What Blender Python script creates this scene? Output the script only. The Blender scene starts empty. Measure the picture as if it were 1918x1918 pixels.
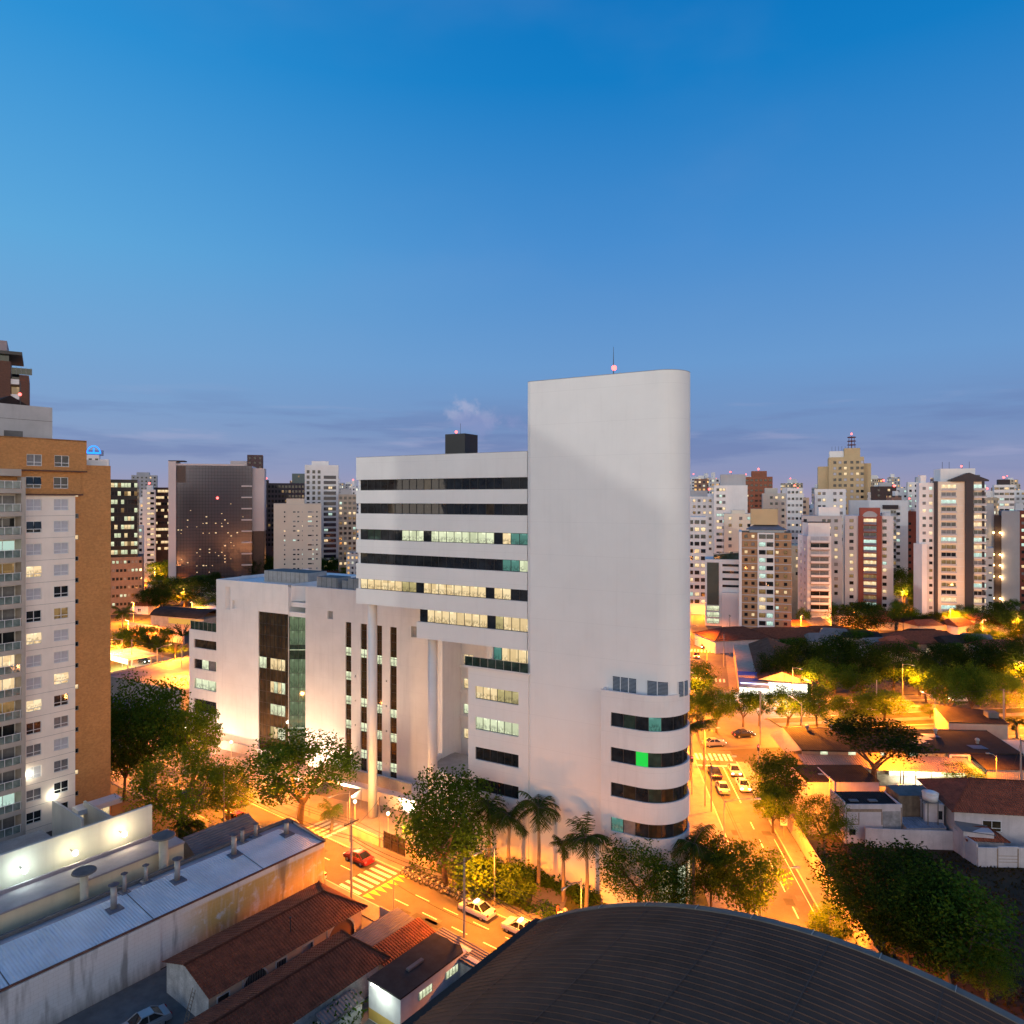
import bpy, math, random
from mathutils import Vector, Matrix

R = random.Random(7)
C = bpy.context.scene.collection
SC = bpy.context.scene
rad = math.radians

# ------------------------------------------------------------------ camera
F, HC, HY = 1350.0, 48.0, 935.0            # focal length in photo pixels, eye height (m), horizon row
cam_d = bpy.data.cameras.new('camera')
cam_d.sensor_width = 36.0
cam_d.lens = 36.0 * F / 1918.0
cam_d.shift_y = -(959.0 - HY) / 1918.0
cam_d.clip_start, cam_d.clip_end = 0.5, 9000.0
cam = bpy.data.objects.new('camera', cam_d)
cam.location = (0, 0, HC)
cam.rotation_euler = (rad(90), 0, 0)
C.objects.link(cam)
SC.camera = cam

# ------------------------------------------------------------------ sky
world = bpy.data.worlds.new('World')
SC.world = world
world.use_nodes = True

def node_tools(nt):
    nt.nodes.clear()
    def N(t, **kw):
        n = nt.nodes.new(t)
        for k, v in kw.items():
            setattr(n, k, v)
        return n
    def L(a, b):
        nt.links.new(a, b)
    def setin(sock, v):
        if hasattr(v, 'is_output') or isinstance(v, bpy.types.NodeSocket):
            nt.links.new(v, sock)
        else:
            sock.default_value = v
    def M(op, a, b=None, c=None, clamp=False):
        n = N('ShaderNodeMath', operation=op, use_clamp=clamp)
        setin(n.inputs[0], a)
        if b is not None: setin(n.inputs[1], b)
        if c is not None: setin(n.inputs[2], c)
        return n.outputs[0]
    def RAMP(fac, stops, interp='LINEAR'):
        n = N('ShaderNodeValToRGB')
        n.color_ramp.interpolation = interp
        el = n.color_ramp.elements
        while len(el) < len(stops): el.new(0.5)
        for e, (p, c) in zip(el, stops):
            e.position = p
            e.color = (*c, 1) if len(c) == 3 else c
        setin(n.inputs[0], fac)
        return n.outputs[0]
    def MIX(fac, a, b, mode='MIX'):
        n = N('ShaderNodeMix', data_type='RGBA', blend_type=mode)
        setin(n.inputs[0], fac)
        setin(n.inputs[6], a if not isinstance(a, tuple) else (*a, 1)[:4])
        setin(n.inputs[7], b if not isinstance(b, tuple) else (*b, 1)[:4])
        return n.outputs[2]
    def MR(v, a, b, c=0.0, d=1.0, smooth=False):
        n = N('ShaderNodeMapRange', interpolation_type='SMOOTHSTEP' if smooth else 'LINEAR')
        setin(n.inputs[0], v)
        for i, q in enumerate((a, b, c, d)): n.inputs[1 + i].default_value = q
        return n.outputs[0]
    return N, L, M, RAMP, MIX, MR, setin

def srgb(r, g, b):
    f = lambda c: (c / 255) / 12.92 if c <= 10 else ((c / 255 + 0.055) / 1.055) ** 2.4
    return (f(r), f(g), f(b))

def build_sky():
    nt = world.node_tree
    N, L, M, RAMP, MIX, MR, setin = node_tools(nt)
    tc = N('ShaderNodeTexCoord')
    sep = N('ShaderNodeSeparateXYZ')
    L(tc.outputs['Generated'], sep.inputs[0])
    x, y, z = sep.outputs
    zz = M('MAXIMUM', z, 0.0)
    base = RAMP(zz, [(0.0, srgb(160, 150, 176)), (0.035, srgb(142, 149, 186)), (0.09, srgb(118, 145, 191)),
                     (0.18, srgb(106, 154, 207)), (0.33, srgb(72, 141, 207)), (0.5, srgb(20, 124, 197)), (0.62, srgb(0, 112, 188)), (1.0, srgb(0, 80, 150))])
    # brighter towards the set sun (left and behind the viewpoint)
    side = MR(x, 0.15, -0.72, 0.0, 1.0, True)
    light = RAMP(zz, [(0.0, srgb(166, 158, 182)), (0.04, srgb(148, 160, 194)), (0.12, srgb(130, 166, 208)),
                      (0.3, srgb(100, 176, 224)), (0.5, srgb(54, 154, 220)), (1.0, srgb(0, 90, 165))])
    col = MIX(M('MULTIPLY', side, 0.8), base, light)
    # low layered cloud and one small cumulus
    mp = N('ShaderNodeMapping'); mp.inputs['Scale'].default_value = (3.0, 3.0, 26.0)
    L(tc.outputs['Generated'], mp.inputs[0])
    n1 = N('ShaderNodeTexNoise'); n1.inputs['Scale'].default_value = 1.5; n1.inputs['Detail'].default_value = 5
    n1.inputs['Roughness'].default_value = 0.55
    L(mp.outputs[0], n1.inputs[0])
    band = M('MULTIPLY', MR(z, 0.02, 0.06, 0, 1, True), MR(z, 0.16, 0.085, 0, 1, True))
    cl = M('MULTIPLY', MR(n1.outputs[0], 0.47, 0.66, 0, 1, True), band)
    col = MIX(M('MULTIPLY', cl, 0.5), col, srgb(104, 124, 174))
    n1b = N('ShaderNodeTexNoise'); n1b.inputs['Scale'].default_value = 2.1; n1b.inputs['Detail'].default_value = 4
    L(mp.outputs[0], n1b.inputs[0])
    cl2 = M('MULTIPLY', MR(n1b.outputs[0], 0.56, 0.72, 0, 1, True), band)
    col = MIX(M('MULTIPLY', cl2, 0.35), col, srgb(170, 172, 205))
    mp2 = N('ShaderNodeMapping'); mp2.inputs['Scale'].default_value = (1, 1, 2.2)
    L(tc.outputs['Generated'], mp2.inputs[0])
    n3 = N('ShaderNodeTexNoise'); n3.inputs['Scale'].default_value = 2.2; n3.inputs['Detail'].default_value = 5
    L(mp2.outputs[0], n3.inputs[0])
    wisp = M('MULTIPLY', MR(n3.outputs[0], 0.5, 0.75, 0, 1, True), MR(z, 0.1, 0.3, 0, 1, True))
    col = MIX(M('MULTIPLY', wisp, 0.08), col, srgb(150, 165, 205))
    def puff(px, py, rx, rz, s, d, strength, colr):
        dx = (px - 959) / F; dz = (HY - py) / F
        ln = math.sqrt(1 + dx * dx + dz * dz)
        n2 = N('ShaderNodeTexNoise'); n2.inputs['Scale'].default_value = s; n2.inputs['Detail'].default_value = 7
        n2.inputs['Roughness'].default_value = 0.6
        L(tc.outputs['Generated'], n2.inputs[0])
        ax = M('DIVIDE', M('SUBTRACT', x, dx / ln), rx)
        az = M('DIVIDE', M('SUBTRACT', z, dz / ln), rz)
        rr = M('SQRT', M('ADD', M('MULTIPLY', ax, ax), M('MULTIPLY', az, az)))
        m = M('SUBTRACT', M('MULTIPLY', M('SUBTRACT', n2.outputs[0], 0.17), 2.3), rr)
        fr = MR(y, 0.0, 0.2, 0, 1)
        return M('MULTIPLY', M('MULTIPLY', MR(m, 0.0, d, 0, 1, True), strength), fr)
    col = MIX(puff(848, 778, 0.026, 0.022, 42, 0.7, 0.5, 0), col, srgb(172, 177, 208))
    col = MIX(puff(872, 762, 0.026, 0.026, 48, 0.7, 0.55, 0), col, srgb(180, 183, 212))
    col = MIX(puff(905, 780, 0.028, 0.020, 44, 0.7, 0.45, 0), col, srgb(168, 173, 206))
    col = MIX(puff(910, 792, 0.075, 0.024, 30, 0.6, 0.55, 0), col, srgb(140, 150, 196))
    # afterglow behind the viewpoint, never in the frame but lighting the fronts
    back = M('MULTIPLY', MR(y, 0.12, -0.62, 0, 1, True), MR(z, 0.62, 0.02, 0, 1, True))
    glow = RAMP(zz, [(0.0, (2.55, 2.16, 1.76)), (0.25, (2.15, 1.95, 1.70)), (0.8, (0.50, 0.55, 0.62)), (1.0, (0.12, 0.26, 0.45))])
    col = MIX(back, col, glow)
    bg = N('ShaderNodeBackground')
    L(col, bg.inputs[0]); bg.inputs[1].default_value = SKY
    out = N('ShaderNodeOutputWorld')
    L(bg.outputs[0], out.inputs[0])

SKY = 1.0
build_sky()

# last light of the dusk, soft, from behind the viewpoint on the left
sun_d = bpy.data.lights.new('sun', 'SUN')
sun_d.energy = 0.5
sun_d.angle = rad(0.9)
sun_d.color = (1.0, 0.95, 0.88)
sun = bpy.data.objects.new('sun', sun_d)
sun.rotation_euler = Vector((-0.827, -0.453, 0.30)).to_track_quat('Z', 'Y').to_euler()
C.objects.link(sun)

SC.view_settings.view_transform = 'Standard'
SC.view_settings.look = 'None'
SC.view_settings.exposure = 0.0
SC.view_settings.gamma = 1.0
SC.cycles.use_denoising = True
SC.cycles.max_bounces = 5
SC.cycles.diffuse_bounces = 3
SC.cycles.glossy_bounces = 2
SC.cycles.transmission_bounces = 3
SC.cycles.transparent_max_bounces = 6
SC.cycles.sample_clamp_indirect = 4.0
SC.cycles.use_light_tree = True
SC.cycles.caustics_reflective = False
SC.cycles.caustics_refractive = False

# ------------------------------------------------------------------ where things stand
def ray(px): return (px - 959.0) / F
def gp(px, py, z=0.0):
    Y = F * (HC - z) / (py - HY)
    return (ray(px) * Y, Y, z)
def zat(Y, py): return HC - (py - HY) * Y / F

OA = (-23.4, 89.9)                          # street grid: a runs along the near street, b away from us
CA, SA = 0.7925, -0.6099
ANG_A = math.atan2(SA, CA)
def PA(a, b, z=0.0): return (OA[0] + a * CA - b * SA, OA[1] + a * SA + b * CA, z)
OW = (1.8, 92.4)                            # grid of the white office complex
CW, SW = 0.872, -0.4895
ANG_W = math.atan2(SW, CW)
def PW(x, y, z=0.0): return (OW[0] + x * CW - y * SW, OW[1] + x * SW + y * CW, z)
OB = (45.0, 143.0)                          # the avenue
ANG_B = rad(7.5)
def PB(x, y, z=0.0):
    c, s = math.cos(ANG_B), math.sin(ANG_B)
    return (OB[0] + x * c - y * s, OB[1] + x * s + y * c, z)

# ------------------------------------------------------------------ mesh tools
LIT = set()
class MB:
    def __init__(s): s.v = []; s.f = []; s.m = []; s.uv = []
    def quad(s, a, b, c, d, mi=0, uv=None): s.poly((a, b, c, d), mi, uv)
    def poly(s, pts, mi=0, uv=None):
        n = len(s.v); s.v.extend(tuple(p) for p in pts)
        s.f.append(tuple(range(n, n + len(pts)))); s.m.append(mi); s.uv.append(uv)
    def box(s, x0, x1, y0, y1, z0, z1, mi=0, top=None):
        p = [(x, y, z) for z in (z0, z1) for y in (y0, y1) for x in (x0, x1)]
        n = len(s.v); s.v.extend(p)
        for k, q in enumerate(((0, 2, 3, 1), (4, 5, 7, 6), (0, 1, 5, 4), (1, 3, 7, 5), (3, 2, 6, 7), (2, 0, 4, 6))):
            s.f.append(tuple(n + i for i in q)); s.m.append(top if (k == 1 and top is not None) else mi); s.uv.append(None)
    def prism(s, pts, z0, z1, mi=0, top=None, caps=True):
        k = len(pts); n = len(s.v)
        s.v.extend((p[0], p[1], z0) for p in pts); s.v.extend((p[0], p[1], z1) for p in pts)
        for i in range(k):
            j = (i + 1) % k
            s.f.append((n + i, n + j, n + k + j, n + k + i)); s.m.append(mi); s.uv.append(None)
        if caps:
            s.f.append(tuple(n + k - 1 - i for i in range(k))); s.m.append(mi); s.uv.append(None)
            s.f.append(tuple(n + k + i for i in range(k))); s.m.append(mi if top is None else top); s.uv.append(None)
    def tube(s, path, r, seg=8, mi=0):
        path = [Vector(p) for p in path]
        if not hasattr(r, '__len__'): r = [r] * len(path)
        n = len(s.v); m = len(path)
        for i, p in enumerate(path):
            d = (path[min(i + 1, m - 1)] - path[max(i - 1, 0)]).normalized()
            u = d.orthogonal().normalized() if abs(d.z) < 0.95 else Vector((1, 0, 0)) - d * d.x
            u.normalize(); w = d.cross(u)
            for k in range(seg):
                a = 2 * math.pi * k / seg
                s.v.append(tuple(p + (u * math.cos(a) + w * math.sin(a)) * r[i]))
        for i in range(m - 1):
            for k in range(seg):
                q = (k + 1) % seg
                s.f.append((n + i * seg + k, n + i * seg + q, n + (i + 1) * seg + q, n + (i + 1) * seg + k)); s.m.append(mi); s.uv.append(None)
        s.f.append(tuple(n + seg - 1 - k for k in range(seg))); s.m.append(mi); s.uv.append(None)
        s.f.append(tuple(n + (m - 1) * seg + k for k in range(seg))); s.m.append(mi); s.uv.append(None)
    def ball(s, c, r, mi=0, seg=10, rings=6, sz=1.0):
        n = len(s.v)
        for i in range(rings + 1):
            t = math.pi * i / rings
            for k in range(seg):
                a = 2 * math.pi * k / seg
                s.v.append((c[0] + r * math.sin(t) * math.cos(a), c[1] + r * math.sin(t) * math.sin(a), c[2] - r * sz * math.cos(t)))
        for i in range(rings):
            for k in range(seg):
                q = (k + 1) % seg
                s.f.append((n + i * seg + k, n + i * seg + q, n + (i + 1) * seg + q, n + (i + 1) * seg + k)); s.m.append(mi); s.uv.append(None)
    def holes(s, x0, x1, z0, z1, hs, y=0.0, depth=0.25, mi=0):
        """an upright wall in the plane y facing -y, with rectangular openings that have reveals"""
        xs = sorted({x0, x1, *[h[0] for h in hs], *[h[1] for h in hs]}); zs = sorted({z0, z1, *[h[2] for h in hs], *[h[3] for h in hs]})
        xs = [x for x in xs if x0 <= x <= x1]; zs = [z for z in zs if z0 <= z <= z1]
        for i in range(len(xs) - 1):
            run = None
            for j in range(len(zs) - 1):
                cx, cz = (xs[i] + xs[i + 1]) / 2, (zs[j] + zs[j + 1]) / 2
                hole = any(h[0] < cx < h[1] and h[2] < cz < h[3] for h in hs)
                if not hole and run is None: run = zs[j]
                if hole and run is not None:
                    s.quad((xs[i], y, run), (xs[i + 1], y, run), (xs[i + 1], y, zs[j]), (xs[i], y, zs[j]), mi); run = None
            if run is not None:
                s.quad((xs[i], y, run), (xs[i + 1], y, run), (xs[i + 1], y, z1), (xs[i], y, z1), mi)
        for h in hs:
            a, b, c, d = h[:4]; e = y + depth
            s.quad((a, y, c), (a, y, d), (a, e, d), (a, e, c), mi)
            s.quad((b, y, d), (b, y, c), (b, e, c), (b, e, d), mi)
            s.quad((a, y, d), (b, y, d), (b, e, d), (a, e, d), mi)
            s.quad((b, y, c), (a, y, c), (a, e, c), (b, e, c), mi)
    def mesh(s, name, mats, smooth=False):
        me = bpy.data.meshes.new(name)
        me.from_pydata(s.v, [], s.f)
        for m in (mats if isinstance(mats, (list, tuple)) else [mats]): me.materials.append(m)
        me.polygons.foreach_set('material_index', s.m)
        if any(getattr(m, 'name', '') in LIT for m in (mats if isinstance(mats, (list, tuple)) else [mats])):
            for i, f in enumerate(s.f):          # lit rooms: metres along the wall, 0..1 up the pane
                if s.uv[i] is None and len(f) == 4:
                    p = [s.v[k] for k in f]; z0 = min(q[2] for q in p); z1 = max(q[2] for q in p)
                    if z1 - z0 > .05: s.uv[i] = [(q[0] + q[1], (q[2] - z0) / (z1 - z0)) for q in p]
        if any(u for u in s.uv):
            ul = me.uv_layers.new(name='UVMap').data
            for p, u in zip(me.polygons, s.uv):
                if u:
                    for li, q in zip(p.loop_indices, u): ul[li].uv = q
        if smooth: me.polygons.foreach_set('use_smooth', [True] * len(me.polygons))
        me.update()
        return me
    def build(s, name, mats, parent=None, smooth=False):
        return link(name, s.mesh(name, mats, smooth), parent)

def link(name, data, parent=None, loc=None, rotz=None):
    o = bpy.data.objects.new(name, data)
    C.objects.link(o)
    if parent is not None: o.parent = parent
    if loc is not None: o.location = loc
    if rotz is not None: o.rotation_euler = (0, 0, rotz)
    return o
def tag(o, label, cat, group=None):
    o['label'] = label; o['category'] = cat
    if group: o['group'] = group
    return o
def thing(name, label, cat, loc=(0, 0, 0), rotz=0.0, group=None):
    return tag(link(name, None, None, loc, rotz), label, cat, group)
def struct(name, mb, mats, loc=None, rotz=None, kind='structure'):
    o = mb.build(name, mats); o['kind'] = kind
    if loc: o.location = loc
    if rotz is not None: o.rotation_euler = (0, 0, rotz)
    return o
def dup(root, loc, rotz=0.0, label=None, scale=None):
    def cp(o, par):
        c = o.copy(); C.objects.link(c)
        if par is not None: c.parent = par
        for ch in list(o.children): cp(ch, c)
        return c
    r = cp(root, None)
    r.location = loc; r.rotation_euler = (0, 0, rotz)
    if scale is not None: r.scale = scale
    if label: r['label'] = label
    return r
# ------------------------------------------------------------------ materials
MATS = {}
def mat(name, color, rough=0.7, var=0.15, scale=0.6, bump=0.0, metal=0.0, spec=0.4, streak=0.0, uvwave=None, color2=None, fine=0.0, joint=0.0):
    """one surface with an uneven tone of its own; uvwave=(pitch, depth) adds corrugation across the u direction"""
    if name in MATS: return MATS[name]
    m = bpy.data.materials.new(name); m.use_nodes = True
    N, L, M, RAMP, MIX, MR, setin = node_tools(m.node_tree)
    tc = N('ShaderNodeTexCoord')
    b = N('ShaderNodeBsdfPrincipled'); o = N('ShaderNodeOutputMaterial'); L(b.outputs[0], o.inputs[0])
    n = N('ShaderNodeTexNoise'); n.inputs['Scale'].default_value = scale; n.inputs['Detail'].default_value = 6
    n.inputs['Roughness'].default_value = 0.6
    L(tc.outputs['Object'], n.inputs[0])
    c1 = tuple(c * (1 - var) for c in color); c2 = tuple(min(1, c * (1 + var)) for c in color)
    if color2: c1 = color2
    col = MIX(MR(n.outputs[0], 0.32, 0.68, 0, 1), c1, c2)
    if streak:
        mp = N('ShaderNodeMapping'); mp.inputs['Scale'].default_value = (1.6, 1.6, 0.12)
        L(tc.outputs['Object'], mp.inputs[0])
        s = N('ShaderNodeTexNoise'); s.inputs['Scale'].default_value = 1.0; s.inputs['Detail'].default_value = 5
        L(mp.outputs[0], s.inputs[0])
        col = MIX(M('MULTIPLY', MR(s.outputs[0], 0.52, 0.75, 0, 1), streak), col, tuple(c * 0.55 for c in color))
    if fine:
        q = N('ShaderNodeTexNoise'); q.inputs['Scale'].default_value = 9.0; q.inputs['Detail'].default_value = 3
        L(tc.outputs['Object'], q.inputs[0])
        col = MIX(M('MULTIPLY', MR(q.outputs[0], 0.4, 0.6, 0, 1), fine), col, tuple(c * 0.4 for c in color))
    if joint:
        sj = N('ShaderNodeSeparateXYZ'); L(tc.outputs['Object'], sj.inputs[0])
        jl = M('LESS_THAN', M('FRACT', M('DIVIDE', sj.outputs[2], joint)), 0.05 / joint)
        jx = M('LESS_THAN', M('FRACT', M('DIVIDE', M('ADD', sj.outputs[0], sj.outputs[1]), joint * 1.5)), 0.035 / joint)
        col = MIX(M('MULTIPLY', M('MAXIMUM', jl, M('MULTIPLY', jx, .4)), 0.12), col, tuple(c * 0.4 for c in color))
        gr = N('ShaderNodeTexNoise'); gr.inputs['Scale'].default_value = 0.07; gr.inputs['Detail'].default_value = 7; L(tc.outputs['Object'], gr.inputs[0])
        col = MIX(M('MULTIPLY', MR(gr.outputs[0], 0.45, 0.7, 0, 1), 0.10), col, tuple(c * 0.6 for c in color))
    L(col, b.inputs['Base Color'])
    b.inputs['Roughness'].default_value = rough; b.inputs['Metallic'].default_value = metal
    b.inputs['Specular IOR Level'].default_value = spec
    h = None
    if uvwave:
        uv = N('ShaderNodeSeparateXYZ'); L(tc.outputs['UV'], uv.inputs[0])
        w = M('SINE', M('MULTIPLY', uv.outputs[0], 2 * math.pi / uvwave[0]))
        h = w
        bp = N('ShaderNodeBump'); bp.inputs['Strength'].default_value = 1.0; bp.inputs['Distance'].default_value = uvwave[1]
        L(h, bp.inputs['Height']); L(bp.outputs[0], b.inputs['Normal'])
    elif bump:
        n2 = N('ShaderNodeTexNoise'); n2.inputs['Scale'].default_value = scale * 12; n2.inputs['Detail'].default_value = 4
        L(tc.outputs['Object'], n2.inputs[0])
        bp = N('ShaderNodeBump'); bp.inputs['Strength'].default_value = bump; bp.inputs['Distance'].default_value = 0.05
        L(n2.outputs[0], bp.inputs['Height']); L(bp.outputs[0], b.inputs['Normal'])
    MATS[name] = m
    return m

def glass(name, tint=(0.012, 0.014, 0.016), rough=0.04, spec=0.5):
    if name in MATS: return MATS[name]
    m = bpy.data.materials.new(name); m.use_nodes = True
    N, L, M, RAMP, MIX, MR, setin = node_tools(m.node_tree)
    b = N('ShaderNodeBsdfPrincipled'); o = N('ShaderNodeOutputMaterial'); L(b.outputs[0], o.inputs[0])
    tc = N('ShaderNodeTexCoord')
    n = N('ShaderNodeTexNoise'); n.inputs['Scale'].default_value = 0.9; n.inputs['Detail'].default_value = 3
    L(tc.outputs['Object'], n.inputs[0])
    L(MIX(MR(n.outputs[0], 0.4, 0.7, 0, 1), tint, tuple(c * 2.2 for c in tint)), b.inputs['Base Color'])
    b.inputs['Roughness'].default_value = rough; b.inputs['Specular IOR Level'].default_value = spec
    bp = N('ShaderNodeBump'); bp.inputs['Strength'].default_value = 0.12; bp.inputs['Distance'].default_value = 0.05
    n2 = N('ShaderNodeTexNoise'); n2.inputs['Scale'].default_value = 0.7
    L(tc.outputs['Object'], n2.inputs[0]); L(n2.outputs[0], bp.inputs['Height']); L(bp.outputs[0], b.inputs['Normal'])
    MATS[name] = m
    return m

def lit(name, c_hi, c_lo, strength=1.0, bay=1.35, dark=0.35, home=False):
    """a lit room seen through its window: bright ceiling, cluttered lower half, some blinds half down"""
    if name in MATS: return MATS[name]
    LIT.add(name)
    m = bpy.data.materials.new(name); m.use_nodes = True
    N, L, M, RAMP, MIX, MR, setin = node_tools(m.node_tree)
    tc = N('ShaderNodeTexCoord'); oi = N('ShaderNodeObjectInfo')
    sp = N('ShaderNodeSeparateXYZ'); L(tc.outputs['UV'], sp.inputs[0])
    u = M('ADD', sp.outputs[0], M('MULTIPLY', oi.outputs['Random'], 83.0)); v = sp.outputs[1]
    cell = N('ShaderNodeCombineXYZ'); L(M('FLOOR', M('DIVIDE', u, bay)), cell.inputs[0])
    wn = N('ShaderNodeTexWhiteNoise'); L(cell.outputs[0], wn.inputs[0])
    sc_ = N('ShaderNodeSeparateColor'); L(wn.outputs[1], sc_.inputs[0])
    pos = N('ShaderNodeCombineXYZ'); L(M('MULTIPLY', u, 1.9), pos.inputs[0]); L(M('MULTIPLY', v, 2.2), pos.inputs[1])
    n = N('ShaderNodeTexNoise'); n.inputs['Scale'].default_value = 1.6; n.inputs['Detail'].default_value = 5; n.inputs['Roughness'].default_value = 0.7
    L(pos.outputs[0], n.inputs[0])
    clutter = M('MULTIPLY', MR(n.outputs[0], 0.44, 0.56, 0, 1), MR(v, 0.62, 0.30, 0, 1, True))
    ceil = MR(v, 0.72, 0.95, 0, 1, True)
    lines = M('GREATER_THAN', M('SINE', M('MULTIPLY', u, 3.1)), 0.55)
    wall = M('ADD', 0.62, M('MULTIPLY', sc_.outputs[0], 0.38))
    blind = M('GREATER_THAN', sc_.outputs[1], 0.70 if not home else 0.55)
    drop = M('MULTIPLY', M('GREATER_THAN', v, M('SUBTRACT', 1.0, M('MULTIPLY', sc_.outputs[2], 1.1))), blind)
    col = MIX(wall, c_lo, c_hi)
    col = MIX(M('MULTIPLY', M('MULTIPLY', ceil, lines), 0.8), col, tuple(min(1.3, c * 1.3 + .05) for c in c_hi))
    col = MIX(M('MULTIPLY', clutter, 0.6), col, tuple(c * dark * 0.55 for c in c_lo))
    col = MIX(M('MULTIPLY', drop, 0.75), col, tuple(0.55 * (a_ + b_) * .75 for a_, b_ in zip(c_hi, c_lo)))
    e = N('ShaderNodeEmission'); L(col, e.inputs[0]); e.inputs[1].default_value = strength
    g = N('ShaderNodeBsdfGlossy'); g.inputs['Roughness'].default_value = 0.05
    ms = N('ShaderNodeMixShader'); ms.inputs[0].default_value = 0.05
    L(e.outputs[0], ms.inputs[1]); L(g.outputs[0], ms.inputs[2])
    o = N('ShaderNodeOutputMaterial'); L(ms.outputs[0], o.inputs[0])
    m.cycles.emission_sampling = 'NONE'
    MATS[name] = m
    return m

def emit(name, color, strength, sampled=False):
    if name in MATS: return MATS[name]
    m = bpy.data.materials.new(name); m.use_nodes = True
    N, L, *_ = node_tools(m.node_tree)
    e = N('ShaderNodeEmission'); e.inputs[0].default_value = (*color, 1); e.inputs[1].default_value = strength
    o = N('ShaderNodeOutputMaterial'); L(e.outputs[0], o.inputs[0])
    m.cycles.emission_sampling = 'AUTO' if sampled else 'NONE'
    MATS[name] = m
    return m

def leaf(name, c1, c2, trans=0.3):
    if name in MATS: return MATS[name]
    m = bpy.data.materials.new(name); m.use_nodes = True
    N, L, M, RAMP, MIX, MR, setin = node_tools(m.node_tree)
    oi = N('ShaderNodeObjectInfo'); geo = N('ShaderNodeNewGeometry'); tc = N('ShaderNodeTexCoord')
    rnd = geo.outputs['Random Per Island']
    col = MIX(rnd, c1, c2)
    col = MIX(M('MULTIPLY', oi.outputs['Random'], 0.4), col, tuple(c * 0.55 for c in c1))
    b = N('ShaderNodeBsdfPrincipled'); L(col, b.inputs['Base Color'])
    b.inputs['Roughness'].default_value = 0.7; b.inputs['Specular IOR Level'].default_value = 0.08
    t = N('ShaderNodeBsdfTranslucent'); L(MIX(1.0, col, (1.9, 1.6, 0.4), 'MULTIPLY'), t.inputs[0])
    ms = N('ShaderNodeMixShader'); ms.inputs[0].default_value = trans
    L(b.outputs[0], ms.inputs[1]); L(t.outputs[0], ms.inputs[2])
    o = N('ShaderNodeOutputMaterial'); L(ms.outputs[0], o.inputs[0])
    MATS[name] = m
    return m

def brick(name, c1, c2, mortar, w, h, rough=0.8, bump=0.3):
    if name in MATS: return MATS[name]
    m = bpy.data.materials.new(name); m.use_nodes = True
    N, L, M, RAMP, MIX, MR, setin = node_tools(m.node_tree)
    tc = N('ShaderNodeTexCoord'); sp = N('ShaderNodeSeparateXYZ'); L(tc.outputs['Object'], sp.inputs[0])
    cb = N('ShaderNodeCombineXYZ'); L(M('ADD', sp.outputs[0], sp.outputs[1]), cb.inputs[0]); L(sp.outputs[2], cb.inputs[1])
    br = N('ShaderNodeTexBrick'); L(cb.outputs[0], br.inputs[0])
    br.inputs['Color1'].default_value = (*c1, 1); br.inputs['Color2'].default_value = (*c2, 1); br.inputs['Mortar'].default_value = (*mortar, 1)
    br.inputs['Scale'].default_value = 1.0; br.inputs['Brick Width'].default_value = w; br.inputs['Row Height'].default_value = h
    br.inputs['Mortar Size'].default_value = h * 0.08
    n = N('ShaderNodeTexNoise'); n.inputs['Scale'].default_value = 3.5; n.inputs['Detail'].default_value = 5; L(tc.outputs['Object'], n.inputs[0])
    n2 = N('ShaderNodeTexNoise'); n2.inputs['Scale'].default_value = 0.25; n2.inputs['Detail'].default_value = 4; L(tc.outputs['Object'], n2.inputs[0])
    col = MIX(M('MULTIPLY', MR(n.outputs[0], 0.4, 0.65, 0, 1), 0.45), br.outputs[0], tuple(c * 0.55 for c in c1))
    col = MIX(M('MULTIPLY', MR(n2.outputs[0], 0.45, 0.7, 0, 1), 0.25), col, tuple(c * 0.6 for c in c2))
    b = N('ShaderNodeBsdfPrincipled'); L(col, b.inputs['Base Color']); b.inputs['Roughness'].default_value = rough
    bp = N('ShaderNodeBump'); bp.inputs['Strength'].default_value = bump; bp.inputs['Distance'].default_value = 0.02
    L(br.outputs['Fac'], bp.inputs['Height']); bp.invert = True; L(bp.outputs[0], b.inputs['Normal'])
    o = N('ShaderNodeOutputMaterial'); L(b.outputs[0], o.inputs[0])
    MATS[name] = m
    return m

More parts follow.
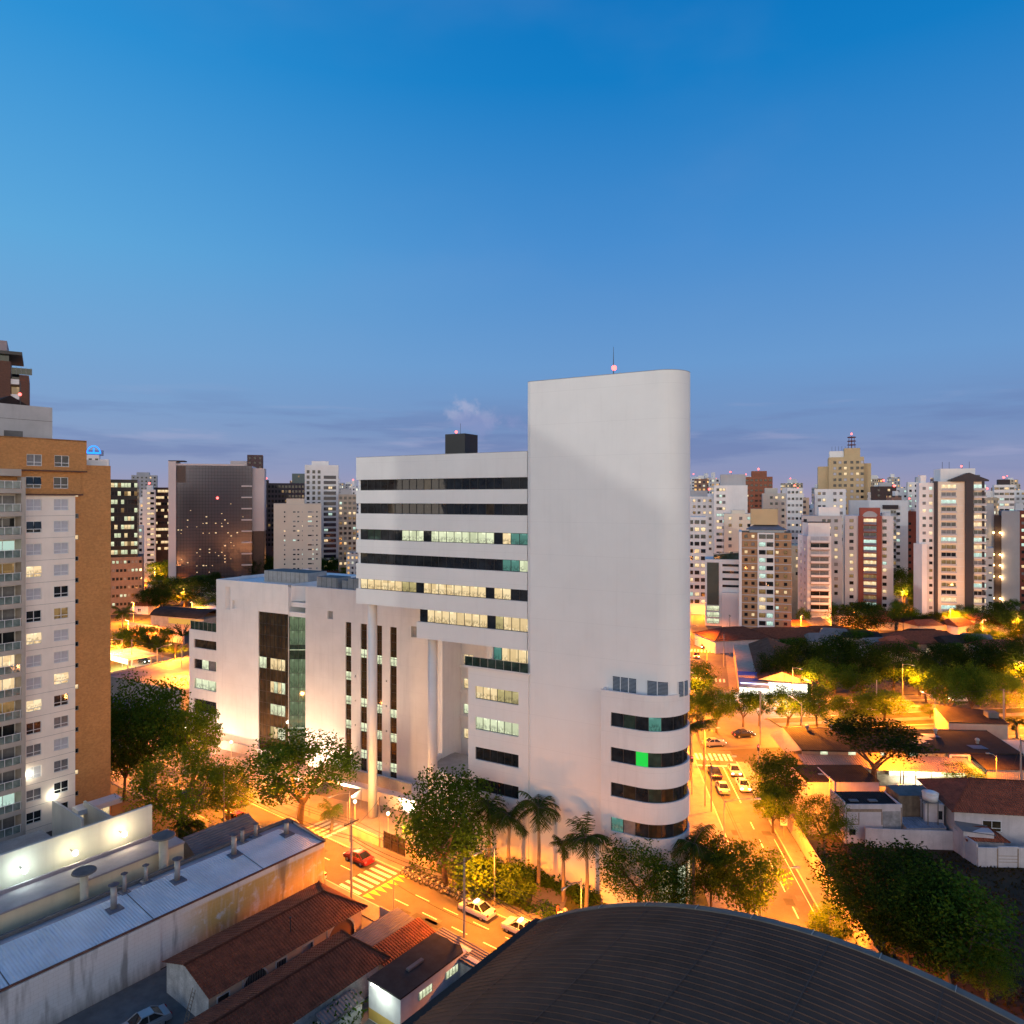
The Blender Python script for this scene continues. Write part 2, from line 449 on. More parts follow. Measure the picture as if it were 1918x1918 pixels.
def far_facade():
    """storeys of windows for the towers that are only a few pixels wide; wall colour from each building"""
    if 'far facade' in MATS: return MATS['far facade']
    m = bpy.data.materials.new('far facade'); m.use_nodes = True
    N, L, M, RAMP, MIX, MR, setin = node_tools(m.node_tree)
    tc = N('ShaderNodeTexCoord'); oi = N('ShaderNodeObjectInfo'); geo = N('ShaderNodeNewGeometry')
    sp = N('ShaderNodeSeparateXYZ'); L(tc.outputs['Object'], sp.inputs[0])
    nt_ = N('ShaderNodeVectorTransform', vector_type='NORMAL', convert_from='WORLD', convert_to='OBJECT'); L(geo.outputs['Normal'], nt_.inputs[0])
    sn = N('ShaderNodeSeparateXYZ'); L(nt_.outputs[0], sn.inputs[0])
    isx = M('GREATER_THAN', M('ABSOLUTE', sn.outputs[0]), 0.6)
    up = M('GREATER_THAN', M('ABSOLUTE', sn.outputs[2]), 0.6)
    u = M('ADD', M('MULTIPLY', isx, sp.outputs[1]), M('MULTIPLY', M('SUBTRACT', 1.0, isx), sp.outputs[0]))
    pw = M('ADD', 2.2, M('MULTIPLY', oi.outputs['Random'], 1.6))
    cu = M('DIVIDE', u, pw); cz = M('DIVIDE', sp.outputs[2], 3.0)
    fu = M('FRACT', cu); fz = M('FRACT', cz)
    inu = M('MULTIPLY', M('GREATER_THAN', fu, 0.22), M('LESS_THAN', fu, 0.72))
    inz = M('MULTIPLY', M('GREATER_THAN', fz, 0.3), M('LESS_THAN', fz, 0.78))
    win = M('MULTIPLY', M('MULTIPLY', inu, inz), M('SUBTRACT', 1.0, up))
    cell = N('ShaderNodeCombineXYZ'); L(M('FLOOR', cu), cell.inputs[0]); L(M('FLOOR', cz), cell.inputs[1])
    L(M('ADD', M('MULTIPLY', oi.outputs['Random'], 57.0), M('MULTIPLY', isx, 13.0)), cell.inputs[2])
    wn = N('ShaderNodeTexWhiteNoise'); L(cell.outputs[0], wn.inputs[0])
    on = M('MULTIPLY', M('GREATER_THAN', wn.outputs[0], 0.62), win)
    sc_ = N('ShaderNodeSeparateColor'); L(wn.outputs[1], sc_.inputs[0])
    warm = RAMP(sc_.outputs[1], [(0.0, (1.0, 0.55, 0.18)), (0.5, (1.0, 0.72, 0.38)), (0.75, (0.95, 0.95, 0.75)), (1.0, (0.7, 1.0, 0.9))], 'CONSTANT')
    n = N('ShaderNodeTexNoise'); n.inputs['Scale'].default_value = 0.1; L(tc.outputs['Object'], n.inputs[0])
    wall = MIX(MR(n.outputs[0], 0.3, 0.7, 0, 0.3), oi.outputs['Color'], (0.12, 0.12, 0.13))
    base = MIX(win, wall, (0.035, 0.035, 0.045))
    b = N('ShaderNodeBsdfPrincipled'); L(base, b.inputs['Base Color']); b.inputs['Roughness'].default_value = 0.7
    L(warm, b.inputs['Emission Color']); L(M('MULTIPLY', on, M('ADD', 0.35, M('MULTIPLY', sc_.outputs[2], 1.3))), b.inputs['Emission Strength'])
    o = N('ShaderNodeOutputMaterial'); L(b.outputs[0], o.inputs[0])
    m.cycles.emission_sampling = 'NONE'
    MATS['far facade'] = m
    return m

WHITE = mat('white render', (0.80, 0.785, 0.755), 0.75, 0.025, 0.25, streak=0.07, joint=4.1)
WHITE2 = mat('white render weathered', (0.73, 0.71, 0.69), 0.8, 0.05, 0.3, streak=0.18, joint=4.1)
CREAM = mat('cream cladding', (0.84, 0.74, 0.64), 0.75, 0.06, 0.4, streak=0.12)
TAUPE = mat('taupe balcony slab', (0.40, 0.35, 0.30), 0.7, 0.1)
FRAME = mat('white window frame', (0.72, 0.72, 0.72), 0.4, 0.02)
DFRAME = mat('dark window frame', (0.03, 0.03, 0.032), 0.4, 0.1)
CONC = mat('concrete', (0.34, 0.33, 0.31), 0.85, 0.15, 0.8, bump=0.15, fine=0.2)
CONCD = mat('dark concrete', (0.13, 0.125, 0.12), 0.85, 0.2, 0.8)
ASPH = mat('asphalt', (0.085, 0.082, 0.08), 0.75, 0.22, 0.35, fine=0.25)
PAVE = mat('pavement', (0.20, 0.19, 0.178), 0.85, 0.15, 0.9, fine=0.3)
KERB = mat('kerb stone', (0.40, 0.39, 0.37), 0.8, 0.1)
PAINT = mat('road paint', (0.72, 0.71, 0.68), 0.6, 0.12, 2.0, fine=0.25)
PAINTY = mat('yellow road paint', (0.65, 0.45, 0.06), 0.6, 0.15, 2.0, fine=0.3)
SOIL = mat('soil', (0.055, 0.030, 0.012), 0.95, 0.4, 0.25, bump=0.4, fine=0.4)
GRASSM = mat('lawn', (0.075, 0.085, 0.02), 0.95, 0.35, 0.4, bump=0.4, fine=0.4)
CITYG = mat('city ground', (0.05, 0.045, 0.035), 0.9, 0.5, 0.02)
METROOF = mat('blue metal roofing', (0.56, 0.66, 0.74), 0.5, 0.10, 0.4, uvwave=(0.30, 0.03), metal=0.0)
DARKROOF = mat('dark sheet roofing', (0.026, 0.020, 0.019), 0.85, 0.3, 0.5, uvwave=(0.3, 0.04), spec=0.15)
SHEETROOF = mat('grey sheet roofing', (0.16, 0.15, 0.15), 0.7, 0.2, 0.5, uvwave=(0.35, 0.05))
VAULT = mat('dark vault roofing', (0.098, 0.056, 0.038), 0.8, 0.22, 0.25, spec=0.12)
GUTTER = mat('gutter metal', (0.13, 0.12, 0.105), 0.6, 0.2, 0.6)
TILE = mat('terracotta tile', (0.215, 0.064, 0.028), 0.85, 0.35, 1.5, uvwave=(0.32, 0.06), fine=0.35)
TILED = mat('old terracotta tile', (0.165, 0.054, 0.027), 0.88, 0.4, 1.1, uvwave=(0.32, 0.06), fine=0.45)
BRICKW = brick('brown brick', (0.60, 0.265, 0.075), (0.50, 0.215, 0.06), (0.46, 0.26, 0.12), 0.42, 0.13)
BRICKD = brick('dark brown brick', (0.13, 0.055, 0.035), (0.10, 0.042, 0.028), (0.12, 0.07, 0.05), 0.5, 0.16)
GDARK = glass('dark glass')
GGREEN = glass('green glass', (0.02, 0.035, 0.026), 0.05)
GBLUE = glass('blue glass', (0.02, 0.035, 0.06), 0.06)
GCLEAR = glass('pale railing glass', (0.10, 0.13, 0.12), 0.05)
GBROWN = glass('bronze glass', (0.03, 0.022, 0.012), 0.05)
CURTAIN = mat('curtained pane', (0.46, 0.46, 0.50), 0.35, 0.12, 1.3)
CURTAIN2 = mat('dim curtained pane', (0.16, 0.16, 0.17), 0.3, 0.3, 1.3)
LW = lit('warm lit room', (1.0, 0.80, 0.46), (0.75, 0.46, 0.16), 1.05)
LG = lit('white lit room', (0.86, 0.92, 0.62), (0.42, 0.48, 0.26), 1.05)
LO = lit('ochre lit blinds', (0.62, 0.52, 0.24), (0.46, 0.37, 0.14), 0.85)
LT = lit('teal lit room', (0.12, 0.34, 0.28), (0.04, 0.12, 0.10), 0.8)
LSTAIR = lit('green lit stairwell', (0.20, 0.27, 0.15), (0.10, 0.15, 0.085), 0.8, 1.2, 0.7)
LGREEN = emit('green lit pane', (0.03, 0.85, 0.09), 0.8)
LHOME = lit('lit home', (1.0, 0.78, 0.46), (0.85, 0.50, 0.20), 1.15, 0.9, 0.6, True)
LCOOL = lit('cool lit home', (0.70, 0.95, 0.82), (0.40, 0.62, 0.52), 1.0, 0.9, 0.6, True)
LDIM = lit('dim lit home', (0.36, 0.22, 0.09), (0.12, 0.07, 0.03), 0.8, 0.9, 0.4, True)
SODIUM = emit('sodium lamp', (1.0, 0.62, 0.18), 14.0)
WLAMP = emit('white lamp', (1.0, 0.95, 0.82), 16.0)
REDL = emit('red beacon', (1.0, 0.10, 0.09), 6.0)
HEADL = emit('headlight', (1.0, 0.95, 0.8), 10.0)
TAILL = emit('tail light', (1.0, 0.06, 0.03), 3.0)
STEEL = mat('galvanised steel', (0.35, 0.35, 0.34), 0.5, 0.1, metal=0.5)
POLEM = mat('concrete pole', (0.26, 0.24, 0.22), 0.85, 0.12)
CABLE = mat('black cable', (0.02, 0.02, 0.02), 0.7, 0.0)
BARK = mat('bark', (0.10, 0.07, 0.045), 0.9, 0.3, 2.0, bump=0.4)
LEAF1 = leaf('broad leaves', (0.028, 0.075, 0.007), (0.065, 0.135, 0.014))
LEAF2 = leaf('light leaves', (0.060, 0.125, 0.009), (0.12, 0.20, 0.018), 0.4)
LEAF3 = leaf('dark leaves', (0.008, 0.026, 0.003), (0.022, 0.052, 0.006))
LEAFP = leaf('palm leaves', (0.022, 0.052, 0.008), (0.045, 0.085, 0.012), 0.25)
# ------------------------------------------------------------------ the white office building
PANE = {'d': GDARK, 'w': LW, 'g': LG, 'o': LO, 't': LT, 'G': LGREEN, 'b': GBROWN, 'n': GGREEN, 'c': CURTAIN2}
def pane_strip(parent, x0, x1, z0, z1, y, pat, name='window', mull=0.07, fr=DFRAME):
    b = MB(); mats = [fr]; idx = {}
    w = (x1 - x0) / len(pat)
    for i, ch in enumerate(pat):
        if ch not in idx: idx[ch] = len(mats); mats.append(PANE[ch])
        a = x0 + i * w
        b.quad((a, y, z0), (a + w, y, z0), (a + w, y, z1), (a, y, z1), idx[ch])
        b.box(a - mull / 2, a + mull / 2, y - 0.06, y - 0.004, z0, z1, 0)
    b.box(x1 - mull / 2, x1 + mull / 2, y - 0.06, y - 0.004, z0, z1, 0)
    b.box(x0, x1, y - 0.05, y - 0.006, z1 - 0.07, z1 - 0.003, 0); b.box(x0, x1, y - 0.05, y - 0.006, z0 + 0.003, z0 + 0.07, 0)
    return b.build(name, mats, parent)

def arc(cx, cy, r, a0, a1, n):
    return [(cx + r * math.cos(rad(a0 + (a1 - a0) * i / n)), cy + r * math.sin(rad(a0 + (a1 - a0) * i / n))) for i in range(n + 1)]

def office():
    T = thing('office_building', 'large white office complex with a blank rounded tower and cantilevered wing of dark strip windows', 'building', PW(0, 0), ANG_W)
    # blank tower slab with a round end
    o = [(0.0, 6.0), (0.0, 0.75)] + arc(0.5, 0.6, 0.5, 165, 225, 4) + [(0.62, 0.0), (17.26, 0.0)] + arc(17.26, 3, 3, -88, 90, 44)
    m = MB(); m.prism(o, 25.0, 63.0); m.prism([(0.0, 6.0), (0.0, 0.75)] + arc(0.5, 0.6, 0.5, 165, 225, 4) + [(0.62, 0.0), (14.0, 0.0), (14.0, 6.0)], 0, 25.0)
    tw = m.build('tower_slab', [WHITE], T)
    m = MB(); m.prism(o, 63.0, 63.07); c = m.build('roof_coping', [CONC], T); c.scale = (1.0, 1.0, 1.0)
    # mast
    m = MB(); m.tube([(10.9, 2.6, 63), (10.9, 2.6, 65.2), (10.9, 2.6, 66.9)], [0.07, 0.045, 0.02], 6)
    a = m.build('antenna_mast', [DFRAME], T)
    m = MB(); m.ball((11.02, 2.5, 64.25), 0.32); m.build('beacon', [REDL], a)
    m = MB(); m.tube([(11.9, 2.2, 63), (11.9, 2.2, 63.6)], 0.04, 5); m.build('roof_pin', [STEEL], T)
    for i, x in enumerate((4.2, 6.0, 8.1)):
        m = MB(); m.box(x, x + 0.35, 1.2, 1.5, 63.07, 63.3); m.build('roof_box', [CONCD], T)
    # round annex with bands of windows
    def ann(off, x0=10.9):
        return [(x0, 7.0), (x0, -1.5 + off), (15.5, -1.5 + off)] + arc(15.5, 3.1, 4.6 - off, -88, 90, 40)
    D = None
    zs = [(0, 8.85), (10.5, 12.95), (14.6, 17.05), (18.75, 21.2), (22.85, 25.35)]
    for z0, z1 in zs:
        m = MB(); m.prism(ann(0), z0, z1 if z1 < 25 else 25.0, 0)
        if z1 > 25:
            q = ann(0); p = ann(0.28, 11.18)
            k = len(q)
            for i in range(k):
                j = (i + 1) % k
                m.quad((*q[i], 25.0), (*q[j], 25.0), (*q[j], z1), (*q[i], z1))
                m.quad((*q[i], z1), (*q[j], z1), (*p[j], z1), (*p[i], z1))
                m.quad((*p[j], 25.0), (*p[i], 25.0), (*p[i], z1), (*p[j], z1))
        o_ = m.build('annex_band', [WHITE2], T)
    pats = ['dndtdddddow', 'ddGndddcddd', 'dbdnbdddcdd', 'tcdbdbdcodd'][::-1]
    for (z0, z1), pat in zip([(8.85, 10.5), (12.95, 14.6), (17.05, 18.75), (21.2, 22.85)], pats):
        m = MB(); m.prism([(10.9, 7), (10.9, -1.5), (12.15, -1.5), (12.15, -1.1), (12.15, 7)], z0, z1); m.build('annex_pier', [WHITE2], T)
        r = 4.38; path = [(12.15, 3.1 - r), (15.5, 3.1 - r)] + arc(15.5, 3.1, r, -89, 82, 60)[1:]
        L = [0.0]
        for i in range(1, len(path)): L.append(L[-1] + math.dist(path[i], path[i - 1]))
        def at(t):
            for i in range(1, len(L)):
                if t <= L[i]:
                    f = (t - L[i - 1]) / (L[i] - L[i - 1]); return (path[i - 1][0] + f * (path[i][0] - path[i - 1][0]), path[i - 1][1] + f * (path[i][1] - path[i - 1][1]))
            return path[-1]
        n = 11; w = L[-1] / n
        m = MB(); mats = [DFRAME]; idx = {}
        for i in range(n):
            ch = pat[i % len(pat)]
            if ch not in idx: idx[ch] = len(mats); mats.append(PANE[ch])
            for k in range(3):
                p, q = at((i + k / 3) * w), at((i + (k + 1) / 3) * w)
                m.quad((*p, z0), (*q, z0), (*q, z1), (*p, z1), idx[ch])
            p = at(i * w)
            m.tube([(p[0], p[1], z0), (p[0], p[1], z1)], 0.05, 4)
        m.build('window', mats, T)
        m = MB(); m.prism([(12.3, 6), (12.3, -0.6)] + arc(15.5, 3, 3.6, -88, 85, 20), z0, z1); m.build('annex_core', [CONCD], T)
    # lit lobby openings at its foot
    for k, (a0, a1, mt) in enumerate(((-60, -40, LW), (-30, -12, LG), (-2, 16, LW))):
        m = MB(); p = arc(15.5, 3.1, 4.64, a0, a1, 6)
        for i in range(6): m.quad((*p[i], 0.6), (*p[i + 1], 0.6), (*p[i + 1], 5.2), (*p[i], 5.2))
        m.build('lobby_window', [mt], T)
    # louvres above the annex roof
    def outline(t):
        if t <= 17.26: return (t, 0.0, 0, -1)
        a = (t - 17.26) / 3.0 - math.pi / 2
        return (17.26 + 3 * math.cos(a), 3 + 3 * math.sin(a), math.cos(a), math.sin(a))
    for t0, t1, nd in ((11.8, 14.85, 3), (16.1, 18.6, 2), (19.75, 21.4, 2)):
        m = MB()
        n = max(3, int((t1 - t0) / 0.4))
        for i in range(n):
            p, q = outline(t0 + (t1 - t0) * i / n), outline(t0 + (t1 - t0) * (i + 1) / n)
            P = lambda s, d, z: (s[0] + s[2] * d, s[1] + s[3] * d, z)
            m.quad(P(p, .02, 25), P(q, .02, 25), P(q, .02, 26.75), P(p, .02, 26.75), 1)
            for k in range(11):
                z = 25.02 + k * 0.155
                m.quad(P(p, .03, z + .09), P(q, .03, z + .09), P(q, .10, z), P(p, .10, z), 0)
        for k in range(nd + 1):
            p = outline(t0 + (t1 - t0) * k / nd); m.tube([(p[0] + p[2] * .08, p[1] + p[3] * .08, 25), (p[0] + p[2] * .08, p[1] + p[3] * .08, 26.8)], .06, 4, 2)
        m.build('louvre', [STEEL, DFRAME, WHITE], T)
    # cantilevered wing: white bands and strip windows
    X0, X1 = -28.7, -0.02
    bands = [(50.85, 54.15), (47.4, 49.3), (43.6, 45.9), (40.1, 42.05), (36.3, 38.55), (32.6, 34.8)]
    for z0, z1 in bands:
        m = MB(); m.box(X0, X1, 0.3, 13.3, z0, z1); m.build('wing_band', [WHITE], T)
    m = MB(); m.box(X0, X1, 0.3, 13.3, 54.153, 54.2); m.build('roof_coping', [CONC], T)
    pats = ['dddddddddbdddddddddddd', 'ddddbddddddddddddbdddd', 'dnndddgggdggggggggdwtt', 'dddddddddddddddddddttg', 'wwwwwwoodwwwwwwwwdwwdd']
    for (z0, z1), pat in zip([(49.3, 50.85), (45.9, 47.4), (42.05, 43.6), (38.55, 40.1), (34.8, 36.3)], pats):
        m = MB(); m.box(X0 + 0.45, X1, 0.75, 12.9, z0, z1); m.build('wing_core', [CONCD], T)
        m = MB(); m.box(X0 + 0.2, X0 + 0.6, 0.6, 12.95, z0, z1); m.build('end_pier', [WHITE], T)
        pane_strip(T, X0 + 0.6, X1, z0, z1, 0.68, pat)
    # lower step of the wing
    m = MB(); m.box(-17.6, X1, 0.3, 13.3, 28.5, 30.8); m.build('wing_band', [WHITE], T)
    m = MB(); m.box(-17.2, X1, 0.75, 12.9, 30.8, 32.6); m.build('wing_core', [CONCD], T)
    pane_strip(T, -17.2, X1, 30.8, 32.6, 0.68, 'dwwwwwwwwdowww')
    # set back storey behind the balcony
    m = MB(); m.box(-6.6, X1, 2.6, 12.0, 25.5, 28.5); m.build('balcony_room', [WHITE], T)
    pane_strip(T, -6.3, X1, 25.7, 28.3, 2.55, 'twwww')
    # lower block with single strips
    hs = [(-7.7, -1.1, z - 1.7, z) for z in (23.1, 19.0, 15.0, 10.9)]
    m = MB(); m.holes(-8.8, 0.3, 0, 25.5, hs, 0.0, 0.3)
    m.quad((-8.8, 0, 0), (-8.8, 0, 25.5), (-8.8, 10, 25.5), (-8.8, 10, 0)); m.quad((0.3, 0, 25.5), (0.3, 0, 0), (0.3, .74, 0), (0.3, .74, 25.5))
    m.quad((-8.8, 0, 25.5), (0.3, 0, 25.5), (0.3, 10, 25.5), (-8.8, 10, 25.5))
    m.build('lower_block', [WHITE], T)
    for h, p in zip(hs, ('wwwooo', 'gggggg', 'dddddd', 'dddddd')):
        pane_strip(T, *h, 0.27, p)
    m = MB(); m.box(-9.3, 0.6, -0.28, 4.5, 25.5, 25.75); m.build('balcony_slab', [WHITE2], T)
    m = MB()
    for i in range(8):
        a, c = -9.2 + i * 1.2, -9.2 + (i + 1) * 1.2
        m.quad((a, -0.2, 25.76), (c - .03, -0.2, 25.76), (c - .03, -0.2, 26.95), (a, -0.2, 26.95), 0)
        m.tube([(a, -0.2, 25.76), (a, -0.2, 27.0)], .025, 4, 1)
    m.tube([(-9.2, -0.2, 26.98), (0.4, -0.2, 26.98)], .03, 4, 1)
    m.build('glass_railing', [GGREEN, STEEL], T)
    # columns under the overhang
    for x, z in ((-28.0, 32.6), (-16.9, 28.5)):
        m = MB(); m.prism(arc(x, 3.2, 0.68, 0, 345, 23), 0, z); m.build('column', [WHITE2], T, True)
    # podium wall with corner glazing and tall slots
    zt = 32.3
    slots = [(-42.8, -41.5), (-39.4, -38.0), (-36.0, -34.7), (-33.0, -31.6)]
    hs = [(-64.4, -56.62, 0.5, 26.9), (-71.6, -70.3, 26.9, 28.5), (-73.6, -72.2, 26.6, 31.0)]
    m = MB(); m.holes(-76.2, -56.6, 0, zt, hs, 13.5, 0.35)
    m.quad((-71.6, 13.85, 26.9), (-70.3, 13.85, 26.9), (-70.3, 13.85, 28.5), (-71.6, 13.85, 28.5))
    m.quad((-73.6, 13.5, 31.0), (-73.6, 13.85, 31.0), (-72.2, 14.6, 26.6), (-73.6, 13.5, 26.6))
    m.quad((-73.6, 13.55, 26.6), (-72.2, 14.4, 26.6), (-72.2, 14.4, 31.0), (-73.6, 13.55, 31.0))
    m.box(-76.2, -56.6, 14.2, 38, 0, 31.7)
    m.quad((-76.2, 13.5, 0), (-76.2, 13.5, zt), (-76.2, 14.2, zt), (-76.2, 14.2, 0)); m.quad((-56.6, 13.5, zt), (-56.6, 13.5, 26.9), (-56.6, 14.2, 26.9), (-56.6, 14.2, zt))
    m.box(-76.2, -56.6, 13.502, 13.9, 31.9, zt)
    m.box(-76.2, -75.9, 13.9, 38, 31.7, zt); m.box(-56.9, -56.6, 13.9, 38, 31.7, zt)
    m.build('podium_wall', [WHITE2], T)
    sq = [(-51.0 + k, -49.7 + k, 26.9, 28.3) for k in (4.0,)]
    sq2 = [(-28.6, -26.9, 25.4, 27.2)]
    vents = [(x, x + 0.3, z, z + 0.3) for x in (-40.7, -33.9) for z in (3.6, 9.0, 13.2, 17.4)]
    m = MB(); m.holes(-52.3, -22.4, 0, zt, [(a, c, 0.3, 26.7) for a, c in slots] + sq + sq2 + vents, 13.5, 0.3)
    for h in sq + sq2 + vents: m.quad((h[0], 13.8, h[2]), (h[1], 13.8, h[2]), (h[1], 13.8, h[3]), (h[0], 13.8, h[3]), 1)
    m.box(-52.3, -22.45, 14.2, 38, 0, 31.7)
    m.quad((-52.3, 13.5, 0), (-52.3, 13.5, zt), (-52.3, 14.2, zt), (-52.3, 14.2, 0))
    m.quad((-22.4, 13.5, zt), (-22.4, 13.5, 0), (-22.4, 18.9, 0), (-22.4, 18.9, zt))
    m.box(-52.3, -22.45, 13.502, 13.9, 31.9, zt)
    m.build('podium_wall', [WHITE2, CONC], T)
    segs = [[21.6, 17.4, 13.2, 9.0], [21.6, 13.2, 9.0, 4.4], [20.9, 12.6, 8.2, 3.0], [20.9, 12.2, 8.2, 3.2]]
    for k, (a, c) in enumerate(slots):
        m = MB(); z = 0.3; cuts = sorted(segs[k])
        for zc in cuts:
            m.quad((a, 13.72, z), (c, 13.72, z), (c, 13.72, zc - .72), (a, 13.72, zc - .72), 1)
            m.quad((a, 13.72, zc - .72), (c, 13.72, zc - .72), (c, 13.72, zc + .7), (a, 13.72, zc + .7), 2 if (k + int(zc)) % 4 else 3)
            z = zc + .7
        m.quad((a, 13.72, z), (c, 13.72, z), (c, 13.72, 26.7), (a, 13.72, 26.7), 1)
        zz = 0.3
        while zz < 26.7:
            m.box(a, c, 13.66, 13.716, zz, zz + .06); zz += 1.4
        m.box((a + c) / 2 - .03, (a + c) / 2 + .03, 13.66, 13.716, 0.3, 26.7)
        m.build('slot_window', [DFRAME, GBROWN, LG, LO], T)
    # corner glazing: dark panes with lit storeys
    m = MB(); mats = [DFRAME, GBROWN, LG, LW, LO]
    rows = [0.5, 1.8, 3.5, 5.7, 7.9, 9.9, 12.0, 14.1, 16.3, 18.4, 20.5, 22.6, 24.7, 26.9]
    lit_at = {(8, 0): 2, (8, 1): 2, (8, 3): 3, (8, 4): 3, (8, 5): 3, (8, 6): 3, (6, 3): 3, (6, 4): 2, (6, 5): 3, (6, 6): 2, (4, 3): 2, (4, 4): 2, (4, 5): 2, (4, 6): 2, (2, 3): 4, (2, 4): 3, (2, 5): 2, (2, 6): 2, (0, 5): 3}
    nc = 8; w = (64.4 - 56.62) / nc
    for r in range(13):
        for k in range(nc):
            a = -64.4 + k * w
            m.quad((a, 13.78, rows[r]), (a + w, 13.78, rows[r]), (a + w, 13.78, rows[r + 1]), (a, 13.78, rows[r + 1]), lit_at.get((r, k), 1))
        m.box(-64.4, -56.62, 13.72, 13.776, rows[r] - .03, rows[r] + .03)
    for k in range(nc + 1):
        a = -64.4 + k * w; m.box(a - .03, a + .03, 13.71, 13.775, .5, 26.9)
    m.build('corner_window', mats, T)
    m = MB(); n = 6
    for k in range(n):
        for r in range(10):
            f0, f1 = k / n, (k + 1) / n
            p = (-56.55 + 4.2 * f0, 13.8 + 2.4 * f0); q = (-56.55 + 4.2 * f1, 13.8 + 2.4 * f1)
            z0, z1 = 0.5 + r * 2.6, 0.5 + (r + 1) * 2.6
            m.quad((*p, z0), (*q, z0), (*q, z1), (*p, z1), 3 if r not in (7,) else 1)
        m.tube([(*p, .5), (*p, 26.5)], .04, 4)
    for z in (3.1, 5.7, 8.3, 10.9, 13.5, 16.1, 18.7, 21.3, 23.9):
        m.tube([(-56.55, 13.74, z), (-52.35, 16.14, z)], .035, 4)
    for z in (6.1, 20.4):
        m.tube([(-56.5, 13.7, z), (-52.4, 16.05, z)], .07, 4, 2)
    m.build('recess_window', [DFRAME, GGREEN, LG, LSTAIR], T)
    m = MB(); m.box(-56.6, -52.3, 13.7, 14.3, 26.6, 27.4); m.box(-56.6, -52.3, 14.2, 14.8, 28.3, 29.1); m.build('recess_beam', [WHITE2], T)
    m = MB(); m.quad((-56.6, 14.2, 29.2), (-52.3, 17.5, 29.2), (-52.3, 17.5, 32.0), (-56.6, 14.2, 32.0)); m.box(-56.6, -52.3, 18, 38, 0, 31.6); m.build('recess_wall', [WHITE2], T)
    # back of the court beside the lower block
    hs = [(-21.9, -20.0, z - 1.65, z) for z in (26.2, 22.3, 18.3, 14.1, 10.0)]
    m = MB(); m.holes(-22.4, -8.0, 0, 32.2, hs, 18.9, 0.25); m.build('court_wall', [WHITE2], T)
    for h, p in zip(hs, ('o', 'w', 'w', 'g', 'w')): pane_strip(T, *h, 19.1, p * 2)
    for z in (21.0, 16.9, 12.6): 
        m = MB(); m.box(-22.39, -19.8, 18.5, 18.89, z - .9, z - .4); m.build('sill_ledge', [WHITE2], T)
    # round terrace in the court
    m = MB(); m.prism(arc(-15.4, 14.2, 7.6, -200, 20, 40) , 0, 6.6, 0, 1)
    q = arc(-15.4, 14.2, 7.6, -200, 20, 40); p = arc(-15.4, 14.2, 7.2, -200, 20, 40)
    for i in range(40):
        m.quad((*q[i], 6.6), (*q[i + 1], 6.6), (*q[i + 1], 7.4), (*q[i], 7.4)); m.quad((*q[i], 7.4), (*q[i + 1], 7.4), (*p[i + 1], 7.4), (*p[i], 7.4)); m.quad((*p[i + 1], 6.6), (*p[i], 6.6), (*p[i], 7.4), (*p[i + 1], 7.4))
    m.build('round_terrace', [WHITE2, CONC], T)
    # low wing at the far end
    hs = [(-86.9, -76.3, 17.3, 19.1), (-86.9, -76.3, 13.0, 15.0), (-86.9, -76.3, 8.9, 11.0), (-86.9, -76.3, 4.2, 6.8)]
    m = MB(); m.holes(-88.4, -76.2, 0, 21.0, hs, 16.5, 0.4)
    m.quad((-88.4, 16.5, 0), (-88.4, 16.5, 21), (-88.4, 34, 21), (-88.4, 34, 0)); m.quad((-88.4, 16.5, 21), (-76.2, 16.5, 21), (-76.2, 34, 21), (-88.4, 34, 21))
    m.build('low_wing', [WHITE2], T)
    for h, p in zip(hs, ('bbb', 'dgcgg', 'ggggg', 'dddd')): pane_strip(T, *h, 16.86, p)
    m = MB()
    for k in range(9):
        a = -88.2 + k * 1.33
        m.quad((a, 16.7, 21), (a + 1.28, 16.7, 21), (a + 1.28, 16.7, 22.7), (a, 16.7, 22.7), 0); m.tube([(a, 16.68, 21), (a, 16.68, 22.8)], .035, 4, 1)
    m.tube([(-88.2, 16.68, 22.8), (-76.3, 16.68, 22.8)], .04, 4, 1); m.tube([(-88.2, 16.68, 22.8), (-88.2, 33, 22.8)], .04, 4, 1)
    m.build('glass_railing', [GGREEN, STEEL], T)
    m = MB(); m.box(-87.0, -76.3, 26, 26.3, 21, 23.2, 0); m.build('terrace_back_wall', [mat('pink render', (0.6, 0.42, 0.34))], T)
    # roof plant
    for x0, x1, y0, y1, h in ((-69, -57.2, 19, 24, 1.9), (-51.5, -46.5, 15.5, 19, 1.9), (-44, -40.3, 15.5, 19, 2.0), (-45.9, -44.2, 16, 18, 1.5)):
        m = MB(); m.box(x0, x1, y0, y1, 31.7, 32.0 + h, 0, 1)
        k = x0 + 1.2
        while k < x1: m.box(k, k + .06, y0 - .03, y0 - .003, 32.0, 32 + h, 1); k += 1.2
        m.build('roof_screen', [CONC, CONCD], T)
    # dark lift house on the wing roof
    m = MB(); m.box(-19.1, -15.5, 9.5, 13.1, 54.2, 57.9); m.box(-19.2, -15.1, 9.0, 9.5, 54.2, 54.9, 1)
    h = m.build('lift_house', [mat('black cladding', (0.012, 0.014, 0.015), 0.5), CONC], T)
    m = MB(); m.ball((-17.2, 9.7, 58.2), 0.2); m.build('beacon', [REDL], h)
    m = MB(); m.tube([(-17.3, 11, 57.9), (-17.3, 11, 59.6)], .03, 4); m.build('antenna', [DFRAME], h)
office()

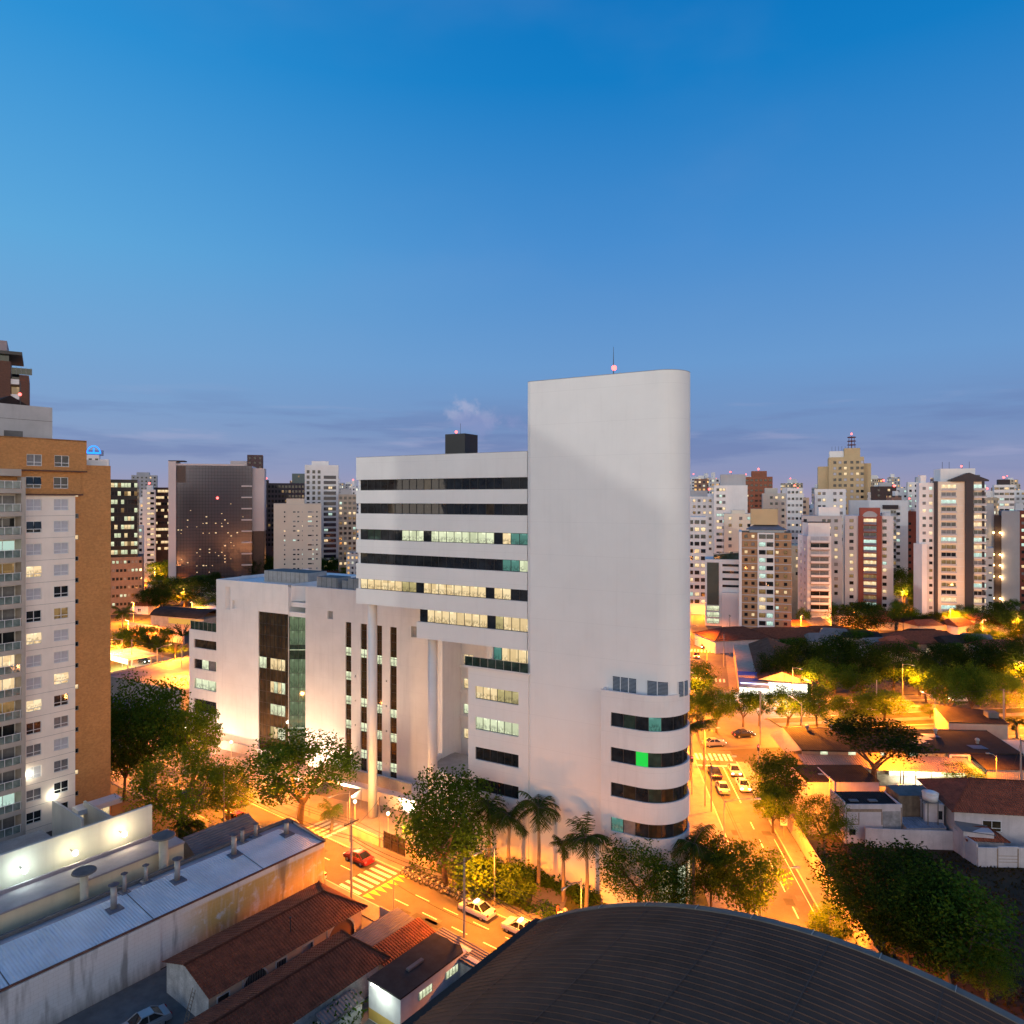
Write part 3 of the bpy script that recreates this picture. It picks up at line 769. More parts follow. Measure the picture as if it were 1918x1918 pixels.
# low forecourt walls and hoarding before the podium
m = MB(); m.box(-46, -22.6, 6.8, 7.1, 0, 2.1); m.box(-22.9, -22.6, 7.1, 13.4, 0, 2.1); m.box(-46, -22.6, 7.1, 13.4, 1.5, 1.7)
w = m.build('forecourt_wall', [WHITE2]); w.location = PW(0, 0); w.rotation_euler = (0, 0, ANG_W)
tag(w, 'low pale retaining wall along the plaza below the slotted podium', 'wall')
hb = thing('site_hoarding', 'grey sheet hoarding standing on the forecourt wall before the tall slots', 'fence', PW(-45, 9.2), ANG_W)
for k in range(9):
    m = MB(); m.box(k * 2.2, k * 2.2 + 2.14, 0, 0.06, 1.7, 3.5 - 0.07 * (k % 3)); m.build('panel', [CONC], hb)
hb = thing('site_fence', 'grey panel fence at the foot of the blank podium wall', 'fence', PW(-75, 11.8), ANG_W)
for k in range(14):
    m = MB(); m.box(k * 1.4, k * 1.4 + 1.36, 0, 0.06, 0.0, 1.9); m.build('panel', [mat('grey fence sheet', (0.28, 0.26, 0.25), 0.6)], hb)
# shade sail on the plaza
m = MB(); n = 8
P = [PW(-38, 3.0, 3.6), PW(-31.5, 4.6, 3.0), PW(-30.5, 0.4, 2.8), PW(-36.5, -1.4, 3.4)]
for i in range(n):
    for j in range(n):
        def sp(u, v):
            q = [P[0][k] * (1 - u) * (1 - v) + P[1][k] * u * (1 - v) + P[2][k] * u * v + P[3][k] * (1 - u) * v for k in range(3)]
            c = ((P[0][0] + P[2][0]) / 2, (P[0][1] + P[2][1]) / 2); e = 0.16 * (1 - 16 * u * (1 - u) * v * (1 - v)) * 0.5 * (4 * u * (1 - u) + 4 * v * (1 - v))
            return (q[0] + (c[0] - q[0]) * e, q[1] + (c[1] - q[1]) * e, q[2] - 0.5 * math.sin(math.pi * u) * math.sin(math.pi * v))
        m.quad(sp(i / n, j / n), sp((i + 1) / n, j / n), sp((i + 1) / n, (j + 1) / n), sp(i / n, (j + 1) / n))
sail = thing('shade_sail', 'grey stretched shade sail over the plaza beside the white column', 'canopy')
m.build('fabric', [mat('grey mesh fabric', (0.16, 0.15, 0.15), 0.8)], sail)
for p in P:
    m = MB(); m.tube([(p[0], p[1], 0), p], .06, 6); m.build('post', [STEEL], sail)
# ------------------------------------------------------------------ brick apartment tower on the left
def window_mesh(w, h, pane, frame=None, split=2, sill=True, tilt=0.0):
    """opening of w x h with its lower left corner at the origin, outside towards -y"""
    key = ('win', round(w, 2), round(h, 2), pane.name, (frame or FRAME).name, split, tilt)
    if key in MATS: return MATS[key]
    b = MB(); t = 0.07 if w > 1 else 0.05
    hb = 0.30 * h if split == 2 and w > 1.4 else 0.0
    b.box(0, w, -0.05, 0.02, 0, t); b.box(0, w, -0.05, 0.02, h - t, h); b.box(0, t, -0.05, 0.02, t, h - t); b.box(w - t, w, -0.05, 0.02, t, h - t)
    if split == 2: b.box(w / 2 - t / 2, w / 2 + t / 2, -0.05, 0.02, t, h - t)
    if hb: b.box(t, w - t, -0.052, 0.02, hb, hb + t)
    b.quad((0, 0, 0), (w, 0, 0), (w, 0, h), (0, 0, h), 1)
    if tilt:
        for k in range(2):
            x0 = t + k * (w / 2); x1 = x0 + w / 2 - 1.5 * t
            b.quad((x0, -0.06 - tilt, hb + t), (x1, -0.06 - tilt, hb + t), (x1, -0.06, h - t), (x0, -0.06, h - t), 1)
            b.box(x0, x1, -0.1 - tilt, -0.05 - tilt, hb, hb + t)
    if sill: b.box(-0.06, w + 0.06, -0.12, 0.0, -0.07, 0.0, 2)
    me = b.mesh('window', [frame or FRAME, pane, CONC])
    MATS[key] = me
    return me
def put(parent, mesh, x, y, z, name='window', rz=0.0):
    o = link(name, mesh, parent, (x, y, z)); o.rotation_euler = (0, 0, rz); return o

ANG_U = math.atan2(0.7925, 0.6099)            # fronts that run along b and look towards +a
def condo():
    T = thing('apartment_tower', 'tall brown brick and cream apartment tower with a stack of balconies at the left edge', 'building', PA(-36, -9.8), ANG_U)
    LX = -32.0
    z_tops = [54.0 - 2.98 * k for k in range(17)]
    cols = [(-10.77, -8.96), (-7.47, -5.63)]
    wh = 1.55
    # main brick body with openings for the two top rows
    hs = [(a, c, z - wh, z) for a, c in cols for z in z_tops[:2]]
    m = MB(); m.holes(LX, -3.4, 51.9, 56.2, [h for h in hs if h[3] > 52], -0.35, 0.22)
    m.holes(LX, -4.0, 48.7, 51.9, [h for h in hs if h[3] < 52], -0.05, 0.22)
    m.quad((LX, -0.35, 51.9), (-3.4, -0.35, 51.9), (-3.4, 0, 51.9), (LX, 0, 51.9))
    m.quad((-3.4, -0.35, 56.2), (-3.4, -0.35, 51.9), (-3.4, 16, 51.9), (-3.4, 16, 56.2))
    m.box(LX, -3.41, 0.3, 16, 48.7, 56.15); m.box(LX, -3.4, -0.35, 0.31, 56.0, 56.2)
    # plain brick strip beside the cream front
    small = [(-4.75, -4.25, z - 0.9, z - 0.25) for z in [52.2 - 2.98 * k for k in range(1, 17)]]
    m.holes(-4.85, 0, 0, 52.8, small, 0.12, 0.2)
    m.quad((0, 0.12, 52.8), (0, 0.12, 0), (0, 14, 0), (0, 14, 52.8))
    m.quad((-4.85, 0.12, 52.8), (0, 0.12, 52.8), (0, 14, 52.8), (-4.85, 14, 52.8))
    m.build('brick_wall', [BRICKW], T)
    pan_s = [window_mesh(0.5, 0.65, p, STEEL, 1, True) for p in (GDARK, LHOME)]
    for i, h in enumerate(small):
        put(T, pan_s[1 if i in (0, 2, 9, 13) else 0], h[0], 0.26, h[2])
    # cream bay
    hs = [(a, c, z - wh, z) for a, c in cols for z in z_tops[2:]]
    m = MB(); m.holes(-11.26, -4.8, 3, 48.7, hs, -0.15, 0.2)
    for z in z_tops[2:]:
        m.box(-11.26, -4.8, -0.162, -0.152, z - wh - 0.75, z - wh - 0.72, 1)
    m.quad((-4.8, -0.15, 48.7), (-4.8, -0.15, 3), (-4.8, 0.2, 3), (-4.8, 0.2, 48.7)); m.quad((-11.26, -0.15, 48.7), (-4.8, -0.15, 48.7), (-4.8, 0.3, 48.7), (-11.26, 0.3, 48.7))
    m.build('cream_bay', [CREAM, CONCD], T)
    m = MB(); m.box(-11.3, -3.9, -0.5, 0.0, 48.5, 48.72); m.box(LX, -3.4, -0.55, -0.36, 51.75, 51.93); m.build('ledge', [BRICKD], T)
    kinds = {'d': GDARK, 'c': CURTAIN, 'k': CURTAIN2, 'h': LHOME, 'g': LCOOL, 'm': LDIM}
    rows_l = 'kDcDcHcdHccHdkckd'; rows_r = 'ddccccdmccHdkckdd'
    for (a, c), rows in zip(cols, (rows_l, rows_r)):
        for i, z in enumerate(z_tops):
            ch = rows[i]; tilt = 0.22 if ch.isupper() else 0.0
            put(T, window_mesh(c - a, wh, kinds[ch.lower()], FRAME, 2, True, tilt), a, (-0.2 if i == 0 else 0.1 if i == 1 else 0.0), z - wh)
    # balcony stack
    m = MB(); m.box(LX, -11.27, 0.6, 14, 3, 52.5); m.build('balcony_wall', [CREAM], T)
    m = MB(); m.box(-11.75, -11.27, -1.5, 0.6, 3, 50.9); m.build('balcony_pier', [TAUPE], T)
    bm = []
    for k, pane in enumerate((GDARK, CURTAIN2, LCOOL, LHOME, LDIM)):
        b = MB()
        b.box(0, 4.6, 0, 2.1, 0, 0.62, 0)
        b.quad((0.1, 2.08, 0.65), (4.55, 2.08, 0.65), (4.55, 2.08, 2.7), (0.1, 2.08, 2.7), 1)
        for x in (0.1, 1.6, 3.1, 4.5): b.box(x - .04, x + .04, 2.0, 2.07, 0.65, 2.7, 2)
        for x in (0.05, 0.95, 1.85, 2.75, 3.65, 4.5): b.box(x - .025, x + .025, 0.02, 0.07, 0.62, 1.6, 2)
        b.box(0, 4.6, 0.01, 0.08, 1.58, 1.64, 2)
        b.quad((0.05, 0.045, 0.66), (4.5, 0.045, 0.66), (4.5, 0.045, 1.56), (0.05, 0.045, 1.56), 3)
        bm.append(b.mesh('balcony', [TAUPE, pane, FRAME, GCLEAR]))
    seq = [0, 1, 0, 2, 4, 1, 1, 0, 3, 3, 4, 0, 1, 1, 2, 1]
    for i in range(16):
        for j in range(3):
            put(T, bm[(seq[i] + (j * 2 + i if j else 0)) % 5], -16.36 - j * 4.62, -1.5, 48.75 - 2.98 * i - (2.98 if False else 0), 'balcony')
    m = MB(); m.box(-25.6, -11.75, -1.5, 0.6, 51.0, 51.9); m.build('balcony_roof', [TAUPE], T)
    # upper pale storey, small roof, beacon
    m = MB(); m.box(LX, -6.15, 4, 15, 56.2, 60.9); m.box(LX, -6.15, 3.98, 4, 58.9, 58.95, 1); up = m.build('upper_block', [mat('pale concrete', (0.46, 0.44, 0.43), 0.85, 0.1, 0.4, streak=0.2), CONCD], T)
    m = MB(); m.box(-12.0, -9.8, 3.93, 3.99, 56.3, 57.3); m.build('door', [CONCD], up)
    m = MB(); m.prism([(-13.0, 6), (-8.2, 6), (-8.2, 10), (-13, 10)], 60.9, 61.0); m.quad((-13, 6, 61), (-10.6, 6, 62.3), (-10.6, 10, 62.3), (-13, 10, 61)); m.quad((-10.6, 6, 62.3), (-8.2, 6, 61), (-8.2, 10, 61), (-10.6, 10, 62.3)); m.poly([(-13, 6, 61), (-8.2, 6, 61), (-10.6, 6, 62.3)])
    m.build('roof', [DARKROOF], T)
    m = MB(); m.tube([(-9.6, 5.5, 60.9), (-9.6, 5.5, 64.4)], .04, 5); a = m.build('antenna_mast', [DFRAME], T)
    m = MB(); m.ball((-9.7, 5.3, 62.5), .22); m.build('beacon', [REDL], a)
    m = MB(); m.box(-4.4, -3.2, 1, 1.3, 52.8, 54.6); m.box(-3.2, -0.1, 1.0, 1.1, 52.8, 53.6); m.build('roof_parapet', [WHITE2], T)
    # lit ground floor lobby and porch
    m = MB(); m.box(-5.2, 0.6, -2.2, 0.1, 4.6, 5.3, 0); m.build('porch', [WHITE2], T)
    pane_strip(T, -4.8, -0.2, 2.4, 4.55, 0.05, 'wwgww', 'lobby_window', fr=FRAME)
condo()

def dark_tower():
    Z = 158.0; x1 = ray(20) * Z; x2 = ray(54) * Z
    T = thing('brick_tower', 'dark reddish brick tower with a flat overhanging roof behind the cream and brick apartments', 'building', (x1, Z, 0), rad(33)); x2 = x1 + (x2 - x1) / 1.2
    m = MB(); m.box(-16, 0, 0, 14, 0, 78.2); m.box(1.55, x2 - x1, 0.5, 14, 0, 75.5); m.box(0, 1.55, 3, 14, 0, 75.0); m.build('wall', [BRICKD], T)
    m = MB(); m.box(-16, 2.1, -1, 15, 79.6, 80.3); m.build('roof_slab', [DFRAME], T)
    m = MB(); m.box(-16, -0.7, 1, 12, 80.3, 82.8); m.build('roof_house', [mat('pink grey render', (0.30, 0.24, 0.25))], T)
    m = MB(); m.quad((-15, .2, 78.2), (-.3, .2, 78.2), (-.3, .2, 79.6), (-15, .2, 79.6)); m.build('window', [GGREEN], T)
    for k in range(4):
        z = 74.2 - k * 3.3
        m = MB(); m.box(0.0, 1.54, 0.2, 2.9, z - .9, z); m.box(0, 1.54, 0.2, 0.3, z, z + 0.2); b = m.build('balcony', [WHITE2], T)
        m = MB(); m.quad((0.05, 2.95, z + .1), (1.5, 2.95, z + .1), (1.5, 2.95, z + 2.2), (.05, 2.95, z + 2.2)); m.build('pane', [LDIM if k % 2 else GDARK], b)
    m = MB()
    for k in range(5): m.tube([(0.1 + k * 0.9, .6, 75.5), (0.1 + k * .9, .6, 77.2)], .04, 4)
    m.quad((0.1, .6, 75.6), (3.9, .6, 75.6), (3.9, .6, 77), (.1, .6, 77), 1)
    m.build('glass_railing', [STEEL, GGREEN], T)
dark_tower()

# ------------------------------------------------------------------ condominium podium, annex and warehouse
m = MB()
m.box(-60, -15.0, -20, 0, 0, 8.6, 0, 1)                              # x runs along b, y towards -a, seen from the front (-y)
m = MB()
m.box(-62, -13.6, 0.4, 19.0, 0, 2.6, 0, 1); m.box(-62, -13.6, 0.0, 0.4, 0, 10.3); m.box(-13.9, -13.6, 0.4, 19.0, 2.6, 6.0)
m.box(-62, -17.5, 9.5, 9.8, 2.6, 6.2); m.box(-17.8, -17.5, 9.8, 19, 2.6, 7.4)
pod = m.build('podium_terrace', [mat('pale green grey render', (0.56, 0.57, 0.52), 0.8, 0.08, 0.3, streak=0.2), CONC])
pod.location = PA(-16, 0); pod.rotation_euler = (0, 0, ANG_U)
tag(pod, 'long pale podium wall with terraces in front of the brick apartment tower', 'building')
m = MB(); m.box(-26, -20.5, 11.0, 15.0, 2.6, 5.6, 0, 1)
o = m.build('pool_shed', [TAUPE, CONC]); o.location = PA(-16, 0); o.rotation_euler = (0, 0, ANG_U)
tag(o, 'low taupe shed standing on the podium terrace', 'shed')
pt = thing('potted_shrub_row', 'row of clipped shrubs along the podium terrace edge', 'planter', PA(-27.0, -15), ANG_U)
m = MB(); m.box(-3, 3, 0, 0.5, 2.6, 3.6); m.build('box', [CONC], pt)
m = MB(); rr = random.Random(4)
for k in range(240):
    c = Vector((rr.uniform(-3, 3), rr.uniform(-.1, .6), rr.uniform(3.6, 4.6))); d = Vector((rr.uniform(-1, 1), rr.uniform(-1, 1), rr.uniform(-1, 1))).normalized() * .2; e = d.orthogonal().normalized() * .14
    m.quad(c - d - e, c + d - e, c + d + e, c - d + e)
m.build('foliage', [LEAF1], pt)

def annex():
    T = thing('annex_building', 'low cream annex with a flat grey roof beside the podium wall', 'building', PA(-10.5, -12.5), ANG_U)
    m = MB(); m.box(-50, 0, 0, 3.9, 0, 6.75, 0); m.build('wall', [mat('yellow cream render', (0.60, 0.54, 0.38), 0.8, 0.1, 0.4, streak=0.2)], T)
    m = MB(); m.box(-50, 0.1, -0.1, 4.0, 6.75, 6.95); m.box(-50, 0.1, 3.7, 4.0, 6.95, 7.35); m.build('roof', [mat('grey screed', (0.28, 0.26, 0.29), 0.8, 0.15, 0.5)], T)
    m = MB(); m.box(-26, -20, 2.2, 3.4, 6.95, 7.15)
    m.build('skylight', [CURTAIN], T)
annex()

def vent_pipe(a, b, z, h, r, label, kind='a'):
    T = thing('vent_pipe', label, 'vent pipe', PA(a, b, z), ANG_A, 'capped vent pipes on the warehouse roof')
    m = MB(); m.tube([(0, 0, 0), (0, 0, h)], r, 14); m.build('pipe', [STEEL], T, True)
    m = MB(); m.tube([(0, 0, h + .06), (0, 0, h + .10), (0, 0, h + .26)], [r * 1.75, r * 1.8, r * 0.4], 14); m.build('cap', [mat('rusty cap', (0.09, 0.085, 0.10), 0.7, 0.3, 3)], T)
    m = MB()
    for k in range(3): m.box(math.cos(k * 2.1) * r - .02, math.cos(k * 2.1) * r + .02, math.sin(k * 2.1) * r - .02, math.sin(k * 2.1) * r + .02, h - .05, h + .1)
    m.tube([(0, 0, h * .55), (0, 0, h * .6)], r * 1.05, 14)
    m.build('bracket', [STEEL], T)
    m = MB(); m.box(-r * 2.7, r * 2.7, -r * 2.4, r * 2.4, -0.3, 0.06); m.build('flashing', [mat('lead flashing', (0.10, 0.12, 0.16), 0.6, 0.2)], T)

def warehouse():
    T = thing('warehouse', 'long low warehouse with a blue grey corrugated roof and stained white side wall', 'building', PA(0, 0), ANG_A)
    B = -62.0
    stain = bpy.data.materials.new('stained render'); stain.use_nodes = True
    N, L, M, RAMP, MIX, MR, setin = node_tools(stain.node_tree)
    tc = N('ShaderNodeTexCoord'); sp = N('ShaderNodeSeparateXYZ'); L(tc.outputs['Object'], sp.inputs[0])
    b_ = N('ShaderNodeBsdfPrincipled'); b_.inputs['Roughness'].default_value = 0.85
    n = N('ShaderNodeTexNoise'); n.inputs['Scale'].default_value = 0.9; n.inputs['Detail'].default_value = 8; n.inputs['Roughness'].default_value = 0.65; L(tc.outputs['Object'], n.inputs[0])
    mp = N('ShaderNodeMapping'); mp.inputs['Scale'].default_value = (1, 1.6, 0.25); L(tc.outputs['Object'], mp.inputs[0])
    s = N('ShaderNodeTexNoise'); s.inputs['Scale'].default_value = 1.3; s.inputs['Detail'].default_value = 7; L(mp.outputs[0], s.inputs[0])
    ochre = M('MULTIPLY', MR(sp.outputs[1], -19, -15, 0, 1), M('MULTIPLY', MR(sp.outputs[2], 4.75, 4.5, 0, 1), MR(n.outputs[0], 0.30, 0.46, 0, 1)))
    col = MIX(ochre, (0.64, 0.65, 0.64), (0.52, 0.37, 0.13))
    col = MIX(M('MULTIPLY', MR(s.outputs[0], 0.5, 0.72, 0, 1), 0.5), col, (0.58, 0.57, 0.54))
    low = M('MULTIPLY', MR(M('ADD', sp.outputs[2], M('MULTIPLY', s.outputs[0], 3.2)), 3.2, 1.4, 0, 1), 0.75)
    col = MIX(low, col, (0.14, 0.15, 0.14))
    n4 = N('ShaderNodeTexNoise'); n4.inputs['Scale'].default_value = 0.35; n4.inputs['Detail'].default_value = 9; L(mp.outputs[0], n4.inputs[0])
    col = MIX(M('MULTIPLY', MR(n4.outputs[0], 0.58, 0.66, 0, 1), 0.6), col, (0.09, 0.085, 0.08))
    br = N('ShaderNodeTexBrick'); cb = N('ShaderNodeCombineXYZ'); L(sp.outputs[1], cb.inputs[0]); L(sp.outputs[2], cb.inputs[1]); L(cb.outputs[0], br.inputs[0])
    br.inputs['Brick Width'].default_value = .8; br.inputs['Row Height'].default_value = .4; br.inputs['Scale'].default_value = 1; br.inputs['Mortar Size'].default_value = .02
    L(MIX(M('MULTIPLY', br.outputs['Fac'], .18), col, (.2, .18, .14)), b_.inputs['Base Color'])
    bp = N('ShaderNodeBump'); bp.inputs['Strength'].default_value = .5; bp.inputs['Distance'].default_value = .05; L(n.outputs[0], bp.inputs['Height']); L(bp.outputs[0], b_.inputs['Normal'])
    o = N('ShaderNodeOutputMaterial'); L(b_.outputs[0], o.inputs[0])
    m = MB()
    m.poly([(0, B, 0), (0, 0, 0), (0, 0, 5.3), (0, B, 5.3)]); m.poly([(0, 0, 0), (-7.8, 0, 0), (-7.8, 0, 5.55), (-6.4, 0, 6.05), (0, 0, 5.3)]); m.poly([(-7.8, 0, 0), (-7.8, B, 0), (-7.8, B, 5.5), (-7.8, 0, 5.5)])
    m.box(-0.0, 0.16, B, -20.6, 0, 5.18); 
    m.build('wall', [stain], T)
    m = MB(); uv = lambda *p: [(y, z) for y, z in p]
    m.quad((-0.15, B, 5.32), (-0.15, -2.3, 5.32), (-6.2, -2.3, 5.98), (-6.2, B, 5.98), 0, [(B, 0), (-2.3, 0), (-2.3, 6), (B, 6)])
    m.poly([(-0.15, -2.3, 5.32), (-0.15, -0.15, 5.30), (-6.2, -2.3, 5.98)], 0, [(-2.3, 0), (-0.1, 0), (-2.3, 6)])
    m.poly([(-0.15, -0.15, 5.30), (-6.3, -0.2, 5.9), (-6.2, -2.3, 5.98)], 1, [(0, 0), (6, 0), (6, 2)])
    m.quad((-6.2, B, 5.98), (-6.2, -2.3, 5.98), (-7.6, -2.3, 5.7), (-7.6, B, 5.7), 1, [(B, 0), (0, 0), (0, 2), (B, 2)]); m.poly([(-6.2, -2.3, 5.98), (-6.3, -.2, 5.9), (-7.6, -.2, 5.6), (-7.6, -2.3, 5.7)], 1, [(0, 0), (2, 0), (2, 2), (0, 2)])
    r = m.build('roof', [METROOF, mat('pale flashing', (0.34, 0.33, 0.37), 0.7, 0.15, 0.6)], T)
    m = MB(); m.box(-0.16, 0.12, B, 0, 5.26, 5.36); m.build('eaves_gutter', [mat('rust red gutter', (0.14, 0.05, 0.03), 0.8, 0.3, 1)], T)
    m = MB(); m.box(-8.0, -7.6, B, 0.1, 5.3, 6.05); m.box(-7.6, -6.4, -0.2, 0.12, 5.7, 6.2)
    m.poly([(0.1, 0.12, 5.2), (-6.4, 0.12, 6.0), (-6.4, 0.12, 6.25), (0.1, 0.12, 5.45)]); m.poly([(0.1, -.2, 5.45), (-6.4, -.2, 6.25), (-6.4, 0.12, 6.25), (0.1, .12, 5.45)])
    m.build('parapet', [CONCD], T)
    for k in range(1, 5):
        m = MB(); y = -12.6 * k + 4; m.quad((-0.2, y, 5.345), (-0.2, y + .1, 5.345), (-6.15, y + .1, 5.995), (-6.15, y, 5.995)); m.build('roof_seam', [CONCD], T)
warehouse()
for i, (px, py, h, r, lab) in enumerate([
    (213, 1703, 2.4, 0.30, 'stout capped vent pipe nearest the frame edge on the blue grey roof'),
    (332, 1650, 2.3, 0.30, 'stout capped vent pipe halfway along the blue grey warehouse roof'),
    (438, 1602, 2.3, 0.30, 'stout capped vent pipe on the street half of the blue grey roof'),
    (536, 1563, 1.5, 0.30, 'short capped vent pipe at the street gable of the warehouse'),
    (233, 1672, 1.9, 0.20, 'slim capped vent pipe just behind the first stout pipe'),
    (273, 1652, 1.7, 0.20, 'slim capped vent pipe between two stout pipes on the back roof edge'),
    (454, 1578, 1.5, 0.22, 'slim capped vent pipe behind the street side stout pipe'),
    (479, 1567, 1.5, 0.22, 'slim capped vent pipe next along towards the street gable')]):
    zz = 5.72 if i < 4 else 5.9
    X, Y, _ = gp(px, py, zz)
    a = (X - OA[0]) * CA + (Y - OA[1]) * SA; b = -(X - OA[0]) * SA + (Y - OA[1]) * CA
    zz = 5.3 + min(6.2, max(0, -a)) * 0.108
    vent_pipe(max(-7.2, a), b, zz, h, r, lab)
T = thing('flue', 'wide pale flue with a broad disc cap rising beside the annex', 'flue', PA(-9.4, -15.5), ANG_A)
m = MB(); m.tube([(0, 0, 0), (0, 0, 8.6)], .5, 16); m.build('pipe', [mat('pale flue', (.45, .42, .33))], T, True)
m = MB(); m.tube([(0, 0, 9.0), (0, 0, 9.15)], [1.3, 1.25], 20); m.tube([(0, 0, 8.6), (0, 0, 9.0)], .12, 6); m.build('cap', [CONCD], T)
T = thing('flue', 'wide capped flue half hidden by a palm behind the warehouse', 'flue', PA(-9.4, -24.0), ANG_A)
m = MB(); m.tube([(0, 0, 0), (0, 0, 8.0)], .4, 16); m.build('pipe', [mat('pale flue', (.45, .42, .33))], T, True)
m = MB(); m.tube([(0, 0, 8.4), (0, 0, 8.55)], [1.2, 1.15], 20); m.tube([(0, 0, 8.0), (0, 0, 8.4)], .12, 6); m.build('cap', [CONCD], T)
# small gatehouse between the annex and the street
T = thing('gatehouse', 'small grey pitched gatehouse between the annex and the street trees', 'hut', PA(-13.5, -10.6), ANG_A)
m = MB(); m.box(-2.5, 2.5, 0, 8.2, 0, 4.6); m.build('wall', [CONC], T)
m = MB(); m.poly([(-3, -.4, 4.6), (0, -.4, 6.0), (0, 8.6, 6.0), (-3, 8.6, 4.6)], 0, [(0, 0), (3, 0), (3, 9), (0, 9)]); m.poly([(0, -.4, 6.0), (3, -.4, 4.6), (3, 8.6, 4.6), (0, 8.6, 6.0)], 0, [(0, 0), (3, 0), (3, 9), (0, 9)]); m.poly([(-2.5, 0, 4.6), (2.5, 0, 4.6), (0, 0, 5.9)], 1); m.poly([(-2.5, 8.2, 4.6), (2.5, 8.2, 4.6), (0, 8.2, 5.9)], 1)
m.build('roof', [SHEETROOF, CONC], T)
# ------------------------------------------------------------------ ground, streets, markings
def sheet(name, pts, m, z, uv=False):
    b = MB(); b.poly([(p[0], p[1], z) for p in pts]); return struct(name, b, m)
sheet('ground', [(-3500, -300), (3500, -300), (3500, 6000), (-3500, 6000)], CITYG, 0.0)
def strip_pts(fr, x0, x1, y0, y1): return [fr(x0, y0), fr(x1, y0), fr(x1, y1), fr(x0, y1)]
def slab(name, pts, m, z0, z1, kind='structure'):
    b = MB(); b.prism([(p[0], p[1]) for p in pts], z0, z1); return struct(name, b, m)
SD = rad(-6.15)
def PS(x, y, z=0.0):
    c, s = math.cos(SD), math.sin(SD); return (34.7 + x * c - y * s, 108 + x * s + y * c, z)
FD = rad(-15.3)
def PF(x, y, z=0.0):
    c, s = math.cos(FD), math.sin(FD); return (50.5 + x * c - y * s, 187 + x * s + y * c, z)
OC = PB(-75, 8.75)
def PC(x, y, z=0.0): return (OC[0] + x * CA - y * SA, OC[1] + x * SA + y * CA, z)
sheet('near_street', strip_pts(PA, -150, 75, 0.6, 7.9), ASPH, 0.020)
sheet('side_street', strip_pts(PS, -3.7, 3.7, -70, 30), ASPH, 0.028)
b = MB(); 
b.poly([PB(-75, -4.5, .036), PB(360, -4.5, .036), PB(360, 4.5, .036), PB(-75, 4.5, .036)]); b.poly([PB(-75, 13, .036), PB(360, 13, .036), PB(360, 22, .036), PB(-75, 22, .036)])
b.poly([PB(-14, 4.5, .036), PB(12, 4.5, .036), PB(16, 13, .036), PB(-12, 13, .036)])
b.poly([PC(-280, -12, .032), PC(1, -12, .032), PC(1, -4, .032), PC(-280, -4, .032)]); b.poly([PC(-280, 4, .032), PC(3, 4, .032), PC(3, 12, .032), PC(-280, 12, .032)])
struct('avenue', b, ASPH)
sheet('far_street', strip_pts(PF, -5.5, 5.5, -20, 320), ASPH, 0.044)
b = MB(); b.prism(strip_pts(PB, 12.6, 360, 4.7, 12.8), 0.0, 0.14); b.prism(strip_pts(PB, -75, -14.4, 4.7, 12.8), 0, .14); b.prism(strip_pts(PC, -280, -2, -3.8, 3.8), 0, .14)
struct('median_lawn', b, GRASSM)
b = MB(); b.prism(strip_pts(PB, 12.6, 360, 7.4, 9.4), .14, 0.16); struct('median_path', b, PAVE)
b = MB()
b.prism(strip_pts(PA, -150, 32, -1.7, 0.6), 0, .13); b.prism(strip_pts(PA, -150, 45, 7.9, 10.4), 0, .13)
b.prism(strip_pts(PS, 3.7, 5.7, -70, 24), 0, .13); b.prism(strip_pts(PS, -9.0, -3.7, -45, 24), 0, .12)
b.prism(strip_pts(PB, 8, 360, -7.0, -4.5), 0, .125); b.prism(strip_pts(PB, 12, 360, 22, 26), 0, .125); b.prism(strip_pts(PB, -75, -12, -9, -4.5), 0, .125)
b.prism(strip_pts(PF, 5.5, 8.5, -14, 320), 0, .13); b.prism(strip_pts(PF, -9, -5.5, -14, 320), 0, .13); b.prism(strip_pts(PC, -280, -4, -16, -12), 0, .125); b.prism(strip_pts(PC, -280, 4, 12, 16), 0, .125)
struct('pavement', b, PAVE)
b = MB()
for fr, x0, x1, y in ((PA, -150, 32, 0.6), (PA, -150, 45, 7.9)): b.prism(strip_pts(fr, x0, x1, y - .09, y + .09), 0, .145)
for x in (-3.7, 3.7): b.prism(strip_pts(PS, x - .09, x + .09, -70, 24), 0, .145)
for y in (-4.5, 4.6, 12.9, 22): b.prism(strip_pts(PB, 12, 360, y - .1, y + .1), 0, .155)
struct('kerb', b, KERB)
slab('plaza', [PA(-80, 10.4), PA(8, 10.4), PW(-9, -0.2), PW(-22.5, 13.4), PW(-80, 13.4)], mat('plaza paving', (0.32, 0.26, 0.21), 0.8, 0.12, 0.5, fine=0.25), 0, .125)
slab('garden_bed', [PA(8, 10.4), PA(45, 10.4), PS(-9, -45), PS(-9, -6), PW(20, 3), PW(10, 0), PW(-9, -0.2)], GRASSM, 0, .10)
sheet('garden_path', [PA(24, 10.4), PA(28, 10.4), PW(7, -2.5), PW(2, -1.2)], PAVE, .112)
# lots on the right and behind the near houses
sheet('vacant_lot', [(37.5, 45), (110, 45), (110, 103), (43.5, 103)], SOIL, .018)
sheet('yard', [PA(0.2, -62), PA(34, -62), PA(34, -1.7), PA(0.2, -1.7)], CONCD, .016)
sheet('forecourt', [(42.5, 103), (120, 103), (120, 136), (46, 130)], PAVE, .022)
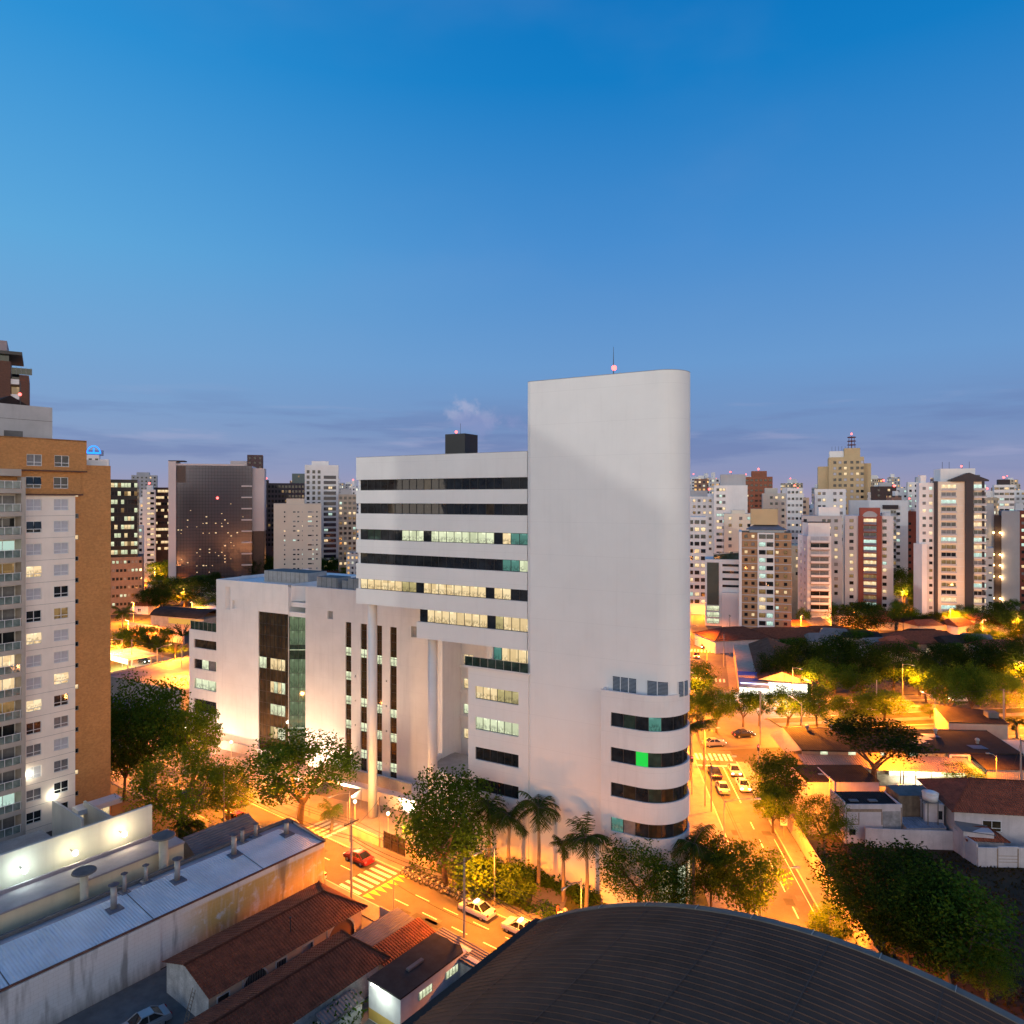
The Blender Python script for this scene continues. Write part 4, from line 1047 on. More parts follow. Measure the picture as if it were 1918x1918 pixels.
# painted markings
b = MB(); rp = random.Random(12)
for k in range(16):
    for fr, lo, hi, y0, y1, zz, sw in ((PA, -60, 46, .9, 7.2, .023, 0), (PS, -62, 22, -3.3, 3.0, .031, 1), (PB, 14, 130, -4, 3.8, .039, 0)):
        u, v = rp.uniform(lo, hi), rp.uniform(y0, y1); du, dv = rp.uniform(.8, 4.5), rp.uniform(.5, 1.3)
        q = [(u, v), (u + du, v), (u + du, v + dv), (u, v + dv)]
        b.poly([fr(*((y, x) if sw else (x, y)), zz) for x, y in q], rp.randint(0, 1))
struct('asphalt_patch', b, [mat('dark asphalt patch', (.050, .048, .046), .8, .25, .8, fine=.3), mat('worn asphalt patch', (.12, .115, .11), .8, .2, .8, fine=.3)])
b = MB()
def stripe(fr, x0, x1, y0, y1, z, mi=0): b.poly([fr(x0, y0, z), fr(x1, y0, z), fr(x1, y1, z), fr(x0, y1, z)], mi)
for k in range(7): stripe(PA, 1.6, 5.4, 0.95 + k * 0.98, 1.43 + k * 0.98, .026)
for k in range(7):
    y = 1.0 + k * 0.98
    b.poly([PA(5.9, y, .026), PA(7.7, y + .45, .026), PA(5.9, y + .9, .026)], 1)
for k in range(14): stripe(PA, 9.5 + 4.6 * k, 11.8 + 4.6 * k, 2.9, 3.05, .026); stripe(PA, 9.5 + 4.6 * k + 1.3, 11.8 + 4.6 * k + 1.3, 5.1, 5.22, .026)
for k in range(20): stripe(PA, -2 - 4.6 * k, 0.3 - 4.6 * k, 4.1, 4.25, .026)
for k in range(5): stripe(PA, -14.5 + k * 1.1, -13.95 + k * 1.1, 7.5, 11.6, .138)
for k in range(8): stripe(PS, -3.3 + k * .86, -2.85 + k * .86, 24.5, 28.0, .034)
stripe(PS, -3.5, 3.5, 21.6, 22.0, .034)
stripe(PS, 0.75, 0.9, 6, 21.4, .034)
for k in range(9): stripe(PS, 0.75, 0.9, -48 + k * 5.6, -45.6 + k * 5.6, .034)
stripe(PS, 2.9, 3.0, -60, -6, .034)
for k in range(55):
    stripe(PB, 14 + k * 6, 16.4 + k * 6, -0.07, 0.07, .042); stripe(PB, 14 + k * 6, 16.4 + k * 6, 17.4, 17.54, .042)
for k in range(10): stripe(PF, -5 + k * 1.02, -4.5 + k * 1.02, 3, 6.5, .050); stripe(PF, -5 + k * 1.02, -4.5 + k * 1.02, 40, 44, .050)
stripe(PF, -0.1, 0.1, 8, 39, .050, 1)
for k in range(30): stripe(PC, -6 - k * 6, -3.6 - k * 6, -8.07, -7.93, .038); stripe(PC, -6 - k * 6, -3.6 - k * 6, 7.93, 8.07, .038)
struct('road_markings', b, [PAINT, PAINTY])

# ------------------------------------------------------------------ tiled roofs
def tiled(m, e0, e1, r0, r1, mi=0, row=0.40, lift=0.05):
    e0, e1, r0, r1 = map(Vector, (e0, e1, r0, r1))
    d = (e1 - e0).normalized(); nrm = (e1 - e0).cross(r0 - e0 if (r0 - e0).length > .1 else r1 - e1).normalized()
    if nrm.z < 0: nrm = -nrm
    n = max(2, int(max((r0 - e0).length, (r1 - e1).length) / row))
    for k in range(n):
        f, g = k / n, (k + 1) / n
        a, c = e0.lerp(r0, f), e1.lerp(r1, f); p, q = e0.lerp(r0, g), e1.lerp(r1, g)
        A, Cc = a + nrm * lift, c + nrm * lift
        u = lambda v: ((v - e0).dot(d), (v - e0).length)
        m.poly([A, Cc, q, p], mi, [u(a), u(c), u(q), u(p)]); m.poly([a, c, Cc, A], mi, [u(a), u(c), u(c), u(a)])

def shift(m, dx, dy):
    m.v = [(x - dx, y - dy, z) for x, y, z in m.v]; return m

def arch_wall(m, y0, y1, z1, ops, x, mi=0, dep=0.25):
    """wall in the plane x facing +x with arched or square openings: ops = (ya, yb, zb, zt, arched)"""
    cuts = sorted(ops)
    yc = y0
    def Q(ya, za, yb, zb): m.poly([(x, ya, za), (x, yb, za), (x, yb, zb), (x, ya, zb)], mi)
    for ya, yb, zb, zt, ar in cuts:
        Q(yc, 0, ya, z1); yc = yb
        if zb > 0: Q(ya, 0, yb, zb)
        if ar:
            r = (yb - ya) / 2; c = (ya + yb) / 2; h = min(r, zt - zb - .2); n = 12
            pts = [(c - r * math.cos(math.pi * k / n), zt - h + h * math.sin(math.pi * k / n)) for k in range(n + 1)]
            for k in range(n):
                (a1, b1), (a2, b2) = pts[k], pts[k + 1]
                m.poly([(x, a1, b1), (x, a2, b2), (x, a2, z1), (x, a1, z1)], mi); m.poly([(x, a1, b1), (x - dep, a1, b1), (x - dep, a2, b2), (x, a2, b2)], mi)
                m.poly([(x + .02, a1, b1), (x + .02, a2, b2), (x + .02, c + (a2 - c) * 1.1, zt - h + (b2 - zt + h) * 1.1), (x + .02, c + (a1 - c) * 1.1, zt - h + (b1 - zt + h) * 1.1)], 1)
        else: Q(ya, zt, yb, z1); m.box(x - .01, x + .05, ya - .12, yb + .12, zt, zt + .12, 1)
        m.box(x - .01, x + .05, ya - .12, ya, zb, zt, 1); m.box(x - .01, x + .05, yb, yb + .12, zb, zt if not ar else zt - (yb - ya) / 2, 1)
    Q(yc, 0, y1, z1)

PEACH = mat('peach render', (0.50, 0.36, 0.25), 0.85, 0.15, 0.7, streak=0.3)
PEEL = mat('peeling white render', (0.50, 0.50, 0.48), 0.85, 0.3, 1.0, streak=0.5, fine=0.35)
def tile_house_long():
    A0, B0 = 12.0, -22.0
    T = thing('tile_roof_house', 'long terraced house with arched doorways under a brown tile roof beside the warehouse wall', 'house', PA(A0, B0), ANG_A)
    m = MB(); ops = [(-8.6, -5.0, 0, 2.75, 1), (-11.7, -10.5, 0, 2.3, 0), (-14.8, -13.7, .9, 2.3, 0), (-18.4, -15.8, 0, 2.75, 1), (-21.0, -19.9, 0, 2.2, 0)]
    arch_wall(m, -21.9, -4.0, 2.95, ops, 11.6)
    m.poly([(4, -4, 0), (11.6, -4, 0), (11.6, -4, 2.95), (4, -4, 2.95)])
    m.poly([(4, -21.9, 0), (11.6, -21.9, 0), (11.6, -21.9, 2.95), (7.8, -21.9, 4.2), (4, -21.9, 2.95)], 1); m.poly([(4, -21.9, 0), (4, -4, 0), (4, -4, 2.95), (4, -21.9, 2.95)])
    shift(m, A0, B0).build('wall', [PEACH, PEEL], T)
    for (ya, yb, zb, zt, ar), nm, mt in zip(ops, ('garage_door', 'door', 'window', 'gate', 'door'), (mat('brown door', (.16, .08, .05), .6, .2), mat('grey door', (.3, .3, .3), .6, .1), GDARK, DFRAME, mat('dark wood', (.06, .04, .03)))):
        m = MB(); m.poly([(11.38, ya, zb), (11.38, yb, zb), (11.38, yb, zt), (11.38, ya, zt)])
        if nm in ('gate', 'window'):
            k = ya + .15
            while k < yb: m.box(11.42, 11.46, k, k + .03, zb, zt, 1); k += .18
        shift(m, A0, B0).build(nm, [mt, STEEL], T)
    m = MB(); ez, rz = 2.95, 4.3
    tiled(m, (12.15, -22.2, ez), (12.15, -3.6, ez), (7.8, -22.2, rz), (7.8, -6.2, rz)); tiled(m, (3.6, -22.2, ez), (3.6, -3.6, ez), (7.8, -22.2, rz), (7.8, -6.2, rz)); tiled(m, (3.6, -3.6, ez), (12.15, -3.6, ez), (7.8, -6.2, rz), (7.8, -6.2, rz))
    m.tube([(7.8, -22.2, rz + .04), (7.8, -6.2, rz + .04)], .13, 6); m.tube([(7.8, -6.2, rz + .04), (12.15, -3.6, ez + .05)], .12, 6); m.tube([(7.8, -6.2, rz + .04), (3.6, -3.6, ez + .05)], .12, 6)
    m.poly([(12.1, -22.1, ez - .06), (12.1, -3.7, ez - .06), (7.8, -6.3, rz - .08), (7.8, -22.1, rz - .08)], 1)
    shift(m, A0, B0).build('roof', [TILE, CONCD], T)
    m = MB(); m.tube([(10.2, -12.2, 3.3), (10.2, -12.2, 5.0)], .06, 6); m.tube([(10.2, -12.2, 5.0), (10.2, -12.2, 5.1)], .13, 6)
    shift(m, A0, B0).build('flue', [DFRAME], T)
tile_house_long()
def tile_house_low():
    A0, B0 = 20.3, -34.0
    T = thing('tile_roof_house', 'long low house under a weathered tile roof nearest the lower frame edge', 'house', PA(A0, B0), ANG_A)
    m = MB(); m.box(13.5, 19.9, -34, -8.4, 0, 2.68); shift(m, A0, B0).build('wall', [PEEL], T)
    m = MB(); ez, rz = 2.7, 4.1
    tiled(m, (20.4, -34.2, ez), (20.4, -7.9, ez), (16.7, -34.2, rz), (16.7, -9.6, rz)); tiled(m, (13.0, -34.2, ez), (13.0, -7.9, ez), (16.7, -34.2, rz), (16.7, -9.6, rz)); tiled(m, (13.0, -7.9, ez), (20.4, -7.9, ez), (16.7, -9.6, rz), (16.7, -9.6, rz))
    m.tube([(16.7, -34.2, rz + .04), (16.7, -9.6, rz + .04)], .13, 6); m.tube([(16.7, -9.6, rz + .04), (20.4, -7.9, ez + .05)], .12, 6); m.tube([(16.7, -9.6, rz + .04), (13.0, -7.9, ez + .05)], .12, 6)
    shift(m, A0, B0).build('roof', [TILED], T)
tile_house_low()
def shed(name, label, a0, a1, b0, b1, z0, z1, rm, wm, cat='shed', hollow=False, along_b=True):
    T = thing(name, label, cat, PA(a0, b0), ANG_A)
    if hollow:
        m = MB()
        for x in (.15, a1 - a0 - .15):
            for y in (.15, b1 - b0 - .15): m.tube([(x, y, 0), (x, y, z0)], .07, 6)
        m.build('post', [STEEL], T)
    else:
        m = MB(); m.box(.15, a1 - a0 - .15, .1, b1 - b0 - .1, 0, z0 - .05); m.build('wall', [wm], T)
    m = MB(); w, d = a1 - a0, b1 - b0
    if isinstance(rm, bpy.types.Material) and rm in (TILE, TILED): tiled(m, (w, 0, z0), (w, d, z0), (0, 0, z1), (0, d, z1))
    else:
        P = [(0, 0, z1), (w, 0, z0), (w, d, z0), (0, d, z1)]
        m.poly(P, 0, [(0, 0), (0, w), (d, w), (d, 0)] if along_b else [(0, 0), (w, 0), (w, d), (0, d)]); m.poly([(p[0], p[1], p[2] - .08) for p in P], 0, [(0, 0), (0, w), (d, w), (d, 0)])
        m.box(w - .04, w + .06, 0, d, z0 - .12, z0 + .02)
    m.build('roof', [rm], T)
    return T
shed('awning', 'ribbed sheet awning over the yard gate beside the arched house', 15.0, 18.0, -8.6, -1.8, 2.7, 3.1, SHEETROOF, PEEL, 'awning', True, False)
shed('tile_shed', 'small tile roofed lean to beside the ribbed awning', 18.15, 21.0, -9.0, -1.7, 2.4, 3.1, TILE, PEACH)
shed('sheet_shed', 'low sheet roofed shed between the weathered tile house and the dark roofed garage', 20.6, 22.0, -17.0, -12.6, 1.9, 2.3, SHEETROOF, PEEL)
def garage():
    T = thing('garage_building', 'flat dark roofed garage with a lit white and yellow end wall', 'building', PA(22.2, -12.4), ANG_A)
    w, d, h = 4.4, 9.0, 3.7
    m = MB(); m.box(0.1, w - .1, .1, d - .1, 0, h - .1); m.quad((.1, .095, .1), (w - .1, .095, .1), (w - .1, .095, 1.1), (.1, .095, 1.1), 1)
    m.build('wall', [mat('bright white render', (.7, .71, .69), .8, .1, 1, streak=.2), mat('yellow dado', (.62, .42, .10), .8, .1)], T)
    m = MB(); m.prism([(0, 0), (w, 0), (w, d * .93), (w * .8, d), (w * .6, d * .97), (w * .4, d), (0, d * .98)], h - .1, h + .06); m.build('roof', [mat('bitumen roof', (.028, .026, .026), .9, .4, .8, fine=.2)], T)
    for y in (2.4, 6.0):
        m = MB(); m.quad((w - .08, y, 2.2), (w - .08, y + 1.7, 2.2), (w - .08, y + 1.7, 2.9), (w - .08, y, 2.9)); 
        for k in range(5): m.box(w - .07, w - .03, y + k * .42, y + k * .42 + .03, 2.2, 2.9, 1)
        m.build('window', [LG, DFRAME], T)
    m = MB(); m.box(0.5, 1.5, -.05, .09, 3.42, 3.5); l = m.build('wall_lamp', [WLAMP], T)
    ld = bpy.data.lights.new('lamp_light', 'AREA'); ld.energy = 70; ld.size = 1.0; ld.color = (.9, 1, .85); lo = link('lamp_light', ld, T, (2.2, -1.2, 3.5)); lo.rotation_euler = (rad(35), 0, 0)
    m = MB(); m.box(2, 2.4, 3, 5, h + .06, h + .25); m.build('roof_box', [CONCD], T)
garage()
T = shed('skylight_shed', 'broad sheet roof with pale skylight panels beside the street', 22.0, 33.5, -4.6, -1.9, 3.0, 3.5, SHEETROOF, PEEL)
for k, (x, y) in enumerate(((1.2, .4), (3.2, 1.3), (5.0, .5), (6.8, 1.4), (9.0, .6), (2.4, .3))):
    m = MB(); z = lambda x_: 3.53 - .5 * x_ / 11.5
    m.quad((x, y, z(x)), (x + 1.5, y, z(x + 1.5)), (x + 1.5, y + .55, z(x + 1.5)), (x, y + .55, z(x))); m.build('skylight', [CURTAIN], T)
def wall_run(label, pts, h, m_, th=.18, name='garden_wall', cap=True):
    b = MB()
    for (x0, y0), (x1, y1) in zip(pts, pts[1:]):
        d = Vector((x1 - x0, y1 - y0)); n = Vector((-d.y, d.x)).normalized() * th / 2
        b.prism([(x0 + n.x, y0 + n.y), (x0 - n.x, y0 - n.y), (x1 - n.x, y1 - n.y), (x1 + n.x, y1 + n.y)], 0, h)
    return tag(b.build(name, [m_]), label, 'wall')
wall_run('grey block wall along the yard beside the weathered tile house', [PA(22.0, -13)[:2], PA(22.2, -24)[:2]], 1.5, PEEL)
wall_run('grey yard wall with a wire fence beside the dark garage', [PA(27.5, -14)[:2], PA(27.2, -3)[:2]], 1.8, CONC)
wall_run('front wall and hoarding panel closing the arched house yard', [PA(12.4, -2.0)[:2], PA(15.0, -2.0)[:2]], 2.4, PEACH)
T = thing('street_gate', 'dark framed gate beside the bright low plaza wall', 'gate', PA(-1.0, 10.7), ANG_A)
m = MB()
for k in range(4): m.box(k * 1.4, k * 1.4 + .1, 0, .1, 0, 2.5)
m.box(0, 4.3, 0, .1, 2.4, 2.5); m.box(0, 4.3, 0, .1, .05, .15); m.build('gate_frame', [DFRAME], T)
m = MB(); m.quad((0.1, .05, .2), (4.2, .05, .2), (4.2, .05, 2.4), (.1, .05, 2.4)); m.build('panel', [GBROWN], T)
wall_run('low bright wall beside the plaza driveway', [PA(-7.8, 10.7)[:2], PA(-1.2, 10.7)[:2]], 1.5, mat('yellow white render', (.6, .55, .42)))
wall_run('pale wall along the pavement behind the parked motorcycles', [PA(3.4, 10.7)[:2], PA(9, 10.8)[:2]], 2.0, PEACH)
# clutter in the yard by the warehouse
T = thing('ladder', 'wooden ladder leaning on the peeling gable of the arched house', 'ladder', PA(9.6, -22.2), ANG_A)
m = MB()
for x in (0, .45): m.tube([(x, -1.0, 0), (x, -.1, 3.0)], .035, 5)
for k in range(9): m.tube([(0, -1 + .1 * k, .3 + .3 * k), (.45, -1 + .1 * k, .3 + .3 * k)], .025, 5)
m.build('frame', [mat('weathered wood', (.2, .16, .12))], T)
# ------------------------------------------------------------------ dark vaulted roof in front
def vault():
    AC, ZC, RR, b1, b0 = 61.0, 16.55, 48.6, -2.0, -52.0
    T = thing('vaulted_hall', 'big dark barrel vaulted hall roof with ribbed sheets across the lower right', 'building', PA(AC, b0), ANG_A)
    h0 = 26.6; n = 72
    xs = [-h0 + 2 * h0 * i / n for i in range(n + 1)]
    zf = lambda x: ZC - (RR - math.sqrt(RR * RR - x * x))
    D = b1 - b0
    m = MB(); y = 0.0; prof = []
    while y < D - .9: prof += [(y, 0), (y + .50, 0.0), (y + .53, .05), (y + .63, .05)]; y += .67
    prof.append((D - .9, 0))
    base = len(m.v)
    for yy, dz in prof:
        for x in xs: m.v.append((x, yy, zf(x) + dz))
    W = n + 1
    for j in range(len(prof) - 1):
        for i in range(n):
            a = j * W + i; m.f.append((a, a + 1, a + W + 1, a + W)); m.m.append(0); m.uv.append(None)
    m.build('roof', [VAULT], T)
    for xx in range(-22, 24, 7):
        m = MB(); x0, x1 = xx + .0, xx + .10; m.quad((x0, 0, zf(x0) + .062), (x1, 0, zf(x1) + .062), (x1, D - .9, zf(x1) + .062), (x0, D - .9, zf(x0) + .062)); m.build('sheet_lap', [mat('lapped sheet', (.085, .05, .036), .85, .2)], T)
    m = MB()
    for i in range(n):
        x0, x1 = xs[i], xs[i + 1]
        def bx(ya, yb, za, zb, mi=0):
            m.quad((x0, ya, zf(x0) + zb), (x1, ya, zf(x1) + zb), (x1, yb, zf(x1) + zb), (x0, yb, zf(x0) + zb), mi)
            m.quad((x0, ya, zf(x0) + za), (x1, ya, zf(x1) + za), (x1, ya, zf(x1) + zb), (x0, ya, zf(x0) + zb), mi); m.quad((x0, yb, zf(x0) + za), (x1, yb, zf(x1) + za), (x1, yb, zf(x1) + zb), (x0, yb, zf(x0) + zb), mi)
        bx(D - .62, D, -.5, .12); bx(D - .9, D - .62, -.4, -.12, 1)
        if i % 6 == 3: m.box(x0, x0 + .05, D - .64, D + .02, zf(x0) + .1, zf(x0) + .2, 2)
    m.build('edge_gutter', [GUTTER, DFRAME, STEEL], T)
    m = MB(); 
    for s in (-1, 1):
        x = s * h0; m.box(x - .5, x + .5, 0, D, zf(h0) - .9, zf(h0) + .12)
    m.build('eaves_parapet', [mat('black eaves', (.02, .018, .017), .8)], T)
    m = MB(); m.poly([(x, D - .3, zf(x) - .05) for x in xs] + [(h0, D - .3, 0), (-h0, D - .3, 0)]); m.quad((-h0, 0, 0), (-h0, D - .3, 0), (-h0, D - .3, zf(h0)), (-h0, 0, zf(h0))); m.quad((h0, 0, 0), (h0, D - .3, 0), (h0, D - .3, zf(h0)), (h0, 0, zf(h0)))
    m.build('wall', [CONCD], T)
vault()
# ------------------------------------------------------------------ low houses and yards on the right
PINKW = mat('mauve white render', (0.58, 0.52, 0.52), 0.85, 0.12, 0.6, streak=0.35, fine=0.15)
ORW = mat('ribbed wall sheet', (0.42, 0.34, 0.27), 0.7, 0.1)
RIBBED = mat('ribbed pale sheet', (0.40, 0.30, 0.22), 0.6, 0.12, 0.6, uvwave=(0.4, 0.05))
FENCEW = mat('fence panel', (0.50, 0.40, 0.33), 0.75, 0.12, 0.7, streak=0.3)
def workshop():
    # long dark roof; back edge to front edge falls slightly towards us
    T = thing('workshop_building', 'long workshop under a dark sheet roof between the side street and the avenue', 'building', (51, 126.5, 0), rad(-3))
    L = 37.0
    m = MB(); m.box(0, L, 0.4, 9.5, 0, 4.0); m.poly([(0, .4, 0), (0, 9.5, 0), (0, 9.5, 4.6), (0, .4, 4.0)])
    k = .3
    while k < L: m.box(k, k + .05, .34, .39, 2.1, 4.0, 0); k += .45
    m.build('wall', [ORW], T)
    m = MB(); P = [(-.2, -.2, 4.05), (L + .3, -.2, 4.05), (L + .3, 10.2, 4.75), (-.2, 10.2, 4.75)]
    m.poly(P, 0, [(0, 0), (L, 0), (L, 10), (0, 10)]); m.box(-.2, L + .3, -.22, -.1, 3.85, 4.05); m.box(-.25, L + .35, 10.2, 10.35, 4.4, 4.85, 1)
    m.poly([(-2.8, 1.0, 3.2), (-.2, -.2, 4.0), (-.2, 10.2, 4.75), (-2.8, 9.5, 3.6)], 2, [(0, 0), (0, 3), (10, 3), (10, 0)])
    m.build('roof', [DARKROOF, GUTTER, RIBBED], T)
    for x, y in ((21, 3.5), (24.5, 6.5), (30, 1.6), (22.5, 5.2)):
        m = MB(); z = 4.08 + (y + .2) * .0673; m.quad((x, y, z), (x + 2.6, y, z), (x + 2.2, y + 1.6, z + .11), (x - .4, y + 1.6, z + .11)); m.build('skylight', [mat('dusty skylight', (.14, .13, .16), .5, .2)], T)
    for x, y in ((4, 9.2), (8.4, 9.4), (27, 8.4), (32, 4)):
        m = MB(); z = 4.08 + y * .067; m.tube([(x, y, z), (x, y, z + .5)], .25, 10); m.ball((x, y, z + .65), .42, 0, 10, 6, .8); m.build('roof_vent', [STEEL], T)
    for x in (3.2, 8.0, 13.5, 18.5):
        m = MB(); m.quad((x, .33, 1.9), (x + 1.25, .33, 1.9), (x + 1.25, .33, 3.75), (x, .33, 3.75)); m.build('window', [LG], T)
    m = MB(); m.box(24.8, 28.4, -.4, .35, 2.2, 3.8); m.quad((25.2, -.42, 2.5), (27.9, -.42, 2.5), (27.9, -.42, 3.5), (25.2, -.42, 3.5), 1); m.build('window_bay', [PINKW, LDIM], T)
    # lean to with lit bays
    m = MB(); P = [(-1, -4.6, 2.5), (27.5, -5.6, 2.5), (27.5, -.1, 3.3), (-1, -.1, 3.3)]; m.poly(P, 0, [(0, 0), (28, 0), (28, 5), (0, 5)]); m.box(-1, 27.5, -4.7, -4.55, 2.35, 2.5, 1); m.build('lean_to_roof', [RIBBED, GUTTER], T)
    m = MB(); m.box(14.5, 27.3, -.6, .3, 0, 2.4, 0); m.build('lit_bay', [mat('white wall', (.7, .7, .66))], T)
    for k in range(6):
        m = MB(); m.tube([(14.5 + k * 2.5, -4.7, 0), (14.5 + k * 2.5, -4.7, 2.45)], .09, 6); m.build('post', [STEEL], T)
    ld = bpy.data.lights.new('lamp_light', 'AREA'); ld.energy = 2600; ld.shape = 'RECTANGLE'; ld.size = 12; ld.size_y = 1; ld.color = (1, .86, .55); link('lamp_light', ld, T, (21, -2.6, 2.3))
    # step up at the right with a ribbed screen
    m = MB(); m.box(28.5, 37.2, -4.8, .38, 0, 2.9); k = 28.6
    while k < 37: m.box(k, k + .12, -4.86, -4.8, .2, 2.9); k += .3
    m.build('ribbed_screen', [ORW], T)
    m = MB(); m.poly([(28.3, -5.0, 2.95), (37.5, -5.0, 2.95), (36.8, -.2, 3.9), (28.3, -.2, 3.9)], 0, [(0, 0), (9, 0), (9, 5), (0, 5)]); m.build('screen_roof', [DARKROOF], T)
    # yellow lit end block
    m = MB(); m.box(37.5, 43.5, -5.5, 8, 0, 3.6); m.box(37.4, 43.6, -5.6, 8.1, 3.6, 3.75); m.build('end_block', [mat('ochre white render', (.6, .5, .36), .8, .1, .5)], T)
    m = MB()
    for k in range(3): m.quad((39 + k * .9, -5.52, 2.5), (39.7 + k * .9, -5.52, 2.5), (39.7 + k * .9, -5.52, 3.0), (39 + k * .9, -5.52, 3.0))
    m.build('window', [GDARK], T)
workshop()
def flat_block(name, label, x0, x1, y0, y1, h, wm, rm, par=.35, rot=0, cat='building', lip=True):
    T = thing(name, label, cat, (x0, y0, 0), rot)
    w, d = x1 - x0, y1 - y0
    m = MB(); m.box(0, w, 0, d, 0, h - .05)
    if par: m.box(0, w, 0.0, .16, h - .05, h + par); m.box(0, .16, .16, d, h - .05, h + par * 1.6); m.box(w - .16, w, .16, d, h - .05, h + par * .8)
    m.build('wall', [wm], T)
    m = MB(); e = .16 if par else -.15
    m.poly([(e, e, h), (w - e, e, h), (w - e, d, h + .35), (e, d, h + .35)], 0, [(0, 0), (w, 0), (w, d), (0, d)]); m.build('roof', [rm], T)
    return T
T = thing('studio_block', 'very low block on the avenue with a lifted dark lean to roof', 'building', (84.5, 139.5, 0), rad(-4))
m = MB(); m.box(0, 11, 0, 5.5, 0, 4.6); m.poly([(0, 0, 4.6), (0, 5.5, 4.6), (0, 5.5, 6.6)]); m.build('wall', [ORW], T)
m = MB(); m.poly([(-.3, -.3, 5.0), (11.3, -.3, 4.7), (11.3, 5.8, 5.6), (-.3, 5.8, 6.7)], 0, [(0, 0), (11, 0), (11, 6), (0, 6)]); m.build('roof', [DARKROOF], T)
m = MB(); m.box(8.5, 10.5, 2, 3.6, 5.2, 6.3); m.build('water_tank', [CONCD], T)
flat_block('black_roof_house', 'long white house with a plain black sheet roof behind the street trees', 47.0, 58.5, 114.8, 121.2, 3.0, PINKW, DARKROOF, 0)
wall_run('white party wall dividing the black roofed house', [(51.0, 114.2), (51.0, 121.6)], 3.3, PINKW)
T = flat_block('white_box_house', 'boxy white house with a sunken dark sheet roof and patched walls', 46.4, 54.4, 100.5, 105.2, 5.0, PINKW, DARKROOF, .45)
m = MB()
for x0, x1, z0, z1 in ((.15, .3, 0, 5), (5.1, 5.25, 2.6, 4.4), (0.3, 5.2, 4.4, 4.8), (.3, 2, 2.6, 2.75), (7.8, 7.95, 0, 5), (1.9, 2.02, 2.7, 4.3)): m.box(x0, x1, -.025, -.002, z0, z1)
m.build('bare_mortar', [mat('bare mortar', (.30, .21, .15), .9, .3, 2)], T)
m = MB(); m.box(5.3, 7.75, -.02, -.003, 1.9, 4.5); m.build('grey_patch', [mat('grey patch', (.30, .29, .29), .9, .3, 1.2, streak=.4)], T)
m = MB(); m.quad((.6, -.03, 1.2), (1.5, -.03, 1.2), (1.5, -.03, 2.0), (.6, -.03, 2.0)); m.build('window', [GDARK], T)
m = MB(); m.quad((-.02, 1.6, 2.9), (-.02, 3.0, 2.9), (-.02, 3.0, 4.2), (-.02, 1.6, 4.2)); m.build('window', [GBROWN], T)
for k, x in enumerate((1.5, 4.2)):
    m = MB(); m.box(x, x + 1.2, 1.5, 2.2, 5.15, 5.3); m.build('skylight', [SHEETROOF], T)
flat_block('stained_shed', 'tall stained brown shed between the white box house and the tiled house', 55.0, 60.5, 102.5, 106, 5.6, mat('stained brown render', (.17, .12, .08), .9, .4, .8, streak=.6), CONCD, .2)
wall_run('broken white lot wall below the boxy white house', [(48.8, 99.6), (52, 99.2), (60.4, 98.6)], 2.6, PINKW)
wall_run('white lot wall returning towards us with a ragged top', [(60.4, 98.6), (60.8, 94.2)], 3.0, PINKW)
T = thing('lot_wall', 'near white lot wall with bare mortar joints below the tiled house', 'wall', (60.8, 94.0, 0), rad(-2))
m = MB(); rr = random.Random(3); x = 0
while x < 22: m.box(x, x + 2.6, 0, .18, 0, 2.7 + rr.uniform(-.25, .25)); x += 2.6
m.build('wall', [PINKW], T)
m = MB()
for k in range(9): m.box(2.4 + k * 2.6, 2.55 + k * 2.6, -.03, -.002, 0, 2.5)
for z in (.7, 1.1, 1.5): m.box(2.6, 5.0, -.03, -.002, z, z + .06)
m.build('bare_mortar', [mat('bare mortar', (.30, .21, .15), .9, .3, 2)], T)
flat_block('yard_lean_to', 'pale blue sheet lean to roof inside the broken lot wall', 54.6, 60.0, 99.6, 102.2, 2.6, PINKW, mat('blue sheet roof', (.20, .25, .32), .5, .3, .8, uvwave=(.4, .05)), 0)
def tiled_house(name, label, cx, cy, w, d, h, rz, rot, rm, wm, hipw=None, wins=(), cat='house', group=None):
    T = thing(name, label, cat, (cx, cy, 0), rot, group)
    m = MB(); m.box(-w / 2, w / 2, 0, d, 0, h); m.build('wall', [wm], T)
    e = .5; q = hipw if hipw is not None else d / 2
    m = MB(); a, b, c, f = (-w / 2 - e, -e, h), (w / 2 + e, -e, h), (w / 2 + e, d + e, h), (-w / 2 - e, d + e, h)
    r0, r1 = (-w / 2 - e + q, d / 2, rz), (w / 2 + e - q, d / 2, rz)
    row = .45
    tiled(m, a, b, r0, r1, 0, row); tiled(m, b, c, r1, r1, 0, row); tiled(m, f, c, r0, r1, 0, row); tiled(m, a, f, r0, r0, 0, row)
    m.poly([(p[0], p[1], h - .05) for p in (a, b, c, f)], 1)
    for p, r_ in ((a, r0), (b, r1), (c, r1), (f, r0)): m.tube([p, r_], .13, 5)
    m.tube([r0, r1], .14, 5)
    m.build('roof', [rm, CONCD], T)
    for x, z, ww, hh, pm in wins: put(T, window_mesh(ww, hh, pm, FRAME, 2), x, -.02, z)
    return T
TERRA = mat('red brown tile', (0.36, 0.088, 0.036), 0.85, 0.35, 1.2, uvwave=(0.32, 0.06), fine=0.3)
T = tiled_house('white_tiled_house', 'two storey white house with a broad red brown hipped tile roof and white water tank', 69.0, 97.5, 17.0, 10.5, 5.4, 8.0, rad(-8), TERRA, PINKW, 5.0, ((-5.0, 2.8, 2.4, 1.5, GBROWN), (1.8, 2.6, 2.0, 1.5, CURTAIN2), (5.2, 2.6, 1.8, 1.5, GDARK)))
